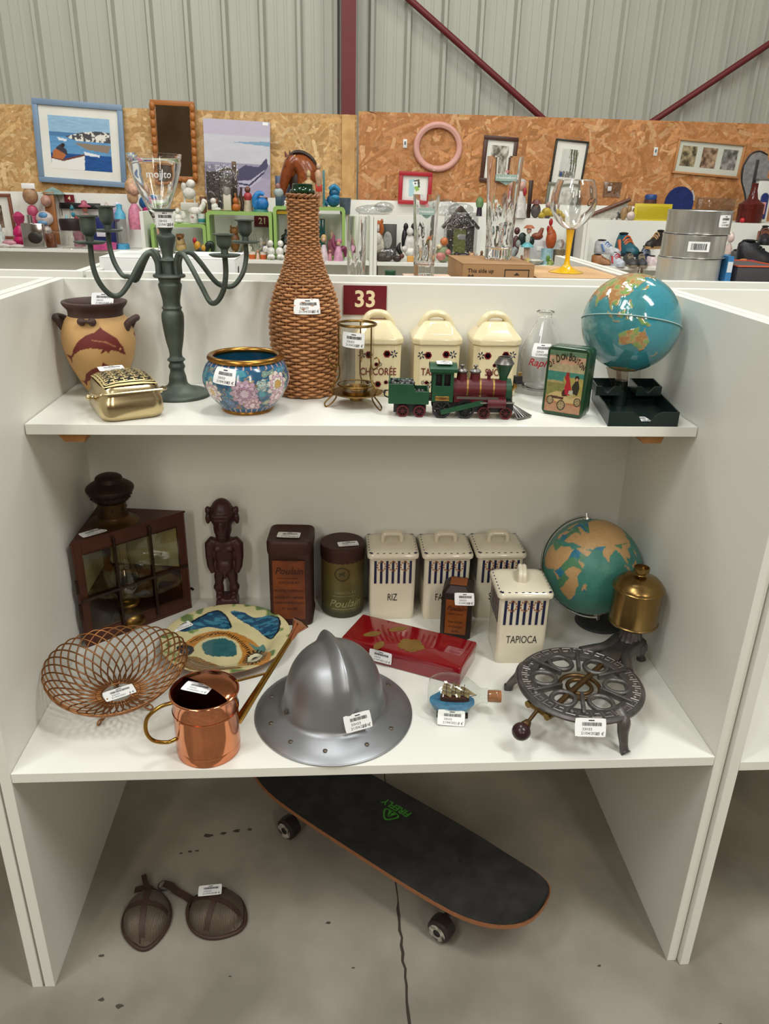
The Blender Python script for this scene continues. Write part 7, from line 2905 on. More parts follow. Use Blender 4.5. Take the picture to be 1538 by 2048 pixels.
item('horse_bust', 'chestnut horse head bust with a dark mane', 'bust', (0.334, 3.79, 1.378), 0.0029, [('head', '8a4420', [('t', [(-4, 0, 62), (-14, 0, 54), (-24, 0, 34), (-32, 0, 8), (-34, 0, 0)], [15, 15, 12, 8, 6]), ('s', -14, 0, 46, 13, 10, 16)], 0.25), ('neck', '8f4a22', [('t', [(-8, 0, 58), (6, 0, 54), (17, 0, 40), (19, 0, 20), (18, 0, -8)], [15, 20, 23, 24, 22])], 0.25), ('throat', '3a221a', [('s', -3, 1, 22, 15, 7, 30)]), ('plinth', '2a2320', [('l', [(1, -20), (26, -20), (24, -8), (1, -6)], 8)]), ('mane', '2a1a14', [('t', [(-16, 0, 72), (-4, 0, 77), (12, 0, 75), (28, 0, 64), (38, 0, 44)], [3, 4, 4, 4, 3])]), ('ear', '6b3018', [('t', [(-22, -5, 68), (-26, -6, 78)], [4, 0.5])]), ('ear', '6b3018', [('t', [(-16, 5, 70), (-17, 6, 80)], [4, 0.5])]), ('eye', '140d0a', [('s', -24, -9, 50, 3, 2, 3)]), ('muzzle', '2a1a16', [('s', -36, 0, 1, 5, 6, 5)])])
item('book_stand', 'slate blue picture book standing behind the horse bust', 'book', (0.25, 3.895, 1.2765), 0.00299, [('cover', '5a6b86', [('b', 0, 0, 34, 34, 3, 66)]), ('spine', '2f3a5c', [('b', -18, 0, 34, 3, 5, 66)])])
item('skier_figure', 'small winter figure in dark trousers', 'figurine', (0.222, 3.71, 1.3175), 0.00286, [('legs', '2e4452', [('b', 0, 0, 9, 13, 9, 18)]), ('jacket', 'a9b4b2', [('s', 0, 0, 24, 10, 7, 9)]), ('head', 'a8786c', [('s', -1, 0, 36, 5, 5, 6)])])
item('mannequin_figure', 'pale wooden mannequin torso', 'figurine', (0.394, 3.685, 1.3175), 0.00285, [('torso', 'c2a478', [('l', [(8, 10), (9, 28), (11, 40), (9, 46), (3, 50), (3, 54)])]), ('head', 'c9ac80', [('s', 0, 0, 60, 4.5, 4.5, 7)]), ('arm', 'c2a478', [('t', [(-10, 0, 44), (-12, 0, 24), (-11, -2, 8)], [3, 3, 2.5])]), ('arm', 'c2a478', [('t', [(10, 0, 44), (12, 0, 24), (11, -2, 8)], [3, 3, 2.5])]), ('stand', 'b08f60', [('c', 0, 0, 0, 12, 8, 8)])])
item('swimmer_figure', 'standing figurine in red shorts with a surfboard', 'figurine', (0.45, 3.69, 1.3175), 0.00286, [('legs', 'c49a78', [('c', -4, 0, 0, 28, 3.5, 5), ('c', 4, 0, 0, 28, 3.5, 5)]), ('shorts', 'b5352a', [('b', 0, 0, 34, 13, 8, 14)]), ('torso', 'c9a080', [('l', [(5, 38), (6, 50), (8, 62), (3, 68)])]), ('head', 'cfb090', [('s', 0, 0, 74, 4.5, 4.5, 6)]), ('board', '3a7c82', [('b', 10, 2, 34, 4, 2, 66)])])
item('blue_dragon', 'glossy blue coiled dragon figurine', 'figurine', (0.533, 3.72, 1.3175), 0.00288, [('body', '1d5f86', [('s', 0, 0, 12, 14, 10, 12), ('s', 2, 0, 26, 11, 8, 9), ('t', [(-10, 0, 4), (-18, 0, 10), (-22, 0, 14)], [6, 5, 3])]), ('crest', '2f86b0', [('t', [(-8, -3, 32), (2, -4, 38), (12, -3, 30)], [4, 5, 4]), ('s', 4, -8, 18, 8, 3, 5)])])
item('grey_bin', 'slate grey plastic bin behind the green cubby', 'bin', (0.602, 3.9, 1.276), 0.003, [('bin', '56626e', [('l', [(1, 0), (10, 0), (12, 30), (11, 30), (9, 2), (1, 1)])])])
item('teal_bottle', 'dark teal glass bottle inside the green cubby', 'bottle', (0.461, 3.78, 1.05), 0.00298, [('bottle', '1f4f4c', [('b', 0, 0, 34, 14, 12, 66)], 0.15)])
item('yellow_card', 'yellow card lying inside the green cubby', 'card', (0.236, 3.7, 1.285), 0.00287, [('card', 'e0b022', [('b', 2, 0, 0, 24, 12, 7)])])
item('pink_lady', 'white and pink lady figurine', 'figurine', (0.477, 3.607, 1.03), 0.00288, [('gown', 'dcc8cc', [('l', [(1, 0), (10, 0), (7, 18), (4, 30), (1, 31)])]), ('hair', 'c9a468', [('s', 0, 1, 42, 6, 5, 8)]), ('face', 'dcb09c', [('s', 0, -4, 40, 3.5, 3, 4)])])
item('small_pink_girl', 'small rose pink girl figurine', 'figurine', (0.512, 3.605, 1.03), 0.00288, [('gown', 'c98a94', [('l', [(1, 0), (5, 0), (3, 14), (1, 15)])]), ('head', 'b98070', [('s', 0, 0, 18, 3, 3, 3.5)])])
item('pink_fairy', 'magenta winged fairy figurine', 'figurine', (0.561, 3.61, 1.03), 0.00289, [('gown', 'd49ab4', [('l', [(1, 0), (10, 0), (8, 16), (4, 28), (1, 29)])]), ('wing', '8a3a5c', [('t', [(-2, 3, 20), (-10, 4, 32), (-8, 4, 50)], [5, 5, 1])]), ('wing', '7a2e50', [('t', [(3, 3, 20), (12, 4, 24), (14, 4, 8)], [6, 5, 2])]), ('head', 'c9a080', [('s', 0, -1, 33, 4, 4, 4.5)]), ('hair', 'c06a86', [('s', 1, 2, 37, 6, 4, 5)])])
item('collie_card', 'rough collie dog figurine, orange and white', 'figurine', (0.794, 3.74, 1.03), 0.00298, [('body', 'dcd2c0', [('s', 0, 0, 24, 13, 9, 25)]), ('mane', 'b8632c', [('s', 0, 1, 58, 12, 8, 16)]), ('face', 'a85a28', [('s', 0, -4, 62, 7, 6, 9), ('s', -7, -1, 72, 3, 2, 5), ('s', 7, -1, 72, 3, 2, 5)]), ('blaze', 'e6dfd2', [('s', 0, -9, 60, 2.5, 2, 7), ('s', 0, -7, 40, 7, 4, 12)])])
item('photo_card', 'dark photograph card propped up in the booth', 'card', (0.866, 3.8, 1.03), 0.00302, [('card', '45463f', [('b', 0, 0, 34, 28, 2, 64)]), ('pale_patch', 'a9a8a4', [('s', -4, -1.4, 36, 9, 0.6, 16)])])
item('stone_lump', 'rough dark brown stone lump', 'stone', (0.826, 3.64, 1.03), 0.00292, [('stone', '4b423a', [('s', -4, 0, 9, 14, 9, 10), ('s', 6, 0, 7, 12, 8, 7)])])
item('plastic_wrap', 'crumpled clear wrap over the stone lump', 'wrap', (0.848, 3.66, 1.055), 0.00293, [('film', M_FILM, [('s', 0, 0, 8, 24, 7, 9)])])
item('dachshund_figurine', 'small dark dachshund figurine', 'figurine', (0.911, 3.63, 1.03), 0.00292, [('body', '33241f', [('s', -3, 0, 6, 9, 5, 6)]), ('head', '5c3424', [('s', 6, -1, 11, 5, 4, 5)])])
item('border_collie', 'black and white border collie figurine', 'figurine', (0.975, 3.74, 1.055), 0.00298, [('body', 'dedad2', [('s', 2, 0, 22, 12, 8, 20)]), ('coat', '1f1e20', [('s', -8, 2, 30, 6, 7, 22), ('s', 4, 5, 30, 10, 5, 20)]), ('head', 'e2ded6', [('s', 2, -3, 46, 7, 6, 8)]), ('ear', '18171a', [('s', -6, 0, 54, 5, 4, 8)]), ('ear', '18171a', [('s', 9, 0, 54, 5, 4, 8)])])
item('lamb_figurine', 'white lamb figurine with an orange base', 'figurine', (0.98, 3.65, 1.03), 0.00293, [('body', 'e2ddd4', [('s', 0, 0, 18, 12, 7, 9), ('s', -12, -1, 24, 6, 5, 6)]), ('base', 'd09a4c', [('b', 3, 0, 6, 18, 10, 12)]), ('black_tail', '1c1b1d', [('t', [(-18, 4, 14), (-24, 5, 24), (-20, 5, 36)], [4, 5, 1])])])
item('flower_figurine', 'ceramic cluster of pink and orange flowers', 'figurine', (1.167, 3.64, 1.03), 0.00293, [('leaves', '8f9a70', [('s', 0, 0, 20, 13, 9, 12), ('s', 2, 0, 8, 12, 8, 8)]), ('pink_bloom', 'c98278', [('s', -4, -7, 12, 10, 5, 8), ('s', 10, -6, 20, 6, 5, 6)]), ('orange_bloom', 'd07a44', [('s', 2, -4, 40, 8, 6, 8)]), ('cream_bloom', 'd9cba8', [('s', -8, -5, 30, 6, 5, 5)])])
item('birdhouse', 'dark wooden house shaped box holding a green card', 'house', (1.28, 3.76, 1.03), 0.00301, [('wall', '39302a', [('b', -19, 0, 34, 12, 18, 66), ('b', 20, 0, 34, 16, 18, 66), ('p', [(-26, 62), (28, 62), (0, 96)], 18)]), ('roof', '4a4038', [('p', [(-36, 64), (0, 103), (38, 64), (36, 60), (0, 95), (-33, 60)], 22)]), ('card', '9aa24a', [('b', 2, -4, 34, 30, 2, 60)]), ('label_card', 'd8d8d2', [('b', 4, -6, 46, 15, 1, 10)]), ('wrap', M_FILM, [('b', 0, -13, 46, 66, 1, 90)])])
item('bull_figurine', 'dark brown lying bull figurine', 'figurine', (1.289, 3.64, 1.03), 0.00294, [('body', '2c1c18', [('s', 0, 0, 11, 15, 8, 9)]), ('head', '2c1c18', [('s', -13, -2, 14, 6, 6, 7)])])
item('kitten_figurine', 'small tan kitten figurine', 'figurine', (1.338, 3.63, 1.03), 0.00294, [('body', 'c29468', [('s', 0, 0, 6, 5, 4, 6)]), ('head', 'd0a478', [('s', 0, -1, 15, 5, 4, 5), ('s', -4, 0, 20, 1.5, 1.5, 2.5), ('s', 4, 0, 20, 1.5, 1.5, 2.5)])])
item('purple_gnome', 'tiny purple and grey figurine', 'figurine', (1.372, 3.64, 1.03), 0.00294, [('body', '7a3a62', [('s', 0, 0, 6, 5, 4, 6)]), ('head', 'b5aca0', [('s', -3, 0, 15, 4, 4, 5)])])
item('penguin_pair', 'dark maroon bird figurines', 'figurine', (1.608, 3.78, 1.03), 0.00304, [('left_bird', '3a2a28', [('s', -8, 0, 30, 7, 6, 20), ('s', -8, 0, 56, 6, 5, 7)]), ('right_bird', '5a3030', [('s', 6, 0, 30, 8, 6, 20), ('s', 7, 0, 58, 6, 5, 7)])])
item('silver_pixie', 'silver grey seated pixie statuette', 'figurine', (1.586, 3.65, 1.03), 0.00296, [('body', '8d9490', [('t', [(-6, 0, 4), (-2, 0, 18), (6, 0, 30)], [8, 7, 5]), ('t', [(-8, -3, 4), (6, -4, 10), (16, -3, 3)], [5, 4, 3])]), ('head', '9aa09c', [('s', 9, 0, 38, 5, 5, 7)])])
item('ballerina_figurine', 'ballerina figurine in a turquoise tutu', 'figurine', (1.674, 3.68, 1.03), 0.00298, [('leg', 'd9b49c', [('c', -3, 0, 0, 32, 2, 3)]), ('leg', 'd9b49c', [('c', 3, 0, 0, 32, 2, 3)]), ('tutu', '6fb9bf', [('l', [(1, 30), (13, 31), (12, 34), (4, 40)])]), ('bodice', 'cfd8cc', [('l', [(4, 38), (5, 50), (2, 56)])]), ('head', 'dcb09a', [('s', 1, -1, 62, 5, 5, 6)]), ('hat', 'b56a48', [('l', [(11, 66), (9, 69), (5, 72), (1, 72)], 1)]), ('shrub', '20302a', [('s', -10, 4, 46, 9, 4, 12), ('s', 8, 4, 42, 7, 4, 9)])])
item('white_carton', 'small white carton with a label', 'carton', (1.774, 3.79, 1.03), 0.00305, [('carton', 'c9c8c6', [('b', 0, 0, 21, 38, 14, 42)]), ('label_card', 'e0dfdc', [('b', 4, -8, 26, 20, 0.8, 8)])])
item('brown_hen', 'brown hen figurine on the white carton', 'figurine', (1.757, 3.79, 1.16), 0.00302, [('body', '8a4426', [('s', 0, 0, 6, 12, 7, 7)]), ('neck', '8a4426', [('t', [(4, 0, 8), (8, 0, 18), (9, 0, 22)], [6, 4, 3])])])
item('orange_hen', 'orange hen figurine with a red comb', 'figurine', (1.825, 3.72, 1.1), 0.00299, [('body', 'b9592a', [('s', 0, 0, 22, 11, 8, 20), ('t', [(-2, 0, 34), (-6, 0, 46)], [8, 5])]), ('comb', 'b31f22', [('s', -4, 0, 54, 4, 3, 7), ('s', -9, -3, 42, 3, 2, 6)])])
item('blue_mug', 'pale blue printed mug', 'mug', (1.787, 3.64, 1.03), 0.00296, [('mug', '9fc0c8', [('l', [(1, 0), (11, 0), (12, 30), (11, 30), (9, 4), (1, 3)])]), ('motif', '6a9440', [('s', 0, -11, 12, 4, 1.5, 7)])])
item('stone_mug', 'stoneware mug in a clear bag', 'mug', (1.863, 3.65, 1.03), 0.00297, [('mug', 'a08a68', [('l', [(1, 0), (11, 0), (12, 28), (11, 28), (9, 4), (1, 3)])]), ('bag', M_FILM, [('s', 0, 0, 22, 15, 13, 26)])])
item('white_dish', 'white ceramic dish with a yellow edge', 'dish', (1.711, 3.62, 1.03), 0.00294, [('dish', 'e0ded0', [('l', [(1, 0), (12, 1), (18, 8), (17, 9), (11, 3), (1, 2)])]), ('pear', 'c2a24a', [('s', -14, 0, 6, 6, 5, 6)])])
item('striped_bag', 'black and white striped cushion leaning on the panel', 'cushion', (1.94, 3.74, 1.03), 0.00303, [('cushion', '3a3838', [('b', 2, 0, 38, 14, 10, 74)]), ('pale_stripe', 'c9c7c2', [('b', -3, -6, 38, 4, 1.5, 66)])])
item('santa_figure', 'porcelain figure in red and white robe', 'figurine', (1.662, 3.93, 1.276), 0.00307, [('robe', 'd8d2ca', [('l', [(1, 0), (17, 0), (13, 30), (10, 48), (1, 50)])]), ('sash', 'b5303a', [('s', -7, -9, 40, 4, 3, 12), ('s', 7, -9, 48, 4, 3, 8)]), ('head', 'c9a090', [('s', 2, 0, 58, 9, 8, 10)]), ('hair', 'b9b4ac', [('s', 2, 3, 64, 10, 7, 8)])])
item('dark_plank', 'upright dark wooden ornament', 'ornament', (1.729, 3.95, 1.276), 0.00308, [('plank', '3a241a', [('b', 0, 0, 34, 8, 4, 70)])])
item('wicker_doll', 'grey hatted rag doll', 'doll', (1.768, 3.93, 1.276), 0.00307, [('body', '5b5654', [('s', 0, 0, 14, 10, 7, 14)]), ('hat', '7a4a44', [('l', [(12, 26), (8, 30), (6, 34), (1, 35)])]), ('face', 'b58a74', [('s', 0, -3, 24, 5, 4, 5)])])
item('yellow_blooms', 'bunch of yellow artificial flowers', 'flowers', (1.849, 3.93, 1.276), 0.00308, [('petals', 'c2a63a', [('s', -14, 0, 6, 9, 6, 6), ('s', -4, 0, 12, 10, 7, 8), ('s', 8, 0, 10, 10, 7, 7), ('s', 18, 0, 6, 9, 6, 5)])])
item('mauve_doll', 'mauve rag doll beside the grey frame', 'doll', (1.861, 4, 1.276), 0.00312, [('body', '8f7a86', [('s', 0, 0, 10, 10, 6, 11)]), ('head', 'b99a8c', [('s', 0, -2, 24, 6, 5, 6)])])
item('green_frog', 'green frog figurine on the partition', 'figurine', (1.45, 4.1, 1.276), 0.00316, [('body', '6f8f5c', [('s', 0, 0, 24, 8, 6, 12)]), ('stand', '2a1f2c', [('c', 0, 0, 0, 16, 6, 5)])])
item('film_bag', 'crumpled clear plastic bag lying on the partition', 'bag', (0.779, 3.95, 1.276), 0.00304, [('film', M_FILM, [('s', 0, 0, 8, 38, 12, 10), ('s', 20, 2, 14, 20, 10, 10)])])
item('film_bag', 'large clear plastic bag behind the wooden house', 'bag', (1.26, 3.95, 1.276), 0.00306, [('film', M_FILM, [('s', -16, 0, 16, 30, 10, 16), ('s', 16, 0, 12, 26, 10, 13)])])
shoe('pale grey striped sneaker on top of the gold shoe', (2.168, 3.7, 1.09), 2.3, 0.170, 0.072, 0.074, 'c9c9cc', 'b0b0b2', '5a7fae', 0)
shoe('white sneaker with red and blue stripes standing on the shelf', (2.207, 3.62, 1.03), 1.9, 0.120, 0.065, 0.073, 'c9cdd6', 'b9bcc4', 'b0303a', 0)
shoe('shiny gold shoe on the shelf', (2.139, 3.67, 1.03), 2.8, 0.137, 0.060, 0.057, 'a06a3a', '6a4426', None, 0)
shoe('teal and navy sneaker with orange laces', (2.293, 3.72, 1.08), 1.9, 0.179, 0.103, 0.120, '1f5a68', '20303c', 'c9622a', 0)
shoe('grey velcro shoe next to the striped sneaker', (2.286, 3.62, 1.03), 1.7, 0.136, 0.062, 0.073, '4a4846', '8f8268', None, 0)
shoe('grey velcro shoe next to the pink bootie', (2.353, 3.62, 1.03), 1.5, 0.136, 0.062, 0.073, '46464a', '8f8268', None, 0)
shoe('black slipper with a gold sole turned up', (2.459, 3.72, 1.125), 0.6, 0.163, 0.066, 0.097, '2a2420', 'b08a5a', None, 0)
shoe('pale pink bootie at the end of the shoes', (2.452, 3.63, 1.03), 2.7, 0.121, 0.057, 0.057, 'd9c4c4', 'cfc4bc', None, 0)
shoe('navy trainer behind the velcro shoes', (2.43, 3.75, 1.03), 1.4, 0.157, 0.073, 0.099, '2c3a5c', 'aab2c4', None, 0)
item('blonde_figure', 'pale doll in a turquoise skirt', 'doll', (2.881, 3.64, 1.03), 0.00301, [('skirt', '2f86a8', [('l', [(1, 0), (18, 0), (12, 14), (5, 26)])]), ('torso', 'e2c8c0', [('l', [(5, 24), (7, 36), (3, 46)])]), ('head', 'e6cfc6', [('s', 0, -1, 56, 7, 7, 9)]), ('hair', 'e0d8c4', [('s', 0, 3, 60, 8, 7, 8)])])
shoe('black patent boot lying on its side', (3.091, 3.68, 1.05), 2.9, 0.246, 0.103, 0.127, '1d1c20', '141416', None, 0)
shoe('black shoe with brown lining on top of the boot', (3.142, 3.74, 1.16), 1.2, 0.164, 0.079, 0.098, '26242a', '1a1a1c', '7a4a34', 0)
shoe('grey suede shoe beside the doll', (3.051, 3.78, 1.0305), 2.7, 0.142, 0.074, 0.088, '54504c', '3a3a3a', None, 0)
item('tan_sandal', 'tan sandal beside the doll', 'shoe', (2.987, 3.64, 1.03), 0.00301, [('straps', 'c9965c', [('s', 0, 0, 9, 14, 8, 9)]), ('sole', '8a6038', [('b', 0, 0, 2, 30, 14, 4)])])
item('magenta_pouch', 'magenta zip pouch under the patent boot', 'pouch', (3.026, 3.62, 1.03), 0.003, [('pouch', '8f2a6c', [('s', 0, 0, 8, 16, 8, 9)])])
item('yellow_board', 'bright yellow plastic board', 'board', (2.517, 3.97, 1.276), 0.00313, [('board', 'cdb92c', [('b', 0, 0, 15, 76, 2, 32)]), ('raised_rim', 'b8a520', [('b', 0, -1.6, 15, 64, 0.8, 22)])])
item('blue_lid_jar', 'brown jar with a blue lid', 'jar', (2.523, 4.05, 1.276), 0.00318, [('jar', '5c3a34', [('c', 0, 0, 0, 38, 13, 12)]), ('lid', '2a4f8c', [('l', [(11, 38), (12, 44), (10, 47), (1, 48)])]), ('label_card', 'd8d6d0', [('b', 9, -10, 10, 9, 3, 12)])])
item('blue_dish', 'dark blue dish standing on edge', 'plate', (2.713, 4.06, 1.276), 0.00319, [('dish', '1d2c66', [('p', [(29, 32), (28.011844367349784, 40.02340872973563), (25.114718955905232, 47.50003287124069), (20.506058992825857, 53.92035047564368), (14.499938498903825, 58.84682547368983), (7.505666563549137, 61.943725174452965), (-0.00010652294799061135, 62.999999999790866), (-7.5058723500485, 61.94366623120118), (-14.500123001931495, 58.846711604090146), (-20.506209638746935, 53.920189439757216), (-25.114825478401414, 47.49983564344801), (-28.011899507055233, 40.02318875084738), (-28.99999999921744, 31.999772261283606), (-28.011789226132546, 23.97637129180916), (-25.114612432053615, 16.499769901803177), (-20.50590834579807, 10.079488489652896), (-14.499753995093597, 5.153060658159394), (-7.5054607766446955, 2.0562158839113067), (0.0003195688439789636, 1.0000000018821957), (7.506078136142778, 2.056392713666657), (14.500307504176604, 5.153402266958452), (20.506360283561303, 10.07997159731228), (25.114931999542158, 16.50036158518119), (28.01195464524889, 23.977031228473876)], 4)]), ('white_edge', 'c9c9c6', [('t', [(22, -2, 56), (27, -2, 47), (29, -2, 38)], 1.6)])])
# leaning frame
item('leaning_frame', 'brown wooden frame leaning on the partition', 'frame', (2.23, 3.98, 1.276), 0.00312, [('rail', '6b4430', [('t', [(-40, 0, 4), (44, 0, 38)], [4, 4])]), ('canvas', 'b9b5a8', [('p', [(-34, 2), (40, 2), (40, 34)], 2, 1)]), ('twig', '4a4238', [('t', [(20, -2, 2), (30, -2, 16)], [1.5, 1]), ('t', [(28, -2, 2), (22, -2, 14)], [1.5, 1])])])
item('tan_trinkets', 'tan and cream carved trinket', 'ornament', (2.343, 3.94, 1.276), 0.0031, [('carving', 'a8865a', [('s', -6, 0, 12, 7, 6, 13), ('s', 4, 0, 20, 5, 5, 8)]), ('shell', 'dcc8bc', [('s', 8, -2, 8, 9, 7, 9)])])
item('racket_cover', 'grey racket cover with dark edge', 'racket cover', (3.24, 4.18, 1.29), 0.00328, [('cover', '8c8a88', [('p', [(-8, 0), (-12, 40), (-26, 70), (-28, 96), (-18, 116), (-2, 122), (14, 116), (24, 98), (22, 72), (8, 40), (4, 0)], 6)]), ('piping', '2a2828', [('t', [(-9, -2, 0), (-13, -2, 40), (-27, -2, 70), (-29, -2, 96), (-19, -2, 117), (-2, -2, 123), (15, -2, 117)], 1.6)]), ('dark_print', '3a3838', [('b', -3, -3.4, 78, 6, 0.6, 60)])])
item('bottle_box', 'white gift box printed with a blue door', 'box', (3.285, 4.13, 1.276), 0.00326, [('box', 'd9d8d0', [('b', 0, 0, 40, 30, 14, 80)]), ('door_print', '26356e', [('b', 2, -7.6, 26, 16, 0.8, 40), ('s', 2, -7.6, 46, 8, 0.6, 8)]), ('window_print', 'c98a90', [('b', 2, -8.4, 26, 9, 0.6, 22)]), ('lid', '6c6a64', [('b', 0, 0, 78, 34, 16, 4)])])
item('red_bottle', 'dark red glass bottle', 'bottle', (3.152, 3.99, 1.276), 0.00317, [('bottle', '5a2018', [('l', [(1, 0), (24, 0), (24, 34), (10, 44), (6, 60), (6, 72), (1, 72)])], 0.1)])
item('red_ball', 'small red ball ornament', 'ball', (3.082, 3.93, 1.276), 0.00313, [('ball', 'c2222c', [('s', 0, 0, 4, 5, 5, 5)])])
item('glass_dome', 'clear film parcel on the partition', 'parcel', (2.925, 4, 1.276), 0.00316, [('film', M_FILM, [('b', 0, 0, 22, 76, 10, 44)])])
item('small_figurine', 'tall cream angel figurine in the low green cubby', 'figurine', (-0.417, 3.72, 1.05), 0.00291, [('body', 'd9d2c2', [('l', [(1, 0), (9, 0), (7.2, 10.2), (4.95, 21.08), (1, 22.44)]), ('s', -5.3999999999999995, -2.6999999999999997, 14.28, 2.88, 2.6999999999999997, 5.44), ('s', 5.3999999999999995, -2.6999999999999997, 14.28, 2.88, 2.6999999999999997, 5.44)]), ('head', 'cbb294', [('s', 0, -0.9, 27.200000000000003, 3.78, 3.78, 6.46)])])
item('small_figurine', 'grey bearded gnome figurine in the low green cubby', 'figurine', (-0.453, 3.7, 1.05), 0.0029, [('body', '7d7a78', [('l', [(1, 0), (8, 0), (6.4, 7.8), (4.4, 16.12), (1, 17.16)]), ('s', -4.8, -2.4, 10.92, 2.56, 2.4, 4.16), ('s', 4.8, -2.4, 10.92, 2.56, 2.4, 4.16)]), ('head', 'c9b5a0', [('s', 0, -0.8, 20.8, 3.36, 3.36, 4.94)])])
item('small_figurine', 'small white swan figurine at the front of booth 21', 'figurine', (-0.122, 3.61, 1.03), 0.00286, [('body', 'e2dfd6', [('l', [(1, 0), (6, 0), (4.800000000000001, 3.5999999999999996), (3.3000000000000003, 7.4399999999999995), (1, 7.92)]), ('s', -3.5999999999999996, -1.7999999999999998, 5.04, 1.92, 1.7999999999999998, 1.92), ('s', 3.5999999999999996, -1.7999999999999998, 5.04, 1.92, 1.7999999999999998, 1.92)]), ('head', 'e2dfd6', [('s', 0, -0.6000000000000001, 9.600000000000001, 2.52, 2.52, 2.2800000000000002)])])
item('small_figurine', 'amber glass bird at the front of booth 21', 'figurine', (0.009, 3.607, 1.03), 0.00287, [('body', 'a86a34', [('l', [(1, 0), (5, 0), (4, 3.5999999999999996), (2.75, 7.4399999999999995), (1, 7.92)]), ('s', -3, -1.5, 5.04, 1.6, 1.5, 1.92), ('s', 3, -1.5, 5.04, 1.6, 1.5, 1.92)]), ('head', 'c98a4a', [('s', 0, -0.5, 9.600000000000001, 2.1, 2.1, 2.2800000000000002)])])
item('small_figurine', 'pearl glass figurine before the silver leaves', 'figurine', (0.043, 3.7, 1.05), 0.00292, [('body', 'c9c4ae', [('l', [(1, 0), (7, 0), (5.6000000000000005, 7.8), (3.8500000000000005, 16.12), (1, 17.16)]), ('s', -4.2, -2.1, 10.92, 2.24, 2.1, 4.16), ('s', 4.2, -2.1, 10.92, 2.24, 2.1, 4.16)]), ('head', 'd6d2c2', [('s', 0, -0.7000000000000001, 20.8, 2.94, 2.94, 4.94)])])
item('small_figurine', 'mauve glass figurine behind the votive cup', 'figurine', (0.149, 3.68, 1.05), 0.00291, [('body', 'b8a8b8', [('l', [(1, 0), (5, 0), (4, 6), (2.75, 12.4), (1, 13.200000000000001)]), ('s', -3, -1.5, 8.4, 1.6, 1.5, 3.2), ('s', 3, -1.5, 8.4, 1.6, 1.5, 3.2)]), ('head', 'd0c0c0', [('s', 0, -0.5, 16, 2.1, 2.1, 3.8)])])
item('small_figurine', 'tan bear figurine inside the green cubby', 'figurine', (0.018, 3.8, 1.05), 0.00298, [('body', '9a7450', [('l', [(1, 0), (9, 0), (7.2, 10.2), (4.95, 21.08), (1, 22.44)]), ('s', -5.3999999999999995, -2.6999999999999997, 14.28, 2.88, 2.6999999999999997, 5.44), ('s', 5.3999999999999995, -2.6999999999999997, 14.28, 2.88, 2.6999999999999997, 5.44)]), ('head', 'a88058', [('s', 0, -0.9, 27.200000000000003, 3.78, 3.78, 6.46)])])
item('small_figurine', 'black cat figurine inside the horse bust cubby', 'figurine', (0.334, 3.76, 1.05), 0.00297, [('body', '24221f', [('l', [(1, 0), (9, 0), (7.2, 10.799999999999999), (4.95, 22.32), (1, 23.76)]), ('s', -5.3999999999999995, -2.6999999999999997, 15.12, 2.88, 2.6999999999999997, 5.76), ('s', 5.3999999999999995, -2.6999999999999997, 15.12, 2.88, 2.6999999999999997, 5.76)]), ('head', '2a2624', [('s', 0, -0.9, 28.8, 3.78, 3.78, 6.84)])])
item('small_figurine', 'cream jug shaped figurine inside the horse bust cubby', 'figurine', (0.399, 3.76, 1.05), 0.00297, [('body', 'cfc4a8', [('l', [(1, 0), (10, 0), (8, 12), (5.5, 24.8), (1, 26.400000000000002)]), ('s', -6, -3, 16.8, 3.2, 3, 6.4), ('s', 6, -3, 16.8, 3.2, 3, 6.4)]), ('head', 'b9ac90', [('s', 0, -1, 32, 4.2, 4.2, 7.6)])])
item('small_figurine', 'rose gowned lady figurine inside the horse bust cubby', 'figurine', (0.523, 3.78, 1.05), 0.00299, [('body', 'a85a6c', [('l', [(1, 0), (10, 0), (8, 13.799999999999999), (5.5, 28.52), (1, 30.360000000000003)]), ('s', -6, -3, 19.32, 3.2, 3, 7.36), ('s', 6, -3, 19.32, 3.2, 3, 7.36)]), ('head', 'd9b09c', [('s', 0, -1, 36.800000000000004, 4.2, 4.2, 8.74)])])
item('small_figurine', 'white bisque cherub on top of the horse bust cubby', 'figurine', (0.271, 3.69, 1.3175), 0.00285, [('body', 'dedace', [('l', [(1, 0), (7, 0), (5.6000000000000005, 5.3999999999999995), (3.8500000000000005, 11.16), (1, 11.88)]), ('s', -4.2, -2.1, 7.56, 2.24, 2.1, 2.88), ('s', 4.2, -2.1, 7.56, 2.24, 2.1, 2.88)]), ('head', 'dedace', [('s', 0, -0.7000000000000001, 14.4, 2.94, 2.94, 3.42)])])
item('small_figurine', 'grey owl figurine at the front of the dog booth', 'figurine', (1.029, 3.61, 1.03), 0.00291, [('body', '8a8478', [('l', [(1, 0), (7, 0), (5.6000000000000005, 6.6), (3.8500000000000005, 13.64), (1, 14.520000000000001)]), ('s', -4.2, -2.1, 9.24, 2.24, 2.1, 3.52), ('s', 4.2, -2.1, 9.24, 2.24, 2.1, 3.52)]), ('head', '9a9488', [('s', 0, -0.7000000000000001, 17.6, 2.94, 2.94, 4.18)])])
item('small_figurine', 'orange fox figurine behind the middle beer glass', 'figurine', (1.062, 3.7, 1.03), 0.00296, [('body', 'c27a34', [('l', [(1, 0), (9, 0), (7.2, 9), (4.95, 18.6), (1, 19.8)]), ('s', -5.3999999999999995, -2.6999999999999997, 12.6, 2.88, 2.6999999999999997, 4.8), ('s', 5.3999999999999995, -2.6999999999999997, 12.6, 2.88, 2.6999999999999997, 4.8)]), ('head', 'd08a48', [('s', 0, -0.9, 24, 3.78, 3.78, 5.7)])])
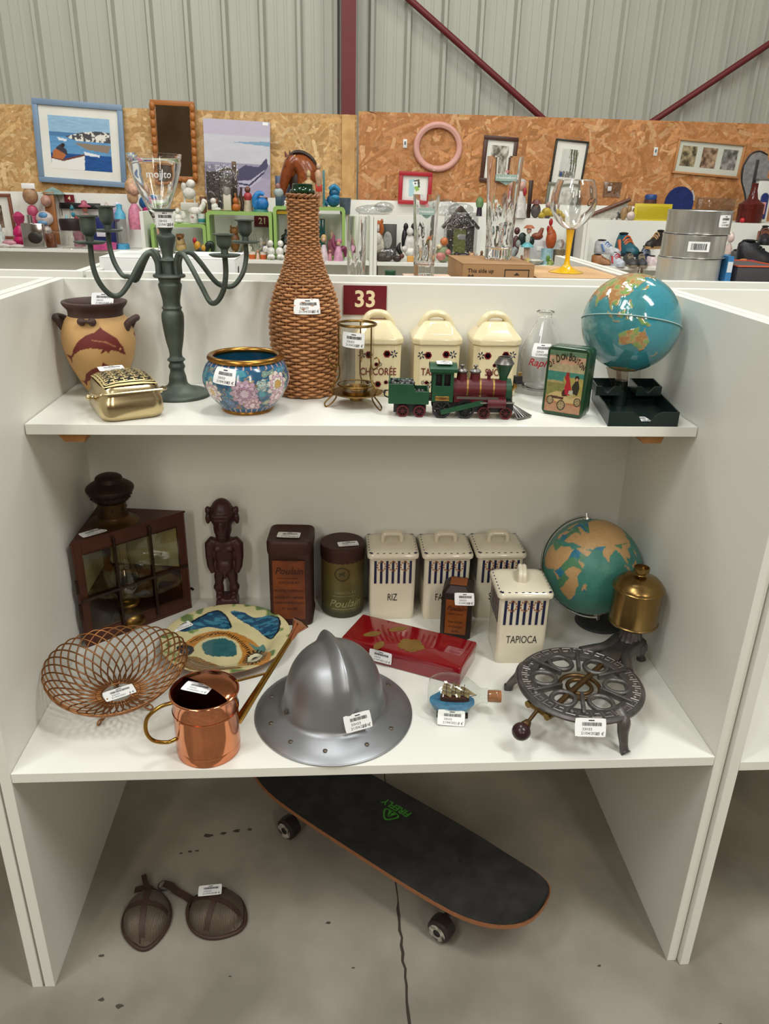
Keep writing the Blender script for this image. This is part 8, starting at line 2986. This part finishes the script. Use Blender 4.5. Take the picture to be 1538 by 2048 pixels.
item('small_figurine', 'cream poodle figurine behind the middle beer glass', 'figurine', (1.114, 3.74, 1.03), 0.00299, [('body', 'ddd2bc', [('l', [(1, 0), (10, 0), (8, 12), (5.5, 24.8), (1, 26.400000000000002)]), ('s', -6, -3, 16.8, 3.2, 3, 6.4), ('s', 6, -3, 16.8, 3.2, 3, 6.4)]), ('head', 'e2d8c6', [('s', 0, -1, 32, 4.2, 4.2, 7.6)])])
item('small_figurine', 'brown monkey figurine beside the wooden house', 'figurine', (1.402, 3.66, 1.03), 0.00296, [('body', '5a3a2a', [('l', [(1, 0), (7, 0), (5.6000000000000005, 7.199999999999999), (3.8500000000000005, 14.879999999999999), (1, 15.84)]), ('s', -4.2, -2.1, 10.08, 2.24, 2.1, 3.84), ('s', 4.2, -2.1, 10.08, 2.24, 2.1, 3.84)]), ('head', '7a5238', [('s', 0, -0.7000000000000001, 19.200000000000003, 2.94, 2.94, 4.5600000000000005)])])
item('small_figurine', 'white goose figurine beside the wooden house', 'figurine', (1.44, 3.64, 1.03), 0.00294, [('body', 'e0dcd2', [('l', [(1, 0), (8, 0), (6.4, 9), (4.4, 18.6), (1, 19.8)]), ('s', -4.8, -2.4, 12.6, 2.56, 2.4, 4.8), ('s', 4.8, -2.4, 12.6, 2.56, 2.4, 4.8)]), ('head', 'e4e0d6', [('s', 0, -0.8, 24, 3.36, 3.36, 5.7)])])
item('small_figurine', 'dark blue robed figurine behind the tall beer glass', 'figurine', (1.524, 3.7, 1.03), 0.00298, [('body', '3a4258', [('l', [(1, 0), (9, 0), (7.2, 13.2), (4.95, 27.28), (1, 29.040000000000003)]), ('s', -5.3999999999999995, -2.6999999999999997, 18.48, 2.88, 2.6999999999999997, 7.04), ('s', 5.3999999999999995, -2.6999999999999997, 18.48, 2.88, 2.6999999999999997, 7.04)]), ('head', 'c9a890', [('s', 0, -0.9, 35.2, 3.78, 3.78, 8.36)])])
item('small_figurine', 'copper coloured squirrel figurine by the pixie', 'figurine', (1.633, 3.62, 1.03), 0.00294, [('body', '7a4a30', [('l', [(1, 0), (6, 0), (4.800000000000001, 5.3999999999999995), (3.3000000000000003, 11.16), (1, 11.88)]), ('s', -3.5999999999999996, -1.7999999999999998, 7.56, 1.92, 1.7999999999999998, 2.88), ('s', 3.5999999999999996, -1.7999999999999998, 7.56, 1.92, 1.7999999999999998, 2.88)]), ('head', '8a5838', [('s', 0, -0.6000000000000001, 14.4, 2.52, 2.52, 3.42)])])
item('small_figurine', 'yellow chick figurine at the front of the dog booth', 'figurine', (1.67, 3.6, 1.03), 0.00293, [('body', 'cfae4a', [('l', [(1, 0), (5, 0), (4, 3.5999999999999996), (2.75, 7.4399999999999995), (1, 7.92)]), ('s', -3, -1.5, 5.04, 1.6, 1.5, 1.92), ('s', 3, -1.5, 5.04, 1.6, 1.5, 1.92)]), ('head', 'd8ba5a', [('s', 0, -0.5, 9.600000000000001, 2.1, 2.1, 2.2800000000000002)])])
item('small_figurine', 'green glazed frog figurine by the white dish', 'figurine', (1.801, 3.6, 1.03), 0.00294, [('body', '8a9a4a', [('l', [(1, 0), (7, 0), (5.6000000000000005, 3.5999999999999996), (3.8500000000000005, 7.4399999999999995), (1, 7.92)]), ('s', -4.2, -2.1, 5.04, 2.24, 2.1, 1.92), ('s', 4.2, -2.1, 5.04, 2.24, 2.1, 1.92)]), ('head', '98a858', [('s', 0, -0.7000000000000001, 9.600000000000001, 2.94, 2.94, 2.2800000000000002)])])
item('small_figurine', 'cream shepherd figurine behind the stone mug', 'figurine', (1.899, 3.74, 1.03), 0.00302, [('body', 'c9bda6', [('l', [(1, 0), (9, 0), (7.2, 13.799999999999999), (4.95, 28.52), (1, 30.360000000000003)]), ('s', -5.3999999999999995, -2.6999999999999997, 19.32, 2.88, 2.6999999999999997, 7.36), ('s', 5.3999999999999995, -2.6999999999999997, 19.32, 2.88, 2.6999999999999997, 7.36)]), ('head', 'c9a088', [('s', 0, -0.9, 36.800000000000004, 3.78, 3.78, 8.74)])])
item('small_figurine', 'straw hatted doll on the far shelf board', 'figurine', (1.518, 3.99, 1.276), 0.0031, [('body', 'a88a70', [('l', [(1, 0), (9, 0), (7.2, 10.2), (4.95, 21.08), (1, 22.44)]), ('s', -5.3999999999999995, -2.6999999999999997, 14.28, 2.88, 2.6999999999999997, 5.44), ('s', 5.3999999999999995, -2.6999999999999997, 14.28, 2.88, 2.6999999999999997, 5.44)]), ('head', 'c9a070', [('s', 0, -0.9, 27.200000000000003, 3.78, 3.78, 6.46)])])
item('small_figurine', 'white bottle figurine on the far shelf board', 'figurine', (2.288, 4, 1.276), 0.00313, [('body', 'd9d6ce', [('l', [(1, 0), (7, 0), (5.6000000000000005, 7.199999999999999), (3.8500000000000005, 14.879999999999999), (1, 15.84)]), ('s', -4.2, -2.1, 10.08, 2.24, 2.1, 3.84), ('s', 4.2, -2.1, 10.08, 2.24, 2.1, 3.84)]), ('head', 'b9b5a8', [('s', 0, -0.7000000000000001, 19.200000000000003, 2.94, 2.94, 4.5600000000000005)])])
item('small_figurine', 'brown carved bird on the far shelf board', 'figurine', (2.435, 4.05, 1.276), 0.00317, [('body', '7d5a3a', [('l', [(1, 0), (8, 0), (6.4, 10.2), (4.4, 21.08), (1, 22.44)]), ('s', -4.8, -2.4, 14.28, 2.56, 2.4, 5.44), ('s', 4.8, -2.4, 14.28, 2.56, 2.4, 5.44)]), ('head', '8a6644', [('s', 0, -0.8, 27.200000000000003, 3.36, 3.36, 6.46)])])
item('small_figurine', 'pale ceramic bell on the far shelf board', 'figurine', (2.811, 4, 1.276), 0.00316, [('body', 'd6c8bc', [('l', [(1, 0), (8, 0), (6.4, 6.6), (4.4, 13.64), (1, 14.520000000000001)]), ('s', -4.8, -2.4, 9.24, 2.56, 2.4, 3.52), ('s', 4.8, -2.4, 9.24, 2.56, 2.4, 3.52)]), ('head', 'cdbfb2', [('s', 0, -0.8, 17.6, 3.36, 3.36, 4.18)])])
item('small_figurine', 'small glass stopper bottle among the lace', 'figurine', (-1.549, 4.2, 1.0305), 0.00316, [('body', 'c9cfc8', [('l', [(1, 0), (9, 0), (7.2, 13.2), (4.95, 27.28), (1, 29.040000000000003)]), ('s', -5.3999999999999995, -2.6999999999999997, 18.48, 2.88, 2.6999999999999997, 7.04), ('s', 5.3999999999999995, -2.6999999999999997, 18.48, 2.88, 2.6999999999999997, 7.04)]), ('head', 'd6dad4', [('s', 0, -0.9, 35.2, 3.78, 3.78, 8.36)])])
item('small_figurine', 'red capped doll behind the parasol wire', 'figurine', (-1.122, 4.36, 1.0305), 0.00327, [('body', 'b9808a', [('l', [(1, 0), (11, 0), (8.8, 18), (6.050000000000001, 37.2), (1, 39.6)]), ('s', -6.6, -3.3, 25.2, 3.52, 3.3, 9.6), ('s', 6.6, -3.3, 25.2, 3.52, 3.3, 9.6)]), ('head', 'a83a44', [('s', 0, -1.1, 48, 4.62, 4.62, 11.4)])])
item('small_figurine', 'white porcelain lady behind the navy carton', 'figurine', (-0.926, 4.37, 1.0305), 0.00328, [('body', 'dcd8d2', [('l', [(1, 0), (13, 0), (10.4, 25.2), (7.15, 52.08), (1, 55.440000000000005)]), ('s', -7.8, -3.9, 35.28, 4.16, 3.9, 13.44), ('s', 7.8, -3.9, 35.28, 4.16, 3.9, 13.44)]), ('head', 'd0c0b4', [('s', 0, -1.3, 67.2, 5.46, 5.46, 15.96)])])
item('film_bag', 'clear bag standing behind the goblet', 'bag', (-0.596, 4.3, 1.0305), 0.00326, [('film', M_FILM, [('s', 0, 0, 20, 17, 8, 22), ('s', 8, 2, 34, 10, 6, 12)])])
item('film_bag', 'clear bag draped behind the crib hut', 'bag', (-0.158, 3.86, 1.2765), 0.00295, [('film', M_FILM, [('s', 0, 0, 20, 17, 8, 22), ('s', 8, 2, 34, 10, 6, 12)])])
item('film_bag', 'clear bag behind the porcelain figure', 'bag', (1.596, 4.06, 1.276), 0.00314, [('film', M_FILM, [('s', 0, 0, 20, 17, 8, 22), ('s', 8, 2, 34, 10, 6, 12)])])
item('film_bag', 'clear bag by the leaning frame', 'bag', (2.03, 3.97, 1.276), 0.00311, [('film', M_FILM, [('s', 0, 0, 20, 17, 8, 22), ('s', 8, 2, 34, 10, 6, 12)])])
